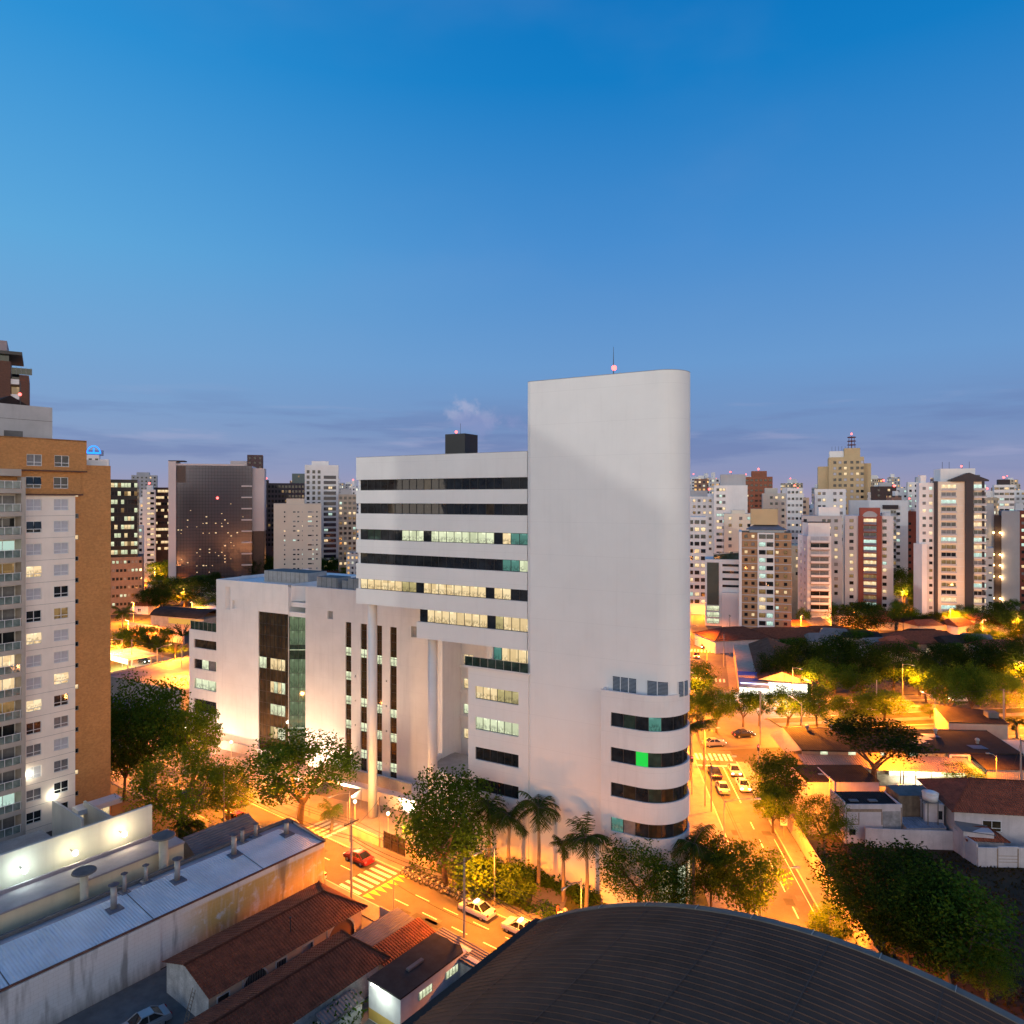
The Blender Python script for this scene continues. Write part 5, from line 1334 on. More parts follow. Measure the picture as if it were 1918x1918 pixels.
m = MB(); m.box(-8.4, -4.6, -2.3, -.02, 0, 3.6); m.quad((-8.6, -2.5, 3.7), (-4.4, -2.5, 3.3), (-4.4, 0, 3.6), (-8.6, 0, 4.0), 1); m.build('side_wing', [PINKW, SHEETROOF], T)
m = MB(); m.box(-11.5, -9, 2, 6.5, 0, 5.2); m.quad((-9.8, 1.97, 3.2), (-9.2, 1.97, 3.2), (-9.2, 1.97, 4.4), (-9.8, 1.97, 4.4), 1); m.box(-11.6, -8.9, 1.9, 6.6, 5.2, 5.35); m.build('stair_tower', [PINKW, GDARK], T)
T2 = thing('water_tank', 'white round water tank on a stand beside the red brown tiled house', 'water tank', (58.6, 101.0, 0))
m = MB(); m.tube([(0, 0, 5.9), (0, 0, 6.9)], [.95, 1.05], 20); m.tube([(0, 0, 6.9), (0, 0, 7.15)], [1.1, .4], 20); m.build('tank', [mat('tank plastic', (.62, .62, .64), .5)], T2, True)
m = MB()
for x in (-.7, .7):
    for y in (-.7, .7): m.tube([(x, y, 0), (x, y, 5.9)], .08, 5)
m.box(-1, 1, -1, 1, 5.78, 5.9); m.build('stand', [CONCD], T2)
tiled_house('garden_annex', 'tiny red tiled annex inside the white lot wall', 63.2, 96.0, 4.4, 3.2, 2.6, 3.6, rad(-6), TERRA, PINKW)
# fence along the side street
T = thing('street_fence', 'tall pale panel fence along the side street pavement', 'fence', PS(5.9, -42), SD)
for k in range(17):
    m = MB(); m.box(-.05, .05, k * 3.0, k * 3.0 + 2.94, 0, 2.6 - .05 * (k % 2)); m.build('panel', [FENCEW], T)
# beyond the avenue
T = thing('corner_market', 'brightly lit corner market with a blue awning under a long dark roof', 'shop', PF(7.5, -12), FD)
m = MB(); m.box(0.2, 16, 5, 46, 0, 4.2); m.build('wall', [PEACH], T)
m = MB(); m.poly([(4.5, 2, 4.4), (10, 2, 6.6), (10, 47, 6.6), (4.5, 47, 4.4)], 0, [(0, 0), (0, 6), (45, 6), (45, 0)]); m.poly([(10, 2, 6.6), (16.5, 2, 4.3), (16.5, 47, 4.3), (10, 47, 6.6)], 0, [(0, 0), (0, 6), (45, 6), (45, 0)]); m.poly([(4.5, 2.1, 4.4), (16.5, 2.1, 4.3), (10, 2.1, 6.6)], 1); m.build('roof', [mat('brown sheet roof', (.13, .07, .045), .9, .25, .5, uvwave=(.5, .05), spec=.1), PEACH], T)
m = MB(); m.poly([(0, 0.5, 3.3), (7, 0.5, 3.3), (7, 9, 4.6), (0, 9, 4.6)]); m.box(0, 7, .4, .55, 2.7, 3.3); m.build('awning', [mat('blue awning', (.05, .10, .42), .7)], T)
m = MB(); m.quad((0.3, 4.9, .2), (16, 4.9, .2), (16, 4.9, 3.2), (.3, 4.9, 3.2)); m.build('shop_window', [emit('shop light', (1.0, .93, .74), 3.0)], T)
ld = bpy.data.lights.new('lamp_light', 'AREA'); ld.energy = 9000; ld.shape = 'RECTANGLE'; ld.size = 15; ld.size_y = 2; ld.color = (1, .92, .7); lo = link('lamp_light', ld, T, (8, 2.5, 3.1)); lo.rotation_euler = (rad(-25), 0, 0)
rr = random.Random(11)
beyond = [  # px, py of the eaves base, width, depth, height, ridge, roof, wall, label
    (1480, 1218, 26, 12, 3.6, 6.2, 'wide dark red tile roofed house beyond the avenue trees'),
    (1395, 1222, 20, 14, 4.0, 6.8, 'brown roofed house beside the far street'),
    (1560, 1212, 22, 12, 3.5, 5.8, 'dark tiled house below the white balcony tower'),
    (1608, 1215, 16, 10, 3.2, 5.4, 'low dark tiled house behind the round dark tree'),
    (1752, 1228, 26, 14, 3.6, 6.4, 'salmon walled house with a dark tiled roof in front of the striped tower'),
    (1680, 1240, 12, 9, 3.2, 5.2, 'small tiled house behind the row of dark trees'),
    (250, 1150, 14, 9, 3.5, 5.5, 'small tiled house below the low brown office'),
    (300, 1133, 18, 10, 3.3, 5.6, 'brown tiled house beside the big far tree'),
    (345, 1112, 18, 10, 3.3, 5.6, 'dark tiled house below the mirrored tower'),
    (385, 1098, 22, 12, 3.5, 6, 'dark tiled house between the mirrored tower and the podium'),
    (640, 1098, 22, 12, 3.5, 6.0, 'tiled house seen over the podium roof beside the wing'),
    (610, 1090, 16, 10, 3.5, 6.0, 'tiled house seen over the podium roof plant')]
for px, py, w, d, h, rz, lab in beyond:
    X, Y, _ = gp(px, py)
    tiled_house('tiled_house', lab, X, Y, w, d, h, rz, rr.uniform(-.25, .25), TILED if rr.random() < .5 else TILE, PEACH if px > 1600 else PINKW, None, ((-3, 1, 1.6, 1.3, LHOME), (2, 1, 1.6, 1.3, GDARK)))
# driveway walls and ramp right of the red arched tower
T = thing('ramp_wall', 'long dark retaining wall with white lamps beside a lit ramp', 'wall', (158, 222, 0), rad(50))
m = MB(); m.box(0, 52, 0, .4, 0, 6.0); m.build('wall', [mat('slate paint', (.05, .055, .06), .7)], T)
for k in range(4):
    m = MB(); m.box(8 + k * 10, 8.6 + k * 10, -.3, -.01, 3.5, 3.9); m.build('wall_lamp', [WLAMP], T)
    ld = bpy.data.lights.new('lamp_light', 'POINT'); ld.energy = 900; ld.color = (.85, .95, 1); ld.shadow_soft_size = .3; link('lamp_light', ld, T, (8.3 + k * 10, -1, 3.4))
b = MB(); b.prism([(150, 224), (157, 221), (190, 262), (183, 266)], 0, .3); struct('driveway', b, CONC)
# market hall and walls by the far left avenue
T = thing('market_hall', 'dark curved roof market hall beyond the left avenue', 'building', gp(330, 1182), rad(-22))
m = MB(); w = 26; n = 10
prev = None
for k in range(n + 1):
    t = math.pi * k / n; y = 6 - 6 * math.cos(t); z = 5.0 + 2.6 * math.sin(t)
    if prev: m.quad((-w / 2, prev[0], prev[1]), (w / 2, prev[0], prev[1]), (w / 2, y, z), (-w / 2, y, z))
    prev = (y, z)
m.build('roof', [DARKROOF], T)
m = MB(); m.box(-w / 2 + .2, w / 2 - .2, .3, 11.7, 0, 5); m.build('wall', [PEACH], T)
m = MB(); m.quad((-4, .25, 2.6), (11, .25, 2.6), (11, .25, 4.6), (-4, .25, 4.6)); m.build('lit_clerestory', [emit('amber glow', (1, .5, .1), .8)], T)
T = thing('warehouse_roof', 'long low grey roofed warehouse beside the curved market hall', 'building', gp(395, 1172), rad(-28))
m = MB(); m.box(-14, 14, 0, 14, 0, 5); m.build('wall', [mat('grey render', (.30, .30, .31))], T)
m = MB(); m.poly([(-14.4, -.4, 5.1), (14.4, -.4, 5.1), (14.4, 14.4, 6.6), (-14.4, 14.4, 6.6)], 0, [(0, 0), (28, 0), (28, 15), (0, 15)]); m.build('roof', [METROOF], T)
T = thing('arcade_wall', 'salmon wall with a row of dark arches beside the palms', 'wall', gp(255, 1192), rad(-30))
m = MB(); m.box(-4, 26, 0, .5, 0, 4.6); m.build('wall', [mat('salmon render', (.52, .33, .24), .8, .1)], T)
for k in range(10):
    m = MB(); a = k * 1.9; m.poly([(a, -.02, 2.3), (a + 1.2, -.02, 2.3), (a + 1.2, -.02, 3.6)] + [(a + .6 + .6 * math.cos(math.pi * j / 6), -.02, 3.6 + .6 * math.sin(math.pi * j / 6)) for j in range(1, 7)]); m.build('arch', [DFRAME], T)
T = thing('fuel_station', 'glaring lit petrol station canopy beside the left avenue', 'petrol station', gp(222, 1262), rad(-35))
m = MB(); m.box(-9, 5, 0, 8, 4.2, 4.8); m.build('canopy', [mat('canopy white', (.7, .7, .66))], T)
m = MB(); m.quad((-8.6, .4, 4.19), (4.6, .4, 4.19), (4.6, 7.6, 4.19), (-8.6, 7.6, 4.19)); m.build('soffit_light', [emit('canopy light', (1, .86, .5), 6.0)], T)
for x in (-7, 3):
    m = MB(); m.tube([(x, 1, 0), (x, 1, 4.2)], .2, 8); m.build('post', [STEEL], T)
m = MB(); m.box(-9, 5, -.1, -.01, 3.2, 4.6); m.build('fascia', [emit('white fascia', (1, .82, .42), 3.5)], T)
ld = bpy.data.lights.new('lamp_light', 'AREA'); ld.energy = 5000; ld.size = 8; ld.color = (1, .8, .4); link('lamp_light', ld, T, (-2, 4, 4.1))
flat_block('grey_roof_depot', 'low grey flat roofed depot in front of the petrol station', gp(300, 1300)[0] - 14, gp(300, 1300)[0] + 16, gp(300, 1300)[1], gp(300, 1300)[1] + 26, 4.5, CONC, mat('grey felt roof', (.13, .13, .16), .7, .25, .3), .3, rad(-30))
# ------------------------------------------------------------------ towers beyond the avenue
rw = random.Random(21)
def pick(weights):
    t = rw.random() * sum(w for _, w in weights)
    for m_, w in weights:
        t -= w
        if t <= 0: return m_
    return weights[-1][0]
HOMES = [(GDARK, 9), (CURTAIN2, 2.5), (LHOME, 2.6), (LCOOL, 1.2), (LDIM, 2.0)]
OFFICE = [(GDARK, 7), (LG, 1), (LW, 1.2), (LDIM, 2)]
def tower(name, label, pl, pr, top, Z, depth, wall, rot=None, cat='building', body=True, group=None):
    rr_ = ray((pl + pr) / 2)
    if rot is None: rot = -math.atan(rr_) * .88
    w = (pr - pl) * Z / F / (math.cos(rot) - rr_ * math.sin(rot)); h = zat(Z, top)
    T = thing(name, label, cat, (ray((pl + pr) / 2) * Z, Z, 0), rot, group)
    if body:
        m = MB(); m.box(-w / 2, w / 2, 0, depth, 0, h); m.build('wall', [wall], T)
    return T, w, h
def roof_block(T, x0, x1, y0, y1, z0, z1, m_, name='roof_house'):
    m = MB(); m.box(x0, x1, y0, y1, z0, z1); return m.build(name, [m_], T)
def beacon(T, x, y, z, mast=0):
    m = MB(); m.ball((x, y, z), .38 if T.location[1] < 350 else .6, 0, 8, 5); b = m.build('beacon', [REDL], T)
    if mast:
        m = MB(); m.tube([(x + .3, y + .3, z - mast), (x + .3, y + .3, z + mast * .6)], .12, 4); m.build('antenna', [DFRAME], T)
def grid(T, xs, z0, pitch, n, ww, hh, weights=HOMES, y=-.02, frame=None, skip=0.0):
    for k in range(n):
        for x in xs:
            if rw.random() < skip: continue
            put(T, window_mesh(ww, hh, pick(weights), frame or DFRAME, 1, False), x - ww / 2, y, z0 + k * pitch)
def side_grid(T, x, ys, z0, pitch, n, ww, hh, weights=HOMES):
    """windows on the face looking towards -x"""
    for k in range(n):
        for yy in ys:
            put(T, window_mesh(ww, hh, pick(weights), FRAME, 1, False), x - .02, yy + ww / 2, z0 + k * pitch, rz=-math.pi / 2)
def balc_mesh(w, d, pane, slabm, railm, h=2.3, rail=.9, dividers=2):
    key = ('balc', round(w, 2), pane.name, slabm.name, railm.name)
    if key in MATS: return MATS[key]
    b = MB(); b.box(0, w, -d, 0, -.12, .06, 0); b.box(0, w, -d, -d + .08, .06, rail, 1)
    b.quad((.05, -.03, .08), (w - .05, -.03, .08), (w - .05, -.03, h), (.05, -.03, h), 2)
    for k in range(dividers + 1): x = .05 + k * (w - .14) / dividers; b.box(x, x + .07, -.09, -.035, .08, h, 3)
    MATS[key] = b.mesh('balcony', [slabm, railm, pane, FRAME])
    return MATS[key]
WSKY = mat('pale tower render', (0.74, 0.72, 0.70), 0.8, 0.06, 0.15, streak=0.12)
CRT = mat('cream tower render', (0.70, 0.62, 0.50), 0.8, 0.06, 0.15, streak=0.12)
TANT = mat('tan tower render', (0.52, 0.39, 0.22), 0.8, 0.08, 0.15)
BRNT = mat('brown tower render', (0.36, 0.21, 0.11), 0.8, 0.08, 0.3)
GREYT = mat('grey tower render', (0.40, 0.40, 0.41), 0.8, 0.08, 0.15, streak=0.15)
REDT = mat('red tower render', (0.22, 0.055, 0.035), 0.8, 0.1, 0.2)
ROSE = mat('rose render', (0.30, 0.085, 0.06), 0.8, 0.08, 0.2)
GREENC = mat('green grey cladding', (0.06, 0.075, 0.06), 0.5, 0.1)
DKT = mat('dark roof block', (0.05, 0.035, 0.035), 0.8, 0.1)

# brown flats with a white middle bay
T, w, h = tower('flats', 'brown apartment block with a white middle bay and small gabled roof beside the far street', 1389, 1482, 998, 249, 16, BRNT)
m = MB(); m.box(-w / 2 - .9, -w / 2, -.4, 16, 0, h + .3); m.box(-w / 2 + 5.2, -w / 2 + 10.7, -.5, 0, 0, h); m.build('white_bay', [WSKY], T)
for k in range(13):
    z = 1.5 + k * 2.72
    for xa, xb in ((-w / 2, -w / 2 + 5.2), (-w / 2 + 10.7, w / 2)):
        m = MB(); m.box(xa, xb, -.08, -.003, z - .5, z - .25); m.build('ledge', [GREYT], T)
grid(T, [-w / 2 + 1.4, -w / 2 + 3.7, w / 2 - 4.6, w / 2 - 1.9], 1.9, 2.72, 13, 1.1, 1.15)
grid(T, [-w / 2 + 6.75, -w / 2 + 9.2], 1.7, 2.72, 13, 2.2, 1.55, [(GDARK, 5), (LDIM, 3), (LHOME, 2), (LCOOL, 2)], y=-.52)
m = MB(); m.box(-5.5, 6, 3, 13, h, h + .9); m.box(-5, 4, 5, 12, h + 2.6, h + 8.2, 1)
m.poly([(-6.5, 2.5, h + .95), (7, 2.5, h + .95), (3.5, 8, h + 2.9), (-3, 8, h + 2.9)], 2); m.poly([(-6.5, 2.5, h + .95), (-3, 8, h + 2.9), (-6.5, 13, h + .95)], 2); m.poly([(7, 2.5, h + .95), (7, 13, h + .95), (3.5, 8, h + 2.9)], 2)
m.build('roof', [GREYT, TANT, mat('blue slate', (.14, .15, .19), .7)], T)
# white balcony tower
T, w, h = tower('balcony_tower', 'slim white apartment tower with a single stack of wide balconies', 1512, 1557, 1004, 268, 15, WSKY, rad(-9))
for k in range(13): put(T, balc_mesh(6.6, 1.2, pick([(CURTAIN, 3), (GDARK, 3), (LHOME, 1), (CURTAIN2, 3)]), mat('ochre slab', (.25, .14, .08)), WSKY), -3.2, 0, 1.2 + k * 2.55, 'balcony')
side_grid(T, -w / 2, [3.5, 9.5], 3, 2.55, 12, 1.1, 1.2)
roof_block(T, -w / 2 + .6, w / 2 - .2, 1, 10, h, h + 4.9, WSKY); m = MB(); m.box(-w / 2 + .5, w / 2 - .1, .9, 10.1, h + 4.9, h + 5.1); m.build('coping', [DKT], T)
# green and white clinic block
T, w, h = tower('clinic_block', 'low white block with a dark green panel and brightly lit lower floors', 1321, 1389, 1048, 272, 14, WSKY)
m = MB(); m.box(-w / 2 + .6, -w / 2 + 4.9, -.15, 0, 8, h - 1.2); m.build('green_panel', [GREENC], T)
for k in range(4): put(T, window_mesh(6.2, .9, GDARK, DFRAME, 1, False), -w / 2 + 6.2, -.02, h - 2.6 - k * 2.6)
for k in range(3): put(T, window_mesh(4.6, 1.9, LG, DFRAME, 2, False), -w / 2 + .5, -.02, 1 + k * 2.4)
m = MB(); m.box(-w / 2 + 6, w / 2 + .2, -2, -.2, 0, h - 12.2); m.build('low_front', [WSKY], T)
m = MB(); m.poly([(-w / 2 + 3, 1, h), (w / 2, 1, h), (w / 2, 1, h + 2.7), (-w / 2 + 3, 1, h + 1.7)]); m.poly([(-w / 2 + 3, 1, h + 1.7), (w / 2, 1, h + 2.7), (w / 2, 9, h + 2.7), (-w / 2 + 3, 9, h + 1.7)]); m.build('roof_glazing', [GGREEN], T)
# red arch tower
T, w, h = tower('arched_tower', 'white apartment tower with a tall rose red arched centre bay', 1582, 1673, 966, 310, 18, WSKY)
m = MB(); x0, x1 = -w / 2 + 5.2, -w / 2 + 14.3
m.box(x0, x0 + 2, -.8, 0, 0, h); m.box(x1 - 2, x1, -.8, 0, 0, h); m.box(x0 + .6, x1 - .6, -.5, 6, h, h + 3.4); m.box(x0 + 2, x1 - 2, -.25, 0, 0, h)
m.build('red_bay', [ROSE], T)
m = MB(); m.poly([((x0 + x1) / 2 + 3 * math.cos(math.pi * k / 12), -.55, h - .6 + 2.6 * math.sin(math.pi * k / 12)) for k in range(13)]); m.build('arch', [GREYT], T)
for k in range(13):
    z = 1.3 + k * 3.0
    put(T, balc_mesh(5.0, 1.0, pick([(LHOME, 5), (GDARK, 3), (LCOOL, 2), (LDIM, 2)]), GREYT, mat('blue grey rail', (.17, .17, .24)), 2.3), x0 + 2.05, -.26, z, 'balcony')
grid(T, [-w / 2 + 2.6, w / 2 - 3.4], 2, 3.0, 13, 1.6, 1.4)
roof_block(T, x1 + .2, w / 2 - 1, 2, 10, h, h + 1.2, WSKY)
T, w, h = tower('white_slab', 'broad white slab block rising just behind the red arched tower', 1590, 1700, 937, 336, 14, WSKY)
grid(T, [-w / 2 + 6, -w / 2 + 12, w / 2 - 4], 4, 3.05, 13, 1.5, 1.3, HOMES); m = MB(); m.box(w / 2 - 10.5, w / 2 - 4, -1, 0, h - 4, h - 2.2); m.build('balcony', [DKT], T)
for k in range(11): put(T, balc_mesh(2.4, 1.0, pick(HOMES), WSKY, GREYT), w / 2 - 7.2, -.02, h - 7 - k * 2.95, 'balcony')
# striped tower
T, w, h = tower('striped_tower', 'tall cream apartment tower with a black central stripe and a dark gabled top', 1755, 1842, 902, 279, 20, CRT, rad(-17))
DST = mat('charcoal stripe', (.035, .03, .035), .6, .1)
m = MB(); m.box(1.5, 4.3, -1.0, 0, 0, h + .3); m.box(w / 2 - .6, w / 2 + .25, -.3, 20, 0, h); m.box(-w / 2 - .9, -w / 2 + .2, -.2, 3, 0, h + .2); m.poly([(-3.6, -1.02, h), (9.4, -1.02, h), (9.4, -1.02, h + .6), (2.9, -1.02, h + 3.4), (-3.6, -1.02, h + .6)]); m.poly([(-3.6, -1.02, h + .6), (2.9, -1.02, h + 3.4), (2.9, 8, h + 3.4), (-3.6, 8, h + .6)]); m.poly([(9.4, -1.02, h + .6), (2.9, -1.02, h + 3.4), (2.9, 8, h + 3.4), (9.4, 8, h + .6)])
m.build('dark_stripe', [DST], T)
for k in range(18):
    z = h - 3.3 - k * 2.93
    for x in (-6.6, 4.5):
        put(T, balc_mesh(5.2 if x < 0 else 4.2, .9, pick([(GDARK, 6), (CURTAIN2, 2), (LHOME, 2), (LCOOL, 2), (LDIM, 2)]), WSKY, GREYT, 2.1, .7, 3), x, -.02 - (0 if x < 0 else .0), z, 'balcony')
m = MB()
for k in range(18): z = h - 3.6 - k * 2.93; m.box(-w / 2 + .3, 1.4, -.05, -.003, z, z + .12); m.box(4.4, w / 2 - .7, -.05, -.003, z, z + .12)
m.build('joint', [WSKY], T)
m = MB(); m.box(-w / 2 - 6, -w / 2 - .9, 1.2, 6, 0, h - .4); m.build('side_wing', [WSKY], T)
for k in range(18):
    for x in (-w / 2 - 4.9, -w / 2 - 2.6): put(T, window_mesh(1.3, 1.3, pick(HOMES), FRAME, 1, False), x, 1.18, h - 3.2 - k * 2.93)
roof_block(T, -5.8, 6.2, 4, 14, h, h + 5.2, WSKY); beacon(T, 2, 6, h + 6.2, 1.2)
roof_block(T, w / 2 - 3.4, w / 2 - .6, 2, 6, h, h + 2.6, GBLUE, 'glass_lantern'); roof_block(T, -w / 2 - 5.4, -w / 2 - 3.4, 2, 5, h - .4, h + 2.6, WSKY)
m = MB()
for x in (-4.4, -2, 5): m.tube([(x, 7, h + 5.2), (x, 7, h + 8)], .07, 4)
m.build('antenna', [DFRAME], T)
# grey lit tower at the right edge
T, w, h = tower('grey_tower', 'plain grey tower with a lamp lit service slot at the right edge', 1876, 1910, 957, 310, 16, GREYT)
m = MB(); m.box(-w / 2 - 8.2, -w / 2 - 2.6, 2, 18, 0, h + 3); m.box(-w / 2 - 2.6, -w / 2, 1.2, 12, 0, h - 2, 1); m.build('side_slab', [GREYT, DKT], T)
for k, z in enumerate((h - 9.5, h - 19, h - 23.6, h - 28.5, h - 38)):
    m = MB(); m.ball((-w / 2 - 2.9, .6, z), .42, 0, 8, 5); m.ball((-w / 2 - .5, .6, z), .42, 0, 8, 5); m.build('wall_lamp', [SODIUM], T)
    ld = bpy.data.lights.new('lamp_light', 'POINT'); ld.energy = 700; ld.color = (1, .6, .25); ld.shadow_soft_size = .3; link('lamp_light', ld, T, (-w / 2 - .4, -.4, z - .4))
for k in range(4): put(T, window_mesh(1.6, 1, GDARK, FRAME, 1, False), -w / 2 - 6, 1.98, 12 + k * 6)
T, w, h = tower('red_tower', 'dark red tower cut by the right frame edge with two lit panes', 1908, 1990, 957, 306, 14, REDT)
grid(T, [-w / 2 + 1.6, -w / 2 + 5], 3, 3.1, 13, 1.5, 1.3, HOMES)
T, w, h = tower('stair_tower', 'low white annex tower with a column of tiny windows right of the striped tower', 1842, 1861, 1026, 290, 8, WSKY)
grid(T, [0.6], 3, 3.0, 8, 1.2, .8, HOMES)
# red brick slab between the arched and the striped tower
T, w, h = tower('red_brick_slab', 'dark red brick slab standing between the arched tower and the striped tower', 1683, 1730, 966, 335, 14, REDT)
grid(T, [-w / 2 + 1.8, -w / 2 + 4.6, 2.6], 3, 3.0, 12, 1.1, 1.2, [(GDARK, 10), (LDIM, 2), (LHOME, .8)]); roof_block(T, -w / 2 + 2, w / 2 - 2, 2, 9, h, h + 2, REDT)
roof_block(T, -w / 2 - 3.6, -w / 2, 1, 8, 0, h - 2, WSKY, 'white_flank'); beacon(T, -w / 2 + 4.5, 1, h + 8, 3)
wall_run('tall pale party wall left of the striped tower', [(ray(1719) * 285, 285), (ray(1728) * 285, 285)], zat(285, 1018), WSKY, 6)
# pale and grey towers behind
def slab(name, label, pl, pr, top, Z, depth, wall, cols, pitch=3.0, ww=1.3, hh=1.3, weights=HOMES, rf=None, bc=False, floors=None, rot=None, z0=None):
    T, w, h = tower(name, label, pl, pr, top, Z, depth, wall, rot)
    n = floors or int((h - 6) / pitch); zz = h - 1.4 - hh - (n - 1) * pitch
    xs = [-w / 2 + w * (i + .5) / cols for i in range(cols)] if isinstance(cols, int) else [-w / 2 + w * c for c in cols]
    grid(T, xs, zz, pitch, n, ww, hh, weights)
    if rf: roof_block(T, -w / 2 + w * rf[0], -w / 2 + w * rf[1], 1.5, depth * .8, h, h + rf[2], rf[3] if len(rf) > 3 else wall)
    if bc: beacon(T, 0, 3, h + (rf[2] if rf else 0) + 1.2, 1.0)
    return T, w, h
slab('grey_flats', 'long grey block with red brick panels behind the balcony tower', 1502, 1577, 966, 300, 14, GREYT, [.08, .55, .68, .85], floors=11, rf=(.42, .95, 3.6, WSKY))
slab('cream_flats', 'cream block between the white service tower and the brown flats', 1356, 1413, 962, 312, 14, CRT, [.2, .55, .82], floors=12, rf=(.25, .7, 1.5))
slab('service_tower', 'tall pale stepped tower with a ribbed crown left of the brown red tower', 1337, 1400, 909, 340, 16, WSKY, [.12, .2, .3], floors=15, rf=(.2, .95, 5.2, GREYT), bc=True, weights=HOMES + [(LCOOL, 3)])
slab('balcony_slab', 'dark balconied slab close to the right side of the round white tower', 1288, 1323, 968, 300, 14, WSKY, 3, floors=12, ww=1.9, hh=1.6, weights=[(GDARK, 7), (LHOME, 3), (LCOOL, 1.5)])
slab('lit_flats', 'white flats with warm lit windows just right of the round white tower', 1291, 1337, 930, 360, 12, WSKY, [.2, .4, .62, .85], floors=9, rf=(.05, .75, 3, GREYT))
slab('brown_red_tower', 'broad brown red tower with level ledges against the horizon', 1395, 1447, 893, 420, 16, mat('brown red render', (.24, .085, .045)), 6, floors=14, ww=1.6, hh=1.2, weights=[(GBROWN, 14), (LHOME, 1)], rf=(.25, .8, 3.4), bc=True)
slab('stepped_flats', 'cream stepped block right of the brown red tower', 1428, 1476, 924, 350, 14, CRT, [.35, .55, .8], floors=9, rf=(.1, .6, 2.6))
slab('window_tower', 'white tower with a dense grid of square windows left of the tan antenna tower', 1474, 1504, 914, 330, 12, WSKY, 4, floors=14, ww=1.1, hh=1.1, weights=[(GDARK, 6), (LHOME, 3), (CURTAIN2, 2)], bc=True)
slab('curved_top_flats', 'pale blue white flats with a terrace top below the tan antenna tower', 1526, 1584, 916, 332, 14, WSKY, [.15, .3, .65, .85], floors=9, weights=HOMES + [(LHOME, 2)])
slab('grey_lane_block', 'plain greenish grey block behind the slot beside the brown flats', 1483, 1504, 1022, 285, 12, mat('green grey render', (.42, .42, .33)), [.5], floors=4)
slab('yellow_lane_block', 'narrow cream block with lit windows between the balcony tower and the arched tower', 1558, 1578, 1020, 300, 12, CRT, [.3, .7], floors=10, weights=HOMES + [(LHOME, 4)])
slab('dark_terrace_block', 'dark brown terraced block right of the tan antenna tower', 1632, 1679, 911, 400, 14, DKT, [.3, .7], floors=5, rf=(.3, .8, 2.2, GREYT), bc=True)
slab('pale_terrace_block', 'pale block with dark window pairs left of the striped tower top', 1700, 1732, 903, 420, 14, WSKY, 3, floors=8, rf=(.5, .9, 3, GREYT))
slab('lilac_block', 'small lilac white block between the dark terrace and pale terrace blocks', 1676, 1702, 914, 440, 12, WSKY, 2, floors=8)
slab('terrace_house_block', 'white terraced block with a dark hipped top near the right frame edge', 1862, 1900, 908, 400, 14, WSKY, 4, floors=5, ww=2.0, rf=(.2, .8, 3, DKT), bc=True)
slab('white_wide_block', 'wide white block low on the horizon at the right frame edge', 1892, 1960, 918, 420, 14, WSKY, 7, floors=6)
# tan antenna tower
T, w, h = tower('tan_tower', 'big tan tower with stepped sides and a roof antenna on the right skyline', 1552, 1618, 856, 450, 22, TANT)
m = MB(); m.box(-w / 2 - 6.2, -w / 2, 3, 20, 0, h - 5.6); m.box(w / 2, w / 2 + 4.2, 3, 20, 0, h - 4); m.box(-1, 8, 2, 14, h, h + 5.6); m.build('wing', [TANT], T)
roof_block(T, -9.5, -1.2, 3, 12, h, h + 4, WSKY)
grid(T, [-6.5, -3.5, -.5, 3.2, 6.4, 9.0], h - 33, 3.6, 9, 1.7, 1.7, [(GDARK, 8), (CURTAIN, 4), (LHOME, 2.4)])
m = MB()
for k in range(4):
    a = k * math.pi / 2; m.tube([(3.5 + 2 * math.cos(a), 8 + 2 * math.sin(a), h + 5.6), (3.5 + 1.4 * math.cos(a), 8 + 1.4 * math.sin(a), h + 13.5)], .16, 4)
for z in (8, 10.4, 12.8): m.tube([(3.5 + 2.3 * math.cos(t * math.pi / 6), 8 + 2.3 * math.sin(t * math.pi / 6), h + z) for t in range(13)], .32, 5)
m.build('antenna_mast', [mat('red lattice', (.14, .05, .05))], T); beacon(T, 3.5, 8, h + 15)
m = MB()
for k in range(7): m.tube([(-8 + k * 1.9, 4, h + 4), (-8 + k * 1.9, 4, h + 7)], .08, 4)
m.build('antenna', [DFRAME], T)

# ------------------------------------------------------------------ left skyline
MIRR = bpy.data.materials.new('mirror glazing'); MIRR.use_nodes = True
N, L, M, RAMP, MIX, MR, setin = node_tools(MIRR.node_tree)
tc = N('ShaderNodeTexCoord'); sp = N('ShaderNodeSeparateXYZ'); L(tc.outputs['Object'], sp.inputs[0])
def ln(s, p): return M('LESS_THAN', M('FRACT', M('DIVIDE', s, p)), 0.09)
g_ = M('MAXIMUM', ln(sp.outputs[0], 1.6), ln(sp.outputs[2], 1.8))
b_ = N('ShaderNodeBsdfPrincipled'); L(MIX(g_, (.10, .095, .115), (.04, .04, .045)), b_.inputs['Base Color']); b_.inputs['Metallic'].default_value = .62; b_.inputs['Roughness'].default_value = .2
vz = N('ShaderNodeTexNoise'); vz.inputs['Scale'].default_value = .35; vz.inputs['Detail'].default_value = 2; L(tc.outputs['Object'], vz.inputs[0])
bp = N('ShaderNodeBump'); bp.inputs['Strength'].default_value = .12; bp.inputs['Distance'].default_value = .2; L(vz.outputs[0], bp.inputs['Height']); L(bp.outputs[0], b_.inputs['Normal'])
o_ = N('ShaderNodeOutputMaterial'); L(b_.outputs[0], o_.inputs[0])
PINKC = mat('pink white cladding', (.50, .44, .44), .7, .05, .1)
T, w, h = tower('mirrored_tower', 'broad mirrored glass office tower with white end piers on the left skyline', 331, 473, 872, 400, 30, MIRR, rad(14))
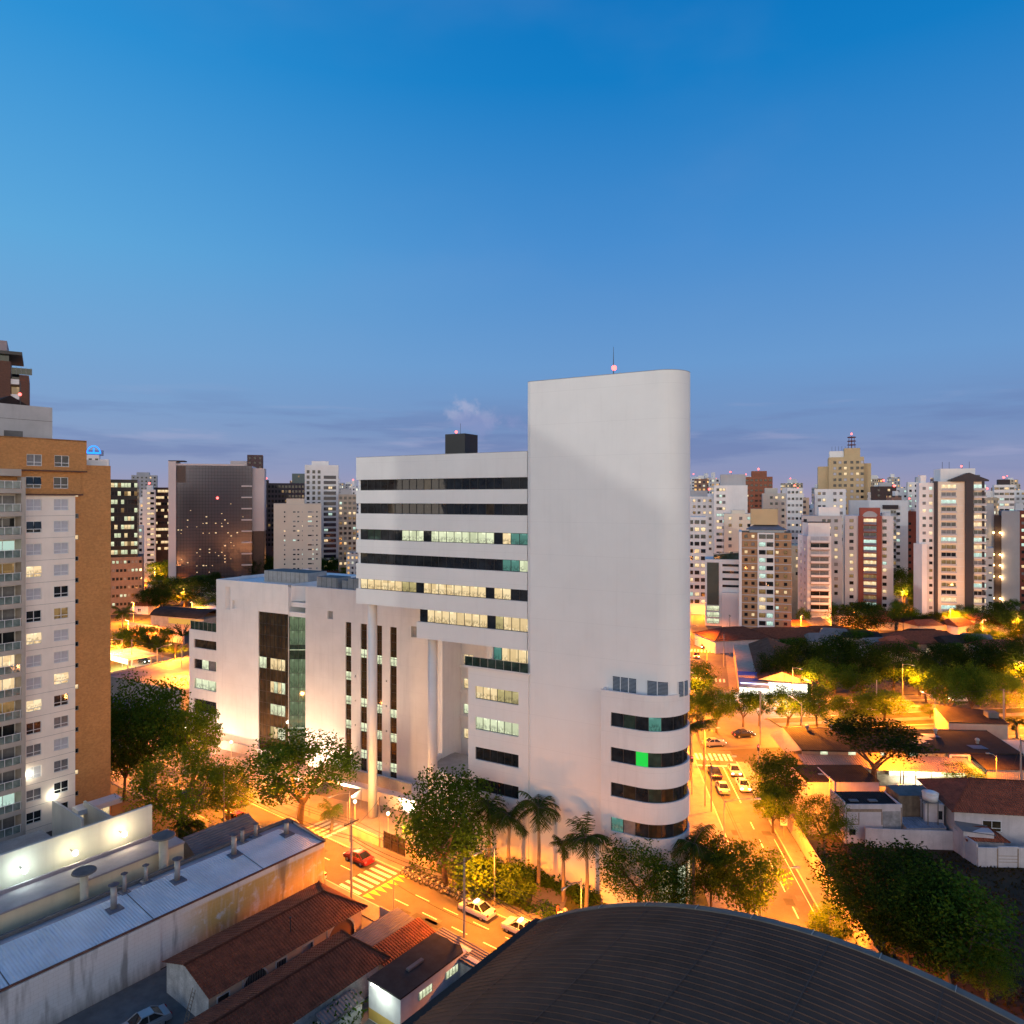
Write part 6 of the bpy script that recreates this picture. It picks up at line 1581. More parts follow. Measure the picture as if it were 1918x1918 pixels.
m = MB(); m.box(-w / 2 - 3.8, -w / 2, -1, 12, 0, h + 2); m.box(w / 2, w / 2 + 6.4, 2, 14, 30, h - 1.2); m.box(-w / 2, w / 2 - 4, 0, 1, h, h + .9); m.build('white_pier', [PINKC], T)
m = MB(); m.box(w / 2 + .2, w / 2 + 6.2, 2.2, 14, 0, 29.9); m.box(-w / 2 + .2, -w / 2 + 4.8, -.1, -.02, h - 9.5, h - .4); m.build('bronze_panel', [mat('bronze panel', (.06, .035, .03), .4)], T)
for k in range(9):
    m = MB(); z = h - 11 - k * 6.3; m.box(w / 2 - 5.5, w / 2 + .1, -1.2, -.02, z - .7, z); m.build('white_fin', [PINKC], T)
rr = random.Random(8)
m = MB()
for k in range(48):
    x = rr.choice((-14, -6, -3, 4, 9)) + rr.gauss(0, 2.2); z = rr.choice((12, 18, 26, 31, 36)) + rr.gauss(0, 4.5)
    if abs(x) < w / 2 - 1: s = rr.uniform(.25, .6); x = math.floor(x / 1.6) * 1.6; z = math.floor(z / 1.8) * 1.8; m.quad((x + .2, -.03, z + .2), (x + .2 + s * 1.5, -.03, z + .2), (x + .2 + s * 1.5, -.03, z + .2 + s), (x + .2, -.03, z + .2 + s))
m.build('reflected_lights', [LHOME], T)  # small glowing quads stand in for city lights reflected in the glazing
m = MB(); m.ball((1.5, -.3, h - 18), .7, 0, 8, 5); m.build('beacon', [REDL], T); m = MB(); m.box(-w / 2 - 4, -w / 2 + 4, 0, 8, h + 2, h + 2.6); m.build('roof_frame', [DKT], T)
T, w, h = slab('chestnut_tower', 'dark chestnut tower top rising behind the mirrored glass tower', 463, 492, 852, 460, 14, mat('chestnut render', (.085, .05, .05)), 3, floors=14, weights=[(GDARK, 9), (LDIM, 1)])
roof_block(T, -w / 2 - 10, -w / 2, 1, 10, 0, h - 4, PINKC, 'white_flank')
T, w, h = tower('cream_apartments', 'cream apartment block with rows of paired windows in front of the striped blue tower', 513, 602, 943, 400, 16, mat('warm cream render', (.56, .50, .42), .8, .05, .1))
for k in range(13):
    z = h - 5.2 - k * 2.62
    for x, ww_ in ((-w / 2 + 5.3, .9), (-2.6, 1.6), (-.3, 1.3), (2.3, .4), (5.4, 2.3), (7.9, .6), (9.8, 1.0)):
        if rw.random() < .12: continue
        put(T, window_mesh(ww_, .95, pick([(GDARK, 11), (CURTAIN2, 3), (LCOOL, 1.2), (LHOME, .8)]), FRAME, 1, False), x, -.02, z)
m = MB(); m.box(-6, 3.6, .6, 12, h, h + 2.7); m.box(-w / 2, w / 2, -.05, -.003, h - .5, h - .4, 1); m.build('roof_house', [mat('warm cream render', (.56, .5, .42)), GREYT], T)
T, w, h = tower('blue_striped_tower', 'tall white and navy banded tower with a rounded right side on the left skyline', 571, 634, 871, 450, 18, WSKY)
m = MB()
for k in range(19): z = h - 8.6 - k * 3.3; m.prism([(-w / 2 + 11.4, -.15), (w / 2 - 1.6, -.15), (w / 2 - .3, 1.2), (w / 2 + .12, 4), (w / 2 + .12, 10), (-w / 2 + 11.4, 10)], z, z + 2.0)
m.build('navy_band', [mat('navy glass', (.014, .016, .04), .1)], T)
grid(T, [-w / 2 + 2, -w / 2 + 5.4, -w / 2 + 8.6], h - 68, 3.3, 20, 1.7, 2.0, [(GDARK, 12), (LHOME, 1)])
for k in range(20):
    if rw.random() < .5: put(T, window_mesh(2.4, 1.6, pick([(LHOME, 3), (LCOOL, 1)]), DFRAME, 2, False), -w / 2 + 11.6 + rw.choice((0, 2.6)), -.2, h - 8.4 - k * 3.3)
roof_block(T, -w / 2 + 4, w / 2 - 6, 2, 12, h, h + 2.5, WSKY)
slab('tan_balcony_flats', 'beige flats with terraces squeezed between the banded tower and the white wing', 634, 668, 926, 430, 14, mat('beige render', (.40, .33, .26)), 4, floors=14, ww=1.6, hh=1.6, weights=HOMES + [(LHOME, 1.5)], rf=(.1, .7, 3, GREYT))
slab('dark_grid_offices', 'wide dark office block with a fine grid right of the mirrored tower', 495, 571, 905, 480, 16, mat('dark mauve cladding', (.085, .065, .07)), 12, 3.2, 1.5, 1.8, [(GDARK, 10), (LDIM, 2), (GBROWN, 4)], floors=13)
slab('teal_block', 'plain teal glass block peeping above the dark grid offices', 547, 572, 887, 520, 12, mat('teal glass', (.02, .07, .09), .15), [.5], floors=1)
slab('far_beacon_block', 'small dark block with a red beacon beside the mirrored tower', 494, 503, 899, 500, 8, DKT, [.5], floors=2, bc=True)
slab('lit_glass_offices', 'dark glass offices with whole storeys lit beside the brick apartment tower', 170, 258, 898, 300, 20, mat('black curtain wall', (.016, .017, .02), .2), 14, 3.5, 1.25, 1.9, [(GDARK, 4), (LG, 3), (LW, 1.4), (LDIM, 1)], floors=12)
slab('brown_offices', 'low brown office block with ribbon rows of small windows beside the brick apartments', 180, 267, 1044, 300, 18, mat('brown office render', (.21, .14, .10)), 12, 3.5, 1.0, 1.2, [(GDARK, 9), (LG, 2), (CURTAIN2, 2)], floors=6, rf=(.1, .6, 4, GREYT))
slab('white_slim_tower', 'slim white tower with a lit balcony stack left of the mirrored tower', 267, 291, 917, 420, 12, WSKY, [.5, .75], floors=16, ww=2.0, weights=[(GDARK, 6), (LHOME, 4)], rf=(.3, .8, 2.5), bc=True)
slab('amber_strip_offices', 'dark offices with amber lit strips at the edge of the mirrored tower', 289, 320, 913, 430, 14, DKT, 5, 3.8, 1.8, 1.6, [(GDARK, 5), (LHOME, 4)], floors=10)
slab('grey_stepped_block', 'grey stepped block on the horizon left of the mirrored tower', 246, 294, 890, 600, 16, GREYT, 6, floors=8, rf=(.2, .7, 2.4), weights=[(GDARK, 10), (LHOME, 1)])
slab('white_roof_lantern_block', 'pale block peeping over the brown offices beside the brick apartments', 250, 268, 985, 330, 8, WSKY, [.4, .7], floors=4)
# neon topped tower
T, w, h = tower('neon_tower', 'white tower with glowing blue arched crown peeping over the brick apartments', 152, 186, 852, 520, 14, WSKY)
grid(T, [-4, 0, 4], h - 14, 3.3, 4, 2, 1.6)
m = MB(); NEON = emit('blue neon', (.02, .22, 1.0), 2.6)
for x0, r in ((-6.4, 4.6), (2.2, 4.6)):
    pts = [(x0 + r * .9 * math.cos(math.pi * k / 10), -.3, h + 1 + (7 if x0 < 0 else 5.5) * math.sin(math.pi * k / 10)) for k in range(11)]
    m.tube(pts, .45, 5); m.box(x0 - r * .8, x0 + r * .8, -.4, .2, h + .8, h + 2.0); m.box(x0 - .4, x0 + .4, -.3, .2, h + 2, h + 5)
m.build('neon_crown', [NEON], T)
m = MB(); m.box(-9, 8, 0.2, 8, h, h + 3.6); m.build('crown_wall', [mat('blue grey crown', (.2, .24, .34))], T)
roof_block(T, w / 2, w / 2 + 6, 1, 10, 0, h - 3, WSKY, 'side_wing'); 

# ------------------------------------------------------------------ the city towards the horizon
FAR = far_facade()
names = [((.70, .66, .62), 'pale'), ((.40, .39, .40), 'grey'), ((.52, .42, .30), 'tan'), ((.24, .12, .08), 'brown'), ((.76, .74, .73), 'white'), ((.36, .20, .15), 'reddish')]
rf_ = random.Random(77)
def far_run(p0, p1, n, zone, z_lo, z_hi, t_lo, t_hi, w_lo, w_hi):
    xs = sorted(rf_.uniform(p0, p1) for _ in range(n))
    cnt = {}
    for i, px in enumerate(xs):
        Z = rf_.uniform(z_lo, z_hi); wpx = rf_.uniform(w_lo, w_hi); top = rf_.uniform(t_lo, t_hi)
        col, cn = rf_.choice(names); cnt[cn] = cnt.get(cn, 0) + 1
        ordn = ['first', 'second', 'third', 'fourth', 'fifth', 'sixth', 'seventh', 'eighth', 'ninth', 'tenth', 'eleventh', 'twelfth', 'thirteenth', 'fourteenth', 'fifteenth', 'sixteenth', 'seventeenth', 'eighteenth', 'nineteenth', 'twentieth', 'last but one', 'last', 'extra'][cnt[cn] - 1]
        h = max(12, zat(Z, top)); w = wpx * Z / F; d = w * rf_.uniform(.6, 1.2)
        T = thing('distant_tower', f'{ordn} {cn} far tower from the left {zone}', 'tower', (ray(px) * Z, Z, 0), rf_.uniform(-.5, .5), 'far towers ' + zone)
        m = MB(); m.box(-w / 2, w / 2, 0, d, 0, h)
        if rf_.random() < .6: m.box(-w / 2 + w * .5, w / 2 + w * .12, -d * .12, d * .7, 0, h * rf_.uniform(.75, .93))
        b = m.build('wall', [FAR], T); b.color = (*col, 1)
        m = MB(); a = rf_.uniform(-.35, 0) * w; m.box(a, a + w * .35, d * .2, d * .7, h, h + rf_.uniform(2, 4.5)); r_ = m.build('roof_house', [FAR if False else WSKY], T)
        if rf_.random() < .3: beacon(T, a, d * .4, h + 5)
far_run(1290, 1920, 62, 'on the right horizon behind the balcony tower', 520, 1100, 893, 925, 12, 30)
far_run(1290, 1560, 12, 'in the cluster left of the tan tower', 380, 500, 918, 965, 18, 36)
far_run(1600, 1920, 14, 'in the cluster around the striped tower', 360, 520, 918, 970, 18, 38)
far_run(200, 680, 36, 'on the left horizon behind the mirrored tower', 560, 1100, 900, 930, 12, 28)
far_run(260, 330, 5, 'in the gap left of the mirrored tower', 430, 540, 930, 970, 14, 26)
# ------------------------------------------------------------------ low houses between the avenue and the towers
rl = random.Random(31)
def low_house(px, py, w, d, rot, label, group):
    X, Y, _ = gp(px, py); h = rl.uniform(3, 4.4); rz = h + rl.uniform(1.4, 2.4)
    T = thing('small_house', label, 'house', (X, Y, 0), rot, group)
    m = MB(); m.box(-w / 2, w / 2, 0, d, 0, h); m.build('wall', [rl.choice((PEACH, PINKW, CREAM, CONC))], T)
    m = MB(); e = .5
    a, b, c, f = (-w / 2 - e, -e, h), (w / 2 + e, -e, h), (w / 2 + e, d + e, h), (-w / 2 - e, d + e, h); r0, r1 = (-w / 2 - e + 1.5, d / 2, rz), (w / 2 + e - 1.5, d / 2, rz)
    uvq = [(0, 0), (w, 0), (w - 2, d / 2), (2, d / 2)]
    m.poly([a, b, r1, r0], 0, uvq); m.poly([c, f, r0, r1], 0, uvq); m.poly([b, c, r1], 0, uvq[:3]); m.poly([f, a, r0], 0, uvq[:3])
    m.build('roof', [rl.choice((TILE, TILED, DARKROOF, TERRA, SHEETROOF))], T)
    if rl.random() < .6: put(T, window_mesh(1.6, 1.3, rl.choice((LHOME, LDIM, GDARK)), DFRAME, 1, False), rl.uniform(-w / 3, w / 3), -.02, 1.1)
ORD = ['first', 'second', 'third', 'fourth', 'fifth', 'sixth', 'seventh', 'eighth', 'ninth', 'tenth', 'eleventh', 'twelfth', 'thirteenth', 'fourteenth', 'fifteenth', 'sixteenth']
for (p0, p1, y0, y1, n, zone) in ((1440, 1900, 1212, 1240, 12, 'behind the dark avenue trees'), (1480, 1900, 1168, 1196, 12, 'at the feet of the right hand towers'), (215, 410, 1090, 1150, 11, 'left of the podium'), (430, 660, 1078, 1100, 8, 'beyond the podium roof'), (1300, 1400, 1110, 1140, 4, 'beside the clinic')):
    for k in range(n):
        px = p0 + (p1 - p0) * (k + rl.uniform(.2, .8)) / n
        low_house(px, rl.uniform(y0, y1), rl.uniform(8, 13), rl.uniform(6, 9), rl.uniform(-.5, .5), f'{ORD[k]} small roof from the left {zone}', 'small houses ' + zone)
# unseen block added beyond the left of the view; its roof line throws the faint slanting shade on the blank tower
T = thing('shade_block', 'tall plain block added out of view on the left to cast shade', 'building', PW(-79, -160), ANG_W)
m = MB(); m.box(-11, 11, 0, 50, 0, 98.5); m.build('wall', [WSKY], T)
# the unbroken spread of the city to the horizon, reads as one mass
rc = random.Random(404)
for ci, col in enumerate(((.62, .58, .54), (.40, .36, .33), (.30, .17, .12), (.66, .64, .63))):
    m = MB()
    for k in range(150):
        Z = 420 + 1500 * rc.random() ** 1.3; r_ = rc.uniform(-.78, .78) if rc.random() < .72 else rc.uniform(-.22, .26)
        if abs(r_) > .3 and Z < 620: continue
        h = rc.uniform(6, 20) if rc.random() < .6 else rc.uniform(18, 42); w = rc.uniform(9, 22); d = rc.uniform(8, 16); X = r_ * Z
        m.box(X - w / 2, X + w / 2, Z, Z + d, 0, h)
    o = m.build('distant_city', [FAR]); o['kind'] = 'stuff'; o['label'] = 'low spread of far city blocks filling the ground to the horizon'; o['category'] = 'city'; o.color = (*col, 1)
# ------------------------------------------------------------------ trees: unit height, unit crown width, scaled per tree
def crown_mesh(seed, kind, leafmat, n_clump, per, size, z0=0.34):
    r = random.Random(seed); b = MB(); cl = []
    for k in range(n_clump):
        for _ in range(40):
            u, v, w = r.uniform(-1, 1), r.uniform(-1, 1), r.uniform(-1, 1)
            q = math.sqrt(u * u + v * v + w * w)
            if 0.35 < q < 1: break
        if kind == 'umbrella': c = (u * .46, v * .46, .80 + w * .13 - .22 * (u * u + v * v) * .6)
        elif kind == 'open': c = (u * .47, v * .47, .66 + w * .30)
        elif kind == 'feather': c = (u * .48, v * .48, .62 + w * .35)
        elif kind == 'shrub': c = (u * .42, v * .42, .48 + w * .42)
        else: c = (u * .44, v * .44, .62 + w * .35)
        cl.append((c, r.uniform(.075, .15) * (1.25 if kind in ('broad', 'shrub') else 1)))
    for c, rad_ in cl:
        for _ in range(per):
            while True:
                u = Vector((r.uniform(-1, 1), r.uniform(-1, 1), r.uniform(-1, 1)))
                if u.length < 1: break
            p = Vector(c) + Vector((u.x, u.y, u.z * .75)) * rad_ * (1.0 + r.random() * .35)
            d = Vector((r.uniform(-1, 1), r.uniform(-1, 1), r.uniform(-.7, .5))).normalized(); e = d.cross(Vector((r.uniform(-1, 1), r.uniform(-1, 1), r.uniform(-1, 1)))).normalized()
            s = size * r.uniform(.6, 1.25)
            b.quad(p - d * s, p - e * s * .5, p + d * s, p + e * s * .5)
    return b.mesh('crown', [leafmat]), cl
def trunk_mesh(seed, cl, kind):
    r = random.Random(seed + 99); b = MB()
    fork = .30 if kind != 'shrub' else .12
    lean = Vector((r.uniform(-.03, .03), r.uniform(-.03, .03), 0))
    b.tube([(0, 0, -.01), lean * .5 + Vector((0, 0, fork * .5)), lean + Vector((0, 0, fork))], [.034, .026, .022], 7)
    if kind in ('umbrella', 'open', 'broad'):
        main = 4
    else: main = 3
    for k in range(main):
        a = 2 * math.pi * (k + r.uniform(-.25, .25)) / main
        e = Vector((math.cos(a) * .24, math.sin(a) * .24, .60)); s = lean + Vector((0, 0, fork * r.uniform(.75, 1)))
        mid = s.lerp(e, .5) + Vector((r.uniform(-.03, .03), r.uniform(-.03, .03), -.03))
        b.tube([s, mid, e], [.018, .013, .009], 5)
        for c, _ in sorted(cl, key=lambda q: (Vector(q[0]) - e).length)[:5]:
            b.tube([mid.lerp(e, r.uniform(.2, 1)), Vector(c)], [.007, .003], 4)
    return b.mesh('trunk', [BARK])
PROTO = {}
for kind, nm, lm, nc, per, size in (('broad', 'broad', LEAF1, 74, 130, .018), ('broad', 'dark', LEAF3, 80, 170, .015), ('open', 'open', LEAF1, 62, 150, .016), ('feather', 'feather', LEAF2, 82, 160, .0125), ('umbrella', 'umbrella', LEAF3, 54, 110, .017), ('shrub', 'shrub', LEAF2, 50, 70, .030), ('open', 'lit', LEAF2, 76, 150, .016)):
    for v in range(2):
        me, cl = crown_mesh(hash(nm) % 1000 * 0 + len(nm) * 31 + v * 7 + ord(nm[0]), kind, lm, nc, per, size)
        PROTO[(nm, v)] = (me, trunk_mesh(len(nm) + v, cl, kind))
rt = random.Random(5)
def tree(kind, px, ytop, ybase, wpx, label, group=None, z0=0.0, cat='tree'):
    X, Y, _ = gp(px, ybase, z0); H = zat(Y, ytop) - z0; W = wpx * Y / F
    T = thing('shrub' if kind == 'shrub' and H < 4 else 'broadleaf_tree', label, cat, (X, Y, z0), rt.uniform(0, 6.28), group)
    T.scale = (W, W, H)
    c, t = PROTO[(kind, rt.randint(0, 1))]
    link('trunk', t, T); link('crown', c, T)
    return T
G1 = 'street trees along the near street'
tree('broad', 275, 1272, 1490, 165, 'big dark round tree filling the gap right of the brick apartment tower', G1)
tree('lit', 362, 1305, 1485, 110, 'lighter green tree reaching the low wing of the white complex', G1)
tree('broad', 232, 1330, 1500, 100, 'dark tree tucked against the brick apartment tower edge', G1)
tree('feather', 338, 1402, 1590, 195, 'feathery pale green tree behind the warehouse and the starry wall lamp', G1)
tree('feather', 430, 1430, 1545, 120, 'wispy low tree between the feathery tree and the open crowned tree', G1)
tree('open', 560, 1372, 1548, 215, 'spreading open crowned tree at the street end of the warehouse', G1)
tree('broad', 835, 1448, 1662, 200, 'tall bushy dark tree rising from the motorcycle pavement', G1)
tree('shrub', 905, 1598, 1690, 110, 'golden lit leafy shrub tree above the parked white cars', G1)
tree('shrub', 965, 1610, 1692, 90, 'golden lit shrub tree nearest the tall palms', G1)
tree('broad', 1195, 1568, 1712, 150, 'dense dark tree against the foot of the round annex', G1)
tree('broad', 1262, 1618, 1722, 95, 'smaller dark tree right of the dense one at the annex foot', G1)
tree('lit', 1400, 1578, 1752, 145, 'round olive tree at the street corner above the vault edge', G1)
tree('broad', 1332, 1560, 1712, 90, 'dark corner tree between the palms and the round olive tree', G1)
G2 = 'trees along the side street fence'
tree('broad', 1458, 1410, 1535, 112, 'upper dark tree on the side street pavement', G2)
tree('lit', 1448, 1470, 1560, 80, 'bright leafy lower tree on the side street pavement', G2)
tree('feather', 1542, 1488, 1600, 105, 'feathery amber tree leaning over the side street fence', G2)
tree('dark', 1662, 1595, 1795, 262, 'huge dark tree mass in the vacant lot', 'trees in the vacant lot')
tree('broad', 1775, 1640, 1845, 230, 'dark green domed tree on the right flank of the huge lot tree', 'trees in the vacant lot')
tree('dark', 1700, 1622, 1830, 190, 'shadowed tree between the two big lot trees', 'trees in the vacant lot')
tree('lit', 1552, 1692, 1800, 80, 'small bright leaved tree at the fence end beside the vault', 'trees in the vacant lot')
tree('feather', 1850, 1760, 1880, 120, 'scrubby low bush at the far right of the vacant lot', 'trees in the vacant lot')
tree('umbrella', 1637, 1343, 1468, 195, 'flat topped dark tree with forked limbs before the workshop', None)
tree('feather', 1800, 1432, 1472, 80, 'low loose tree before the ribbed workshop screen', None)
tree('feather', 1585, 1335, 1400, 60, 'small dark tree behind the workshop roof', None)
G3 = 'trees along the avenue median'
row = [('lit', 1342, 1285, 1373, 78, 'leaning forked tree nearest the white tower on the avenue median'), ('open', 1392, 1288, 1362, 62, 'second median tree counting from the white tower'), ('open', 1422, 1290, 1360, 60, 'third median tree, before the shining market'), ('open', 1474, 1285, 1366, 86, 'wide forked median tree right of the market glow'), ('feather', 1500, 1292, 1360, 60, 'thin pale median tree behind the workshop gable'), ('broad', 1530, 1284, 1362, 64, 'dark round median tree above the workshop ridge'), ('lit', 1600, 1300, 1358, 95, 'amber lit spreading median tree over the flat topped tree'), ('lit', 1655, 1292, 1356, 95, 'amber lit median tree beside the tall lamp post'), ('feather', 1742, 1318, 1346, 34, 'tiny sapling on the median lawn'), ('open', 1775, 1245, 1358, 84, 'tall thin trunked median tree near the studio roof'), ('open', 1822, 1240, 1356, 76, 'tall median tree with bare lower trunk right of the studio roof'), ('feather', 1882, 1262, 1344, 88, 'broad median tree by the right frame edge')]
for k_, px, yt, yb, w_, lab in row: tree(k_, px, yt, yb, w_, lab, G3)
G4 = 'dark trees on the far side of the avenue'
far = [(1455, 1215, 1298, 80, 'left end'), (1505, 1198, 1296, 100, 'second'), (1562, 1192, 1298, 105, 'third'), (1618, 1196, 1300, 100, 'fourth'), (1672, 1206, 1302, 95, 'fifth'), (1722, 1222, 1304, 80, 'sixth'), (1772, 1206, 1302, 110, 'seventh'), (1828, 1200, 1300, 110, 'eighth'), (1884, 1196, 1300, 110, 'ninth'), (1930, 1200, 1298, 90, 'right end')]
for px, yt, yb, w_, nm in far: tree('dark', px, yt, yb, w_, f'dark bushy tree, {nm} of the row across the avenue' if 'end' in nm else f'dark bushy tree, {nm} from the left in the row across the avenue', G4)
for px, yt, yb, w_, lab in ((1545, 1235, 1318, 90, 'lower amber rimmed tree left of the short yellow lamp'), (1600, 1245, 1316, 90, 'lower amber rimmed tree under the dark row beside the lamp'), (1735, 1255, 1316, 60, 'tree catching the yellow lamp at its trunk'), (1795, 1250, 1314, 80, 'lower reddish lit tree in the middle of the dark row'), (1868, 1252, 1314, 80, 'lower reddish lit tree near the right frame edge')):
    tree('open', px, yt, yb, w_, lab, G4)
tree('broad', 1312, 1238, 1318, 66, 'dark bushy tree just right of the white tower at the crossroads', None)
tree('lit', 1306, 1290, 1372, 60, 'amber tree partly hidden by the round annex', None)
G5 = 'trees among the far apartment towers'
for k_, px, yt, yb, w_, lab in (('dark', 1617, 1130, 1196, 112, 'big round dark tree at the foot of the arched tower'), ('dark', 1880, 1130, 1192, 95, 'big dark tree right of the striped tower'), ('dark', 1918, 1142, 1205, 90, 'dark tree at the right frame edge beside the grey tower'), ('broad', 1693, 1064, 1138, 60, 'dark tree before the red brick slab'), ('broad', 1722, 1096, 1150, 50, 'dark tree left of the striped tower foot'), ('broad', 1506, 1138, 1185, 28, 'small tree between the brown flats and balcony tower'), ('feather', 1795, 1140, 1178, 60, 'lit garden tree at the striped tower entrance'), ('feather', 1842, 1165, 1215, 50, 'bare looking lit tree right of the striped tower entrance'), ('broad', 1690, 1130, 1178, 55, 'dark tree beside the lit ramp'), ('broad', 1308, 1075, 1120, 26, 'dark tree between the round tower and the clinic')):
    tree(k_, px, yt, yb, w_, lab, G5)
G6 = 'trees around the left avenue'
for k_, px, yt, yb, w_, lab in (('lit', 240, 1172, 1236, 66, 'bushy amber lit tree nearest the brick apartments on the left avenue'), ('lit', 288, 1170, 1228, 76, 'bright green tree behind the upright palms'), ('broad', 290, 1012, 1072, 58, 'green tree under the lit glass offices'), ('lit', 308, 1048, 1092, 62, 'amber tree left of the mirrored tower foot'), ('dark', 345, 1084, 1140, 130, 'wide dark tree before the mirrored tower'), ('dark', 290, 1100, 1148, 66, 'dark tree beside the low brown office'), ('dark', 490, 1040, 1092, 70, 'dark tree right of the mirrored tower foot'), ('dark', 440, 1052, 1092, 70, 'dark tree before the white finned corner'), ('lit', 648, 1058, 1085, 50, 'lit tree between the banded tower and the white wing'), ('dark', 395, 1110, 1160, 70, 'dark tree peeping over the podium corner')):
    tree(k_, px, yt, yb, w_, lab, G6)

# palms
def palm_meshes(seed, kind):
    r = random.Random(seed); b = MB()
    n = 17 if kind != 'fan' else 13
    for k in range(n):
        az = 2 * math.pi * k / n * (1 if kind != 'fan' else 1) + r.uniform(-.2, .2)
        up = r.uniform(-.15, 1.15) if kind == 'royal' else r.uniform(.2, 1.3)
        if kind == 'fan': az = (0 if k % 2 else math.pi) + r.uniform(-.35, .35); up = r.uniform(.45, 1.5)
        L_ = r.uniform(.85, 1.05); pts = []; p = Vector((0, 0, 0)); d = Vector((math.cos(az) * math.cos(up), math.sin(az) * math.cos(up), math.sin(up)))
        drop = .10 if kind == 'royal' else .04
        for s in range(11):
            pts.append(p.copy()); p = p + d * (L_ / 10); d = (d + Vector((0, 0, -drop * (1 + s * .12)))).normalized()
        b.tube(pts, [.014 - .001 * s for s in range(11)], 3, 1)
        for s in range(1, 11):
            t = (pts[min(s + 1, 10)] - pts[s - 1]).normalized(); side = t.cross(Vector((0, 0, 1))).normalized(); lf = .30 * math.sin(math.pi * (s + .6) / 11.6) + .05
            for q in (0, .5):
                for sg in (-1, 1):
                    o = pts[s - 1].lerp(pts[s], q) ; tip = o + side * sg * lf * .8 + t * lf * .55 + Vector((0, 0, -lf * r.uniform(.25, .75)))
                    w = t * .022
                    b.quad(o - w, o + w, tip + w * .3, tip - w * .3, 0)
    cr = b.mesh('crown', [LEAFP, BARK])
    b = MB(); b.tube([(0, 0, 0), (.02, .01, .5), (0, 0, 1)], [.030, .022, .017], 9)
    return cr, b.mesh('trunk', [mat('palm trunk', (.22, .18, .13), .85, .2, 3)])
PALM = {k: [palm_meshes(40 + i + len(k), k) for i in range(2)] for k in ('royal', 'fan')}
def palm(kind, px, ycrown, ybase, rpx, label, group):
    X, Y, _ = gp(px, ybase); H = zat(Y, ycrown); r = rpx * Y / F
    T = thing('palm_tree', label, 'palm', (X, Y, 0), rt.uniform(0, 6.28) if kind == 'royal' else rt.uniform(-.4, .4), group)
    c, t = PALM[kind][rt.randint(0, 1)]
    o = link('trunk', t, T); o.scale = (H * .75 + 2, H * .75 + 2, H)
    if kind == 'royal': o.scale = (9, 9, H)
    o = link('crown', c, T, (0, 0, H - .1)); o.scale = (r, r, r)
GP = 'palms along the foot of the blank tower'
palm('royal', 915, 1512, 1648, 50, 'palm half lost behind the bushy dark tree', GP)
palm('royal', 955, 1528, 1662, 52, 'dark palm before the lowest dark strip windows', GP)
palm('royal', 1008, 1512, 1668, 55, 'tallest palm standing before the left edge of the blank tower', GP)
palm('royal', 1055, 1582, 1688, 32, 'short slim palm between two taller palms', GP)
palm('royal', 1098, 1568, 1712, 55, 'drooping palm before the blank tower nearest the round annex', GP)
palm('royal', 1300, 1580, 1718, 58, 'palm at the right foot of the round annex', GP)
palm('royal', 1318, 1352, 1442, 30, 'thin palm on the side street beside the round annex', None)
palm('royal', 1292, 1358, 1462, 28, 'thin palm half behind the round annex', None)
palm('royal', 620, 1515, 1560, 28, 'small palm under the street cables by the warehouse gable', None)
palm('royal', 372, 1590, 1625, 62, 'low palm sprouting behind the warehouse parapet', None)
palm('royal', 190, 1660, 1700, 24, 'small palm in the alley beside the annex wall', None)
palm('royal', 355, 1545, 1598, 40, 'shaggy palm in the garden beside the gatehouse', None)
GL = 'upright palms beside the left avenue'
palm('fan', 282, 1214, 1254, 30, 'left upright fan shaped palm beside the left avenue', GL)
palm('fan', 303, 1220, 1258, 34, 'middle upright fan shaped palm beside the left avenue', GL)
palm('fan', 328, 1222, 1262, 30, 'right upright fan shaped palm beside the left avenue', GL)
palm('royal', 230, 1148, 1190, 26, 'amber lit palm near the curved market hall', GL)
palm('fan', 342, 1190, 1236, 26, 'dark upright palm beside the low wing terrace', GL)
palm('royal', 1838, 1352, 1385, 28, 'small palm behind the studio roof', None)
palm('royal', 1818, 1360, 1388, 22, 'lower small palm beside the studio water tank', None)
palm('royal', 1905, 1352, 1384, 24, 'green lit palm at the right frame edge', None)
# planting at the foot of the tower
def shrub_bed(label, pts, h, n, lm):
    r = random.Random(len(label)); b = MB(); 
    for k in range(n):
        i = r.randrange(len(pts) - 1); t = r.random(); c = Vector((*[pts[i][j] + (pts[i + 1][j] - pts[i][j]) * t for j in (0, 1)], 0)) + Vector((r.uniform(-.9, .9), r.uniform(-.9, .9), 0))
        hh = h * r.uniform(.4, 1)
        for _ in range(26):
            p = c + Vector((r.gauss(0, .45), r.gauss(0, .45), r.uniform(.1, hh))); d = Vector((r.uniform(-1, 1), r.uniform(-1, 1), r.uniform(-.5, 1))).normalized() * r.uniform(.12, .3); e = d.orthogonal().normalized() * .10
            b.quad(p - d, p - e, p + d, p + e)
    o = b.build('shrub_bed', [lm]); o['kind'] = 'stuff'; o['label'] = label; o['category'] = 'shrubs'
shrub_bed('low leafy planting along the foot of the blank tower', [PW(-8, -1.2)[:2], PW(3, -1.4)[:2], PW(11, -2.6)[:2]], 1.8, 90, LEAF1)
shrub_bed('dark hedge planting between the pavement and the palms', [PA(14, 11.2)[:2], PA(30, 11.2)[:2], PA(38, 12)[:2]], 1.5, 90, LEAF1)
shrub_bed('weeds in the yard beside the peeling wall', [PA(21.2, -13)[:2], PA(21.4, -16.5)[:2]], 2.6, 26, LEAF1)
shrub_bed('climbers and planters on the low wing terrace', [PW(-87.5, 17.8)[:2], PW(-77, 17.8)[:2]], 1.0, 1, LEAF1)
r_ = random.Random(2); b = MB()
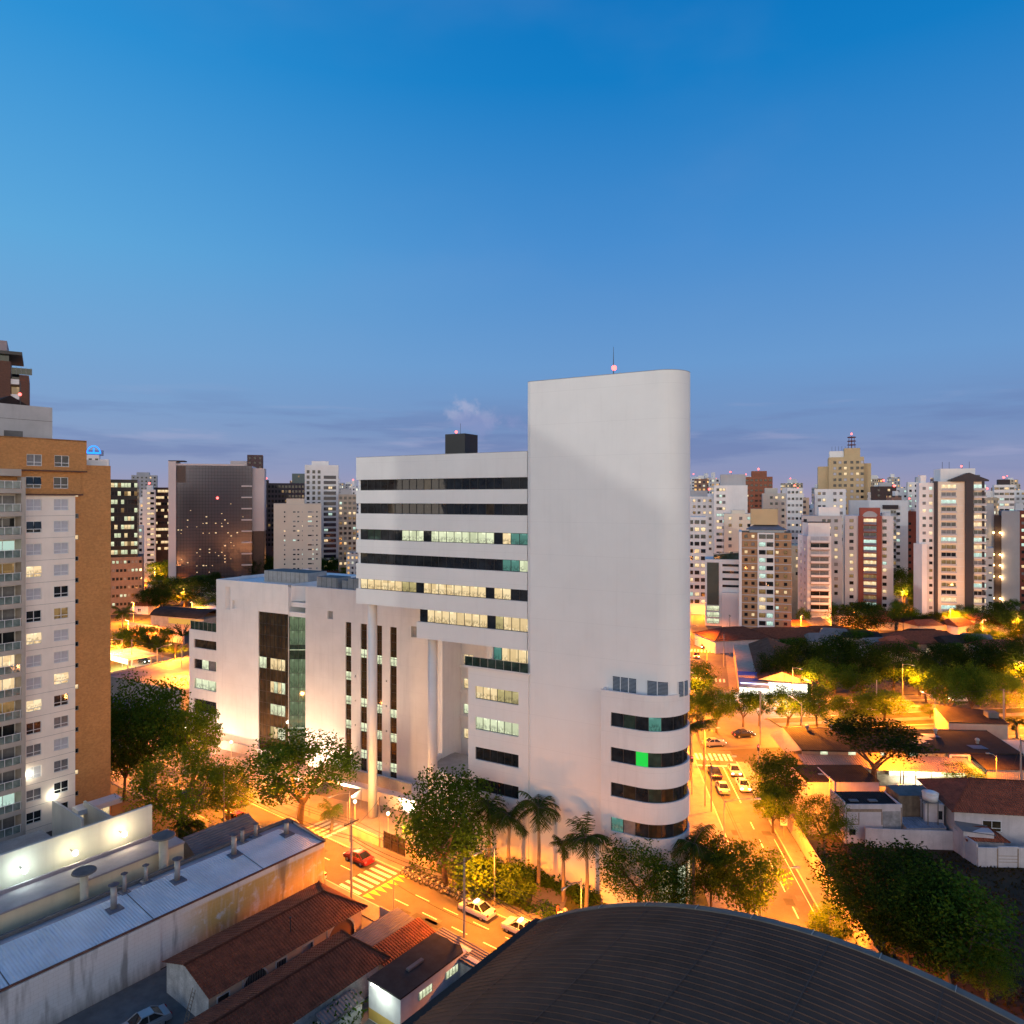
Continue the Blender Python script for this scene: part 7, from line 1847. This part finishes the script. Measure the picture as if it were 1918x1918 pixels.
for k in range(9000):
    x, y = r_.uniform(38.5, 82), r_.uniform(50, 98); hh = r_.uniform(.1, .45)
    a = r_.uniform(0, 6.28); dx, dy = math.cos(a) * .16, math.sin(a) * .16
    b.poly([(x - dx, y - dy, .02), (x + dx, y + dy, .02), (x + dx * .3 + r_.uniform(-.2, .2), y + r_.uniform(-.2, .2), hh)])
o = b.build('rough_grass', [leaf('dry weeds', (.03, .024, .006), (.06, .042, .012), .2)]); o['kind'] = 'stuff'
# plants on the terrace
for k in range(3):
    T = thing('potted_plant', ('left', 'middle', 'right')[k] + ' potted plant on the glass railed terrace of the low wing', 'plant', PW(-86 + k * 3.6, 18.2, 21.0), 0, 'potted plants on the low wing terrace'); T.scale = (2.4, 2.4, 1.6)
    c, t = PROTO[('shrub', k % 2)]; link('trunk', t, T); link('crown', c, T)
for (p0, p1, y0, y1, n, zone) in ((1440, 1910, 1200, 1236, 14, 'among the small roofs behind the avenue trees'), (1480, 1910, 1150, 1190, 12, 'between the right hand towers'), (215, 420, 1075, 1150, 12, 'among the small roofs left of the podium'), (425, 665, 1062, 1092, 10, 'beyond the podium roof')):
    for k in range(n):
        px = p0 + (p1 - p0) * (k + rt.uniform(.1, .9)) / n; py = rt.uniform(y0, y1)
        tree(rt.choice(('dark', 'broad', 'open')), px, py - rt.uniform(22, 40), py, rt.uniform(28, 52), f'{ORD[k]} small tree from the left {zone}', 'small trees ' + zone)
# ------------------------------------------------------------------ vehicles
def car_proto(name, label, paint, cat='car', sedan=True, lights=True):
    T = thing(name, label, cat)
    b = MB(); W = .86
    prof = [(-2.12, .34), (-2.16, .62), (-2.05, .84), (-1.25, .93), (1.15, .95), (2.02, .92), (2.14, .70), (2.12, .34)]     # nose at -x
    sec = [(0.0, .0), (.06, .0)]
    for s in (1,):
        lo = [(x, -W, z) for x, z in prof]; hi = [(x, W, z) for x, z in prof]
        mid = [(x * .985, -W - .03, z) for x, z in prof]
        n = len(prof)
        for i in range(n - 1):
            b.quad(lo[i], lo[i + 1], hi[i + 1], hi[i])
        b.quad(lo[-1], lo[0], hi[0], hi[-1])
        b.poly([(x, -W, z) for x, z in prof]); b.poly([(x, W, z) for x, z in reversed(prof)])
    for sgn in (-1, 1):
        b.box(-1.95, 1.98, min(sgn * W, sgn * (W + .04)), max(sgn * W, sgn * (W + .04)), .42, .78)
    # roof and pillars
    rx0, rx1 = (-.38, .72) if sedan else (-.45, 1.55); gx0, gx1 = -1.18, (1.52 if sedan else 2.05); wr, wg = .60, .80
    z0, z1 = .935, 1.43
    b.quad((rx0, -wr, z1), (rx1, -wr, z1), (rx1, wr, z1), (rx0, wr, z1)); b.box(rx0 + .05, rx1 - .05, -wr + .06, wr - .06, z1, z1 + .03)
    for (ax, bx) in ((gx0, rx0), (gx1, rx1)):
        for sg in (-1, 1): b.tube([(ax, sg * wg, z0), (bx, sg * wr, z1)], .05, 5)
    for sg in (-1, 1): b.tube([((gx0 + gx1) / 2, sg * wg, z0), ((rx0 + rx1) / 2, sg * wr, z1)], .045, 4)
    b.build('body', [paint], T)
    G = [((gx0 + .03, -wg, z0), (gx0 + .03, wg, z0), (rx0, wr, z1 - .015), (rx0, -wr, z1 - .015), 'windscreen'), ((gx1 - .03, wg, z0), (gx1 - .03, -wg, z0), (rx1, -wr, z1 - .015), (rx1, wr, z1 - .015), 'rear_window')]
    for sg in (-1, 1): G.append(((gx0 + .04, sg * wg, z0), (gx1 - .04, sg * wg, z0), (rx1, sg * wr, z1 - .015), (rx0, sg * wr, z1 - .015), 'side_window'))
    for *q, nm in G:
        b = MB(); b.poly(q); b.build(nm, [GDARK], T)
    for x in (-1.32, 1.3):
        for sg in (-1, 1):
            b = MB(); y = sg * (W - .08); b.tube([(x, y - .1, .32), (x, y + .1, .32)], .32, 16); w = b.build('wheel', [mat('tyre', (.015, .015, .015), .85)], T)
            b = MB(); yy = sg * (W + .035); b.tube([(x, yy - .012, .32), (x, yy + .012, .32)], .19, 12); b.build('rim', [STEEL], w)
    for sg in (-1, 1):
        b = MB(); b.box(-2.19, -2.05, sg * .62 - .17, sg * .62 + .17, .60, .76); b.build('headlight', [HEADL if lights == 'on' else mat('lamp glass', (.6, .6, .6), .1)], T)
        b = MB(); b.box(2.04, 2.17, sg * .66 - .15, sg * .66 + .15, .64, .84); b.build('tail_light', [TAILL if lights == 'on' else mat('red lens', (.3, .02, .02), .2)], T)
    b = MB(); b.box(-2.2, -2.1, -.75, .75, .34, .5); b.box(2.1, 2.2, -.75, .75, .34, .52); b.build('bumper', [paint], T)
    return T
CW_ = mat('white car paint', (.68, .68, .67), .25, .02, spec=.6); CR_ = mat('dark red car paint', (.20, .02, .02), .25, .05, spec=.6); CD_ = mat('black car paint', (.02, .02, .022), .2, .05, spec=.6); CS_ = mat('silver car paint', (.38, .38, .39), .3, .03, metal=.5)
white = car_proto('parked_car', 'white parked saloon nearer the golden shrub tree', CW_)
tx = MB(); tx.box(-.2, .1, -.35, .35, 1.45, 1.6); tx.build('bright_roof_box', [emit('bright roof box', (1, .95, .7), 5.0)], white)  # small glowing box on the car roof
white.location = PA(19.3, 6.65, .02); white.rotation_euler = (0, 0, ANG_A + math.pi * 0)
white['group'] = 'white cars parked along the near street kerb'
dup(white, PA(25.6, 6.75, .02), ANG_A + .02, 'white parked saloon closest to the dark vaulted roof')
on_red = car_proto('driving_car', 'dark red car with glowing tail lights waiting before the zebra crossing', CR_, lights='on')
on_red.location = PA(-.9, 6.3, .02); on_red.rotation_euler = (0, 0, ANG_A)
on_white = car_proto('driving_car', 'white car with bright headlights on the left avenue', CW_, lights='on')
on_white.location = PC(-86, 8.2, .04); on_white.rotation_euler = (0, 0, ANG_A + math.pi)
on_dark = car_proto('driving_car', 'black car with lights on waiting at the side street stop line', CD_, lights='on')
on_dark.location = PS(-1.3, 17, .04); on_dark.rotation_euler = (0, 0, SD - math.pi / 2)
on_silver = car_proto('driving_car', 'silver car behind the black car on the side street', CS_, lights='on')
on_silver.location = PS(-1.2, 10.5, .04); on_silver.rotation_euler = (0, 0, SD - math.pi / 2)
for P_ in (on_white, on_dark, on_silver, on_red): P_['group'] = 'cars driving with their lights on'
dup(on_silver, PS(2.2, 18.5, .04), SD + math.pi / 2, 'silver car facing us in the right lane of the side street by the stop line')
dup(on_white, PS(2.4, 12.0, .04), SD + math.pi / 2, 'white cab facing us in the right lane of the side street')
dup(on_red, PF(-3.0, 32, .05), FD + math.pi / 2, 'red car driving away up the far street')
dup(on_dark, PF(-1.0, 47, .05), FD + math.pi / 2, 'tiny black car beyond the red one on the far street')
for i, (x, y, pr, d, lab) in enumerate(((24, -2.2, on_dark, 1, 'black car on the near carriageway right of the crossroads'), (48, 2.2, on_red, 1, 'red car braking on the avenue behind the workshop'), (54, -1.8, on_silver, 1, 'silver car on the avenue behind the flat topped tree'), (68, 1.9, on_white, 1, 'white car on the near carriageway behind the studio block'), (80, -2, on_red, 1, 'red car near the small palms on the avenue'), (92, 2, on_silver, 1, 'silver car at the far right of the near carriageway'), (40, 15.2, on_white, -1, 'white car on the far carriageway under the amber trees'), (64, 19.5, on_white, -1, 'white car in the outer lane of the far carriageway'), (96, 15.4, on_silver, -1, 'silver car on the far carriageway near the right edge'), (2, 2.2, on_dark, 1, 'black car crossing the middle of the crossroads'), (-6, -2.0, on_silver, 1, 'silver car entering the crossroads from behind the tower'))):
    dup(pr, PB(x, y, .045), ANG_B + (math.pi if d > 0 else 0), lab)
for i, (x, y, pr, lab) in enumerate(((-70, 8.4, on_silver, 'silver car nearest the white low wing on the left avenue'), (-104, 7.8, on_dark, 'dark car farther up the left avenue'), (-80, -7.5, on_red, 'red car on the near lanes of the left avenue'))):
    dup(pr, PC(x, y, .04), ANG_A + math.pi, lab)
for i, (a, b_, pr, lab) in enumerate(((-24, 3.0, on_red, 'red car with tail lights on the near street behind the feathery tree'), (-31, 6.0, on_silver, 'silver car on the near street under the trees'), (-38, 3.0, on_dark, 'black car far along the near street by the brick tower'), (-16, 6.2, on_white, 'white car on the near street under the open crowned tree'))):
    dup(pr, PA(a, b_, .02), ANG_A + (math.pi if b_ < 4 else 0), lab)
silver_p = dup(white, PA(-2.4, -.4, .13), ANG_A + .1, 'pale car on the pavement at the warehouse corner')
for c_ in [c for c in silver_p.children if c.name.startswith('bright_roof_box')]: bpy.data.objects.remove(c_)
silver_p['group'] = 'cars standing in yards'
for (x, y, rz, lab) in ((63.0, 117.0, .2, 'pale car in the workshop yard beside the flat topped tree'), (69.5, 118.5, .1, 'pale car in the workshop yard nearer the white tiled house')):
    c = dup(silver_p, (x, y, .03), rz, lab)
c = dup(silver_p, PA(13.6, -3.2, .02), ANG_A + 1.4, 'car parked inside the yard gate of the arched house')
yard_car = car_proto('parked_car', 'old silver car', CS_); yard_car['group'] = 'cars standing in yards'
tag(yard_car, 'old silver car in the dark yard below the stained warehouse wall', 'car'); yard_car.location = PA(7.2, -25.6, .02); yard_car.rotation_euler = (0, 0, ANG_A + 1.45)
if False: c = dup(silver_p, PA(6.6, -25.4, .02), ANG_A + 1.4, 'old car in the dark yard below the stained warehouse wall')
# motorcycles
def moto_proto():
    T = thing('motorcycle', 'motorcycle parked on the pavement', 'motorcycle')
    blk = mat('moto black', (.02, .02, .02), .4)
    for x, nm in ((-.65, 'wheel'), (.65, 'wheel')):
        b = MB(); pts = [(x + .27 * math.cos(t * math.pi / 7), 0, .31 + .27 * math.sin(t * math.pi / 7)) for t in range(15)]; b.tube(pts, .055, 6); w = b.build(nm, [blk], T)
        b = MB(); b.tube([(x, -.05, .31), (x, .05, .31)], .12, 8); b.build('hub', [STEEL], w)
    b = MB(); b.tube([(-.65, 0, .31), (-.45, 0, .85), (-.38, 0, 1.0)], .04, 6); b.tube([(-.5, 0, .75), (0, 0, .55), (.65, 0, .32)], .05, 6); b.build('frame', [STEEL], T)
    b = MB(); b.ball((-.15, 0, .82), .24, 0, 10, 6, .6); b.build('fuel_tank', [blk], T)
    b = MB(); b.box(.02, .72, -.13, .13, .76, .86); b.build('seat', [blk], T)
    b = MB(); b.tube([(-.36, -.36, 1.03), (-.42, 0, 1.0), (-.36, .36, 1.03)], .022, 5); b.build('handlebar', [STEEL], T)
    b = MB(); b.box(-.05, .3, -.14, .14, .35, .65); b.build('engine', [STEEL], T)
    b = MB(); b.ball((-.55, 0, .92), .11, 0, 8, 5); b.build('headlight', [mat('lamp glass', (.6, .6, .6), .1)], T)
    return T
mo = moto_proto(); nth = ['first', 'second', 'third', 'fourth', 'fifth', 'sixth', 'seventh', 'eighth', 'ninth', 'tenth', 'eleventh', 'twelfth']
mo['group'] = 'motorcycles parked along the kerb'
for k in range(12):
    a = 6.4 + k * .86; lab = f'{nth[k]} motorcycle of the kerbside row counting from the zebra crossing'
    if k == 0: mo.location = PA(a, 8.0, .03); mo.rotation_euler = (0, 0, ANG_A + 1.2); mo['label'] = lab
    else: dup(mo, PA(a, 8.0 + rt.uniform(-.15, .15), .03), ANG_A + 1.2 + rt.uniform(-.15, .15), lab)
dup(mo, PA(29.0, 7.0, .03), ANG_A + .9, 'lone motorcycle behind the second white parked car')

# ------------------------------------------------------------------ people on the path
def person(loc, rz, shirt, trousers, label):
    sk = [(0, 0, .95), (0, 0, 1.2), (0, 0, 1.42), (0, 0, 1.52), (0, 0, 1.63), (.19, 0, 1.40), (.25, .03, 1.12), (.24, -.1, .9), (-.19, 0, 1.40), (-.25, .03, 1.12), (-.22, -.12, .9), (.09, 0, .9), (.10, -.08, .5), (.10, .04, .08), (.10, -.12, .04), (-.09, 0, .9), (-.10, .05, .5), (-.10, .16, .1), (-.1, .02, .05)]
    ed = [(0, 1), (1, 2), (2, 3), (3, 4), (2, 5), (5, 6), (6, 7), (2, 8), (8, 9), (9, 10), (0, 11), (11, 12), (12, 13), (13, 14), (0, 15), (15, 16), (16, 17), (17, 18)]
    rd = [.14, .14, .15, .06, .10, .065, .05, .035, .065, .05, .035, .10, .065, .045, .04, .10, .065, .045, .04]
    me = bpy.data.meshes.new('person'); me.from_pydata(sk, ed, []); me.materials.append(shirt)
    o = link('person', me, None, loc, rz)
    md = o.modifiers.new('skin', 'SKIN'); sv = me.skin_vertices[0].data
    for v, r in zip(sv, rd): v.radius = (r, r)
    sv[0].use_root = True
    o.modifiers.new('subdiv', 'SUBSURF').render_levels = 1
    tag(o, label, 'person', 'people on the garden path')
    b = MB(); b.ball((0, 0, 1.66), .115, 0, 10, 7, 1.2); b.build('hair', [mat('dark hair', (.02, .015, .01))], o)
    return o
person(PA(27.4, 11.3, .13), 1.0, mat('salmon shirt', (.45, .14, .08)), None, 'person in a reddish top standing left on the garden path')
person(PA(28.3, 11.5, .13), 2.6, mat('pale shirt', (.5, .42, .36)), None, 'person in a pale top standing right on the garden path')

# ------------------------------------------------------------------ lamps, poles, cables
SOD = (1.0, 0.235, 0.004)
def lamp(loc, az, label, power, h=8.0, arm=2.2, col=SOD, head=None, group='street lamps with sodium light', pole=True, ang=160, glow=0.0):
    T = thing('street_lamp', label, 'street lamp', (loc[0], loc[1], 0), az, group)
    if pole:
        m = MB(); m.tube([(0, 0, 0), (0, 0, h * .6), (0, 0, h - .3)], [.10, .08, .06], 8); m.build('pole', [STEEL], T)
        m = MB(); m.tube([(0, 0, h - .6), (arm * .5, 0, h - .1), (arm, 0, h)], .045, 6); m.build('arm', [STEEL], T)
    m = MB(); m.box(arm - .1, arm + .55, -.13, .13, h - .02, h + .12, 0); m.quad((arm, -.1, h - .03), (arm + .5, -.1, h - .03), (arm + .5, .1, h - .03), (arm, .1, h - .03), 1); m.build('lamp_head', [STEEL, head or SODIUM], T)
    ld = bpy.data.lights.new('lamp_light', 'SPOT'); ld.energy = power; ld.color = col; ld.spot_size = rad(ang); ld.spot_blend = .4; ld.shadow_soft_size = .25
    link('lamp_light', ld, T, (arm + .25, 0, h - .12))
    if glow:
        ld = bpy.data.lights.new('lamp_glow', 'POINT'); ld.energy = power * glow; ld.color = (1, .36, .10); ld.shadow_soft_size = .3
        link('lamp_glow', ld, T, (arm + .25, 0, h - .35))
    return T
K = 20000
for i, a in enumerate((-62, -44, -30, -18, -6, 8, 20, 32)):
    lamp(PA(a, 9.0), ANG_A - math.pi / 2, f'{nth[i]} sodium lamp along the far kerb of the near street', K * (1.6 if a < -10 else 1.25), 7.5, 3.2, glow=.10)
for i, y in enumerate((-48, -30, -12, 4, 18)):
    lamp(PS(-5.0, y), SD, f'{nth[i]} sodium lamp up the left pavement of the side street', K * 2.1, 8, 4.2, glow=.06)
for i, x in enumerate((-40, -15, -2, 10, 24, 38, 52, 66, 80, 94, 108, 122)):
    lamp(PB(x, -5.8) if i % 2 else PB(x, 23.0), ANG_B + (math.pi / 2 if i % 2 else -math.pi / 2), f'{nth[i]} sodium lamp along the avenue, alternating between its two pavements', K * 5.0, 9, 3.6, glow=.06)
for i, x in enumerate((-20, -40, -60, -80, -100, -125, -150)):
    lamp(PC(x, 0), ANG_A + (math.pi / 2 if i % 2 else -math.pi / 2), f'{nth[i]} sodium lamp along the left avenue median', K * 3.6, 9, 3.4, glow=.08)
for i, y in enumerate((-5, 18, 42, 70, 105, 145)):
    lamp(PF(-6.5, y), FD, f'{nth[i]} sodium lamp up the left side of the far street', K * 2.6, 8, 3.2)
for i, x in enumerate((30, 62, 94, 126)):
    lamp(PB(x, 25), ANG_B + math.pi / 2, f'{nth[i]} short lamp among the dark trees across the avenue', K * 2.0, 5.5, 1.6, glow=.15)
for i, (px, py, pw, lab) in enumerate(((1500, 1195, 1.0, 'yellow lamp behind the brown flats'), (1600, 1185, 1.2, 'yellow lamp beneath the big round dark tree'), (1690, 1140, 1.0, 'yellow lamp before the red brick slab'), (1780, 1180, 1.3, 'yellow lamp at the striped tower entrance'), (1840, 1205, 1.6, 'yellow lamp in the street right of the striped tower'), (1900, 1200, 1.4, 'yellow lamp at the right frame edge trees'), (305, 1065, 1.8, 'yellow lamp left of the mirrored tower foot'), (262, 1120, 1.4, 'yellow lamp beside the low brown office'), (240, 1205, 1.5, 'yellow lamp near the curved market hall'), (540, 1060, 1.4, 'yellow lamp at the foot of the dark grid offices'), (655, 1075, 1.4, 'yellow lamp at the foot of the beige flats'), (345, 1140, 1.0, 'yellow lamp under the wide dark far tree'), (1330, 1150, 1.2, 'yellow lamp by the clinic corner'), (1450, 1120, 1.5, 'yellow lamp glow between the brown flats and cream flats'), (1570, 1110, 1.6, 'yellow lamp deep between the balcony and arched towers'), (1860, 1120, 1.6, 'yellow lamp behind the stair tower'), (1310, 1100, 1.6, 'yellow lamp beside the balconied slab'), (235, 1075, 1.4, 'yellow lamp behind the low brown office'), (290, 1095, 1.2, 'yellow lamp among the houses below the amber offices'), (410, 1085, 1.0, 'yellow lamp before the mirrored tower'), (600, 1068, 1.0, 'yellow lamp behind the cream apartments'), (250, 1165, 1.0, 'yellow lamp behind the salmon arcade wall'), (360, 1165, .8, 'yellow lamp beside the grey warehouse roof'))):
    lamp(gp(px, py), -math.pi / 2, lab, K * pw * (7.5 if px < 700 else 4.0), 8, 1.5, glow=.12)
for i, (x, y, e) in enumerate(((66, 121.5, .55), (80, 119, .5), (48.5, 110, .45))):
    lamp((x, y), math.pi, ('yard lamp between the flat topped tree and the workshop', 'yard lamp before the ribbed workshop screen', 'yard lamp beside the black roofed house')[i], K * e * 1.8, 6, 1.2)
# post top lamps on the plaza
def globe(loc, h, label, power, col, em, r=.24):
    T = thing('post_lamp', label, 'lamp post', (loc[0], loc[1], 0), 0, 'post top lamps')
    m = MB(); m.tube([(0, 0, 0), (0, 0, h)], .06, 8); m.build('pole', [mat('cream pole', (.6, .5, .3))], T)
    m = MB(); m.ball((0, 0, h + r), r); m.build('globe', [em], T)
    ld = bpy.data.lights.new('lamp_light', 'POINT'); ld.energy = power; ld.color = col; ld.shadow_soft_size = r + .03; link('lamp_light', ld, T, (0, 0, h + r))
GLOBE = emit('globe light', (1, .80, .42), 9.0)
globe(gp(665, 1562), 4.4, 'white globe post lamp on the plaza beside the shade sail', 7000, (1, .56, .2), GLOBE)
globe(gp(727, 1575), 3.6, 'oval yellow post lamp behind the street gate', 6000, (1, .48, .14), GLOBE)
globe(PW(-50, 6.5), 4.0, 'white globe post lamp behind the open crowned tree', 3800, (1, .80, .52), GLOBE)
globe(PW(-64, 7.0), 4.0, 'white globe post lamp before the blank podium wall', 2200, (1, .80, .52), GLOBE)
globe(PW(-78, 8.0), 4.0, 'white globe post lamp by the low wing', 3800, (1, .80, .5), GLOBE)
# flood lamps at the podium foot
for i, (x, y, e) in enumerate(((-72, 8, .5), (-60, 8, .6), (-48, 6.5, 1.2), (-36, 5.6, 1.0), (-24, 6.0, 1.7))):
    T = thing('flood_lamp', f'{nth[i]} ground flood lamp washing the podium wall from the left', 'flood lamp', PW(x, y, 0.13), ANG_W, 'flood lamps at the podium foot')
    m = MB(); m.box(-.25, .25, -.12, .12, .15, .45); m.tube([(0, 0, 0), (0, 0, .2)], .04, 5); m.build('housing', [DFRAME], T)
    m = MB(); m.quad((-.22, .125, .18), (.22, .125, .18), (.22, .125, .42), (-.22, .125, .42)); m.build('lens', [WLAMP], T)
    ld = bpy.data.lights.new('lamp_light', 'SPOT'); ld.energy = 6000 * e; ld.color = (1, .66, .40); ld.spot_size = rad(140); ld.spot_blend = .8; ld.shadow_soft_size = .3
    lo = link('lamp_light', ld, T, (0, .2, .5)); lo.rotation_euler = (rad(118), 0, 0)
# the three bright lamps on the condominium podium wall
for i, (px, py, col, e, lab) in enumerate(((45, 1630, (.86, 1, .86), 900, 'cold white wall lamp at the left frame edge'), (140, 1597, (1, .86, .5), 900, 'warm white wall lamp in the middle of the podium wall'), (232, 1562, (1, .78, .45), 1500, 'brightest warm wall lamp near the feathery tree'))):
    r = ray(px); k = (-14.75 - 73.37) / (.7925 * r - .6099)        # on the plane just before the podium wall
    p = (r * k, k, zat(k, py))
    T = thing('wall_lamp', lab, 'wall lamp', p, ANG_U, 'bright lamps on the podium wall')
    m = MB(); m.box(-.05, .05, 0, 1.27, -.05, .05); m.build('bracket', [STEEL], T)
    m = MB(); m.ball((0, -.15, 0), .30); m.build('globe', [emit('wall globe %d' % i, col, 22.0)], T)
    ld = bpy.data.lights.new('lamp_light', 'POINT'); ld.energy = e; ld.color = col; ld.shadow_soft_size = .33; link('lamp_light', ld, T, (0, -.15, 0))
for i, (px, py, e, lab) in enumerate(((56, 1452, 250, 'tiny white lamp glinting on the cream tower front'), (101, 1490, 350, 'small yellow lamp on the cream tower front near its foot'))):
    r = ray(px); k = (-36.6 - 0 + 0 - 73.37 + .0) / (.7925 * r - .6099); k = (-35.5 - 73.37) / (.7925 * r - .6099)
    T = thing('wall_lamp', lab, 'wall lamp', (r * k, k, zat(k, py)), ANG_U, 'small lamps on the cream tower front')
    m = MB(); m.ball((0, 0, 0), .13); m.box(-.03, .03, 0, .34, -.03, .03); m.build('globe', [WLAMP], T)
    ld = bpy.data.lights.new('lamp_light', 'POINT'); ld.energy = e; ld.color = (1, .95, .7); ld.shadow_soft_size = .15; link('lamp_light', ld, T, (0, -.02, 0))
# utility poles and cables
def pole(loc, h, label, arms=1, az=0.0, r=.15):
    T = thing('utility_pole', label, 'utility pole', (loc[0], loc[1], 0), az, 'utility poles')
    m = MB(); m.tube([(0, 0, 0), (0, 0, h)], [r, r * .7], 9); m.build('post', [POLEM], T)
    for k in range(arms):
        m = MB(); z = h - .4 - k * 1.5; m.box(-.06, .06, -1.1, 1.1, z, z + .1)
        for y in (-1, -.5, .5, 1): m.tube([(0, y, z + .1), (0, y, z + .28)], .04, 5)
        m.build('crossarm', [BARK], T)
    return (loc[0], loc[1], h)
def cable(p, q, sag, label, r=.022, grp='overhead cables'):
    m = MB(); P, Q = Vector(p), Vector(q); n = 14
    m.tube([P.lerp(Q, t / n) - Vector((0, 0, sag * 4 * (t / n) * (1 - t / n))) for t in range(n + 1)], r, 4)
    o = m.build('overhead_cable', [CABLE]); tag(o, label, 'cable', grp)
pa = pole(PA(5.5, -.3)[:2], 9.6, 'concrete utility pole at the tiled house corner of the zebra crossing', 1, ANG_A)
pb = pole(PA(-22, -.5)[:2], 9.4, 'utility pole on the near street behind the warehouse gable', 1, ANG_A)
pc = pole(PA(23.1, .1)[:2], 10.2, 'concrete utility pole with a lamp arm rising before the golden shrub', 1, ANG_A)
pd_ = pole(PA(42, .1)[:2], 9.0, 'utility pole hidden low behind the vaulted roof edge', 1, ANG_A)
pe = pole(PA(13.5, -1.0)[:2], 5.2, 'short dark pole at the yard fence beside the ribbed awning', 0, ANG_A, .08)
pf = pole(PA(-1.6, 10.5)[:2], 7.0, 'slim pole beside the street gate', 0, ANG_A, .08)
for k, (p, q) in enumerate(((pb, pa), (pa, pc), (pc, pd_))):
    for j, (dz, dy) in enumerate(((-.1, -.9), (-.1, -.3), (-.1, .4), (-2.0, .1), (-2.4, .1))):
        off = lambda s: (s[0] - SA * -dy * 0 + (-SA) * dy, s[1] + CA * dy, s[2] + dz)
        cable(off(p), off(q), .5 + .08 * j, ('topmost', 'second', 'third', 'fourth', 'lowest')[j] + ' street cable ' + ('behind the warehouse gable', 'across the zebra crossing', 'running towards the vaulted roof')[k], .03 if j > 2 else .02)
cable((pe[0], pe[1], 5), (PA(27, -1)[0], PA(27, -1)[1], 4.6), .3, 'thin cable above the skylight panel roof', .02)
cable((pf[0], pf[1], 6.8), (pa[0], pa[1], 8.6), .4, 'single cable crossing the near street to the gate pole', .018)
q1 = pole(PS(-4.4, 2)[:2], 7.4, 'crooked pole on the left pavement of the side street', 1, SD, .12)
q2 = pole(PS(-4.4, 23)[:2], 8.4, 'pole at the crossroads corner beside the thin palms', 1, SD, .12)
q3 = pole(PS(-4.4, -30)[:2], 7.0, 'pole rising above the vaulted roof edge by the olive tree', 1, SD, .12)
for a_, b_, nm in ((q1, q2, 'upper'), (q3, q1, 'lower')):
    for dz in (-.2, -.9): cable((a_[0], a_[1], a_[2] + dz), (b_[0], b_[1], b_[2] + dz), .4, f'{nm} side street cable, ' + ('top strand' if dz > -.5 else 'low strand'))
q4 = pole(gp(1424, 1395), 10.5, 'tall grey pole on the avenue corner before the market glow', 1, 0, .16)
q5 = pole(gp(1642, 1352), 9.0, 'grey pole beside the amber lit median trees', 0, 0, .14)
q6 = pole(gp(1880, 1390), 10.5, 'thick greenish pole beside the small palms', 1, 0, .2)
q7 = pole(gp(1912, 1500), 10.0, 'pole with wires at the right frame edge by the ochre block', 1, 0, .16)
cable(q4, q6, 1.0, 'long cable above the workshop roof'); cable(q6, q7, .5, 'cable from the greenish pole to the frame edge pole')
cable((q7[0], q7[1], 9.4), (82, 118, 4.2), .3, 'drop cable from the frame edge pole to the workshop'); cable((q7[0], q7[1], 9.0), (76, 106, 7.4), .3, 'drop cable from the frame edge pole to the tiled roof')
q8 = pole(gp(1356, 1250), 9.5, 'pole at the corner of the far street and the market', 1, 0, .14)
q9 = pole(gp(1367, 1205), 9.5, 'pole farther up the far street', 1, 0, .14); cable(q8, q9, .5, 'far street cable beside the market')
q10 = pole(gp(340, 1285), 10, 'dark pole before the left avenue near the low wing', 0, 0, .14)
q11 = pole(gp(247, 1258), 9, 'white lit pole before the petrol station', 1, 0, .14); cable(q10, q11, .6, 'cable across the left avenue')
for px, pyb, h, lab in ((1296, 1490, 9, 'bright lit column left of the side street'), (1420, 1462, 8.5, 'traffic signal pole on the right corner of the side street')):
    X, Y, _ = gp(px, pyb)
    T = thing('signal_pole', lab, 'signal pole', (X, Y, 0), 0)
    m = MB(); m.tube([(0, 0, 0), (0, 0, h * .6)], .09, 8); m.build('pole', [STEEL], T)
    m = MB(); m.box(-.18, .18, -.14, .14, h * .6, h * .6 + 1.0); s = m.build('signal_box', [DFRAME], T)
    m = MB(); m.ball((0, -.16, h * .6 + .8), .11, 0, 8, 5); m.build('lens', [REDL], s)
def sign(loc, h, w, hh, label, az, text=None):
    T = thing('road_sign', label, 'sign', (loc[0], loc[1], 0), az)
    m = MB(); m.tube([(0, 0, 0), (0, 0, h)], .04, 6); m.build('post', [STEEL], T)
    m = MB(); m.box(-w / 2, w / 2, -.06, -.03, h - hh, h); m.build('plate', [mat('sign white', (.75, .75, .72), .4)], T)
    m = MB()
    n = 16; zc = h - hh * .45; r = w * .33
    m.tube([(r * math.cos(2 * math.pi * k / n), -.075, zc + r * math.sin(2 * math.pi * k / n)) for k in range(n + 1)], .035, 4); m.tube([(-r * .7, -.075, zc + r * .7), (r * .7, -.075, zc - r * .7)], .03, 4); m.build('emblem', [mat('sign red', (.5, .03, .02), .4)], T)
    m = MB(); m.tube([(-w * .14, -.078, zc - r * .5), (-w * .14, -.078, zc + r * .5), (w * .08, -.078, zc + r * .4), (w * .08, -.078, zc + .02), (-w * .14, -.078, zc)], .028, 4); m.build('letter', [DFRAME], T)
sign(gp(1468, 1571), 3.0, .95, 1.1, 'white no parking sign on the side street pavement', -.1)
sign(PA(29.5, 8.6)[:2], 3.0, .6, .8, 'white sign on a post beside the second parked white car', .3)
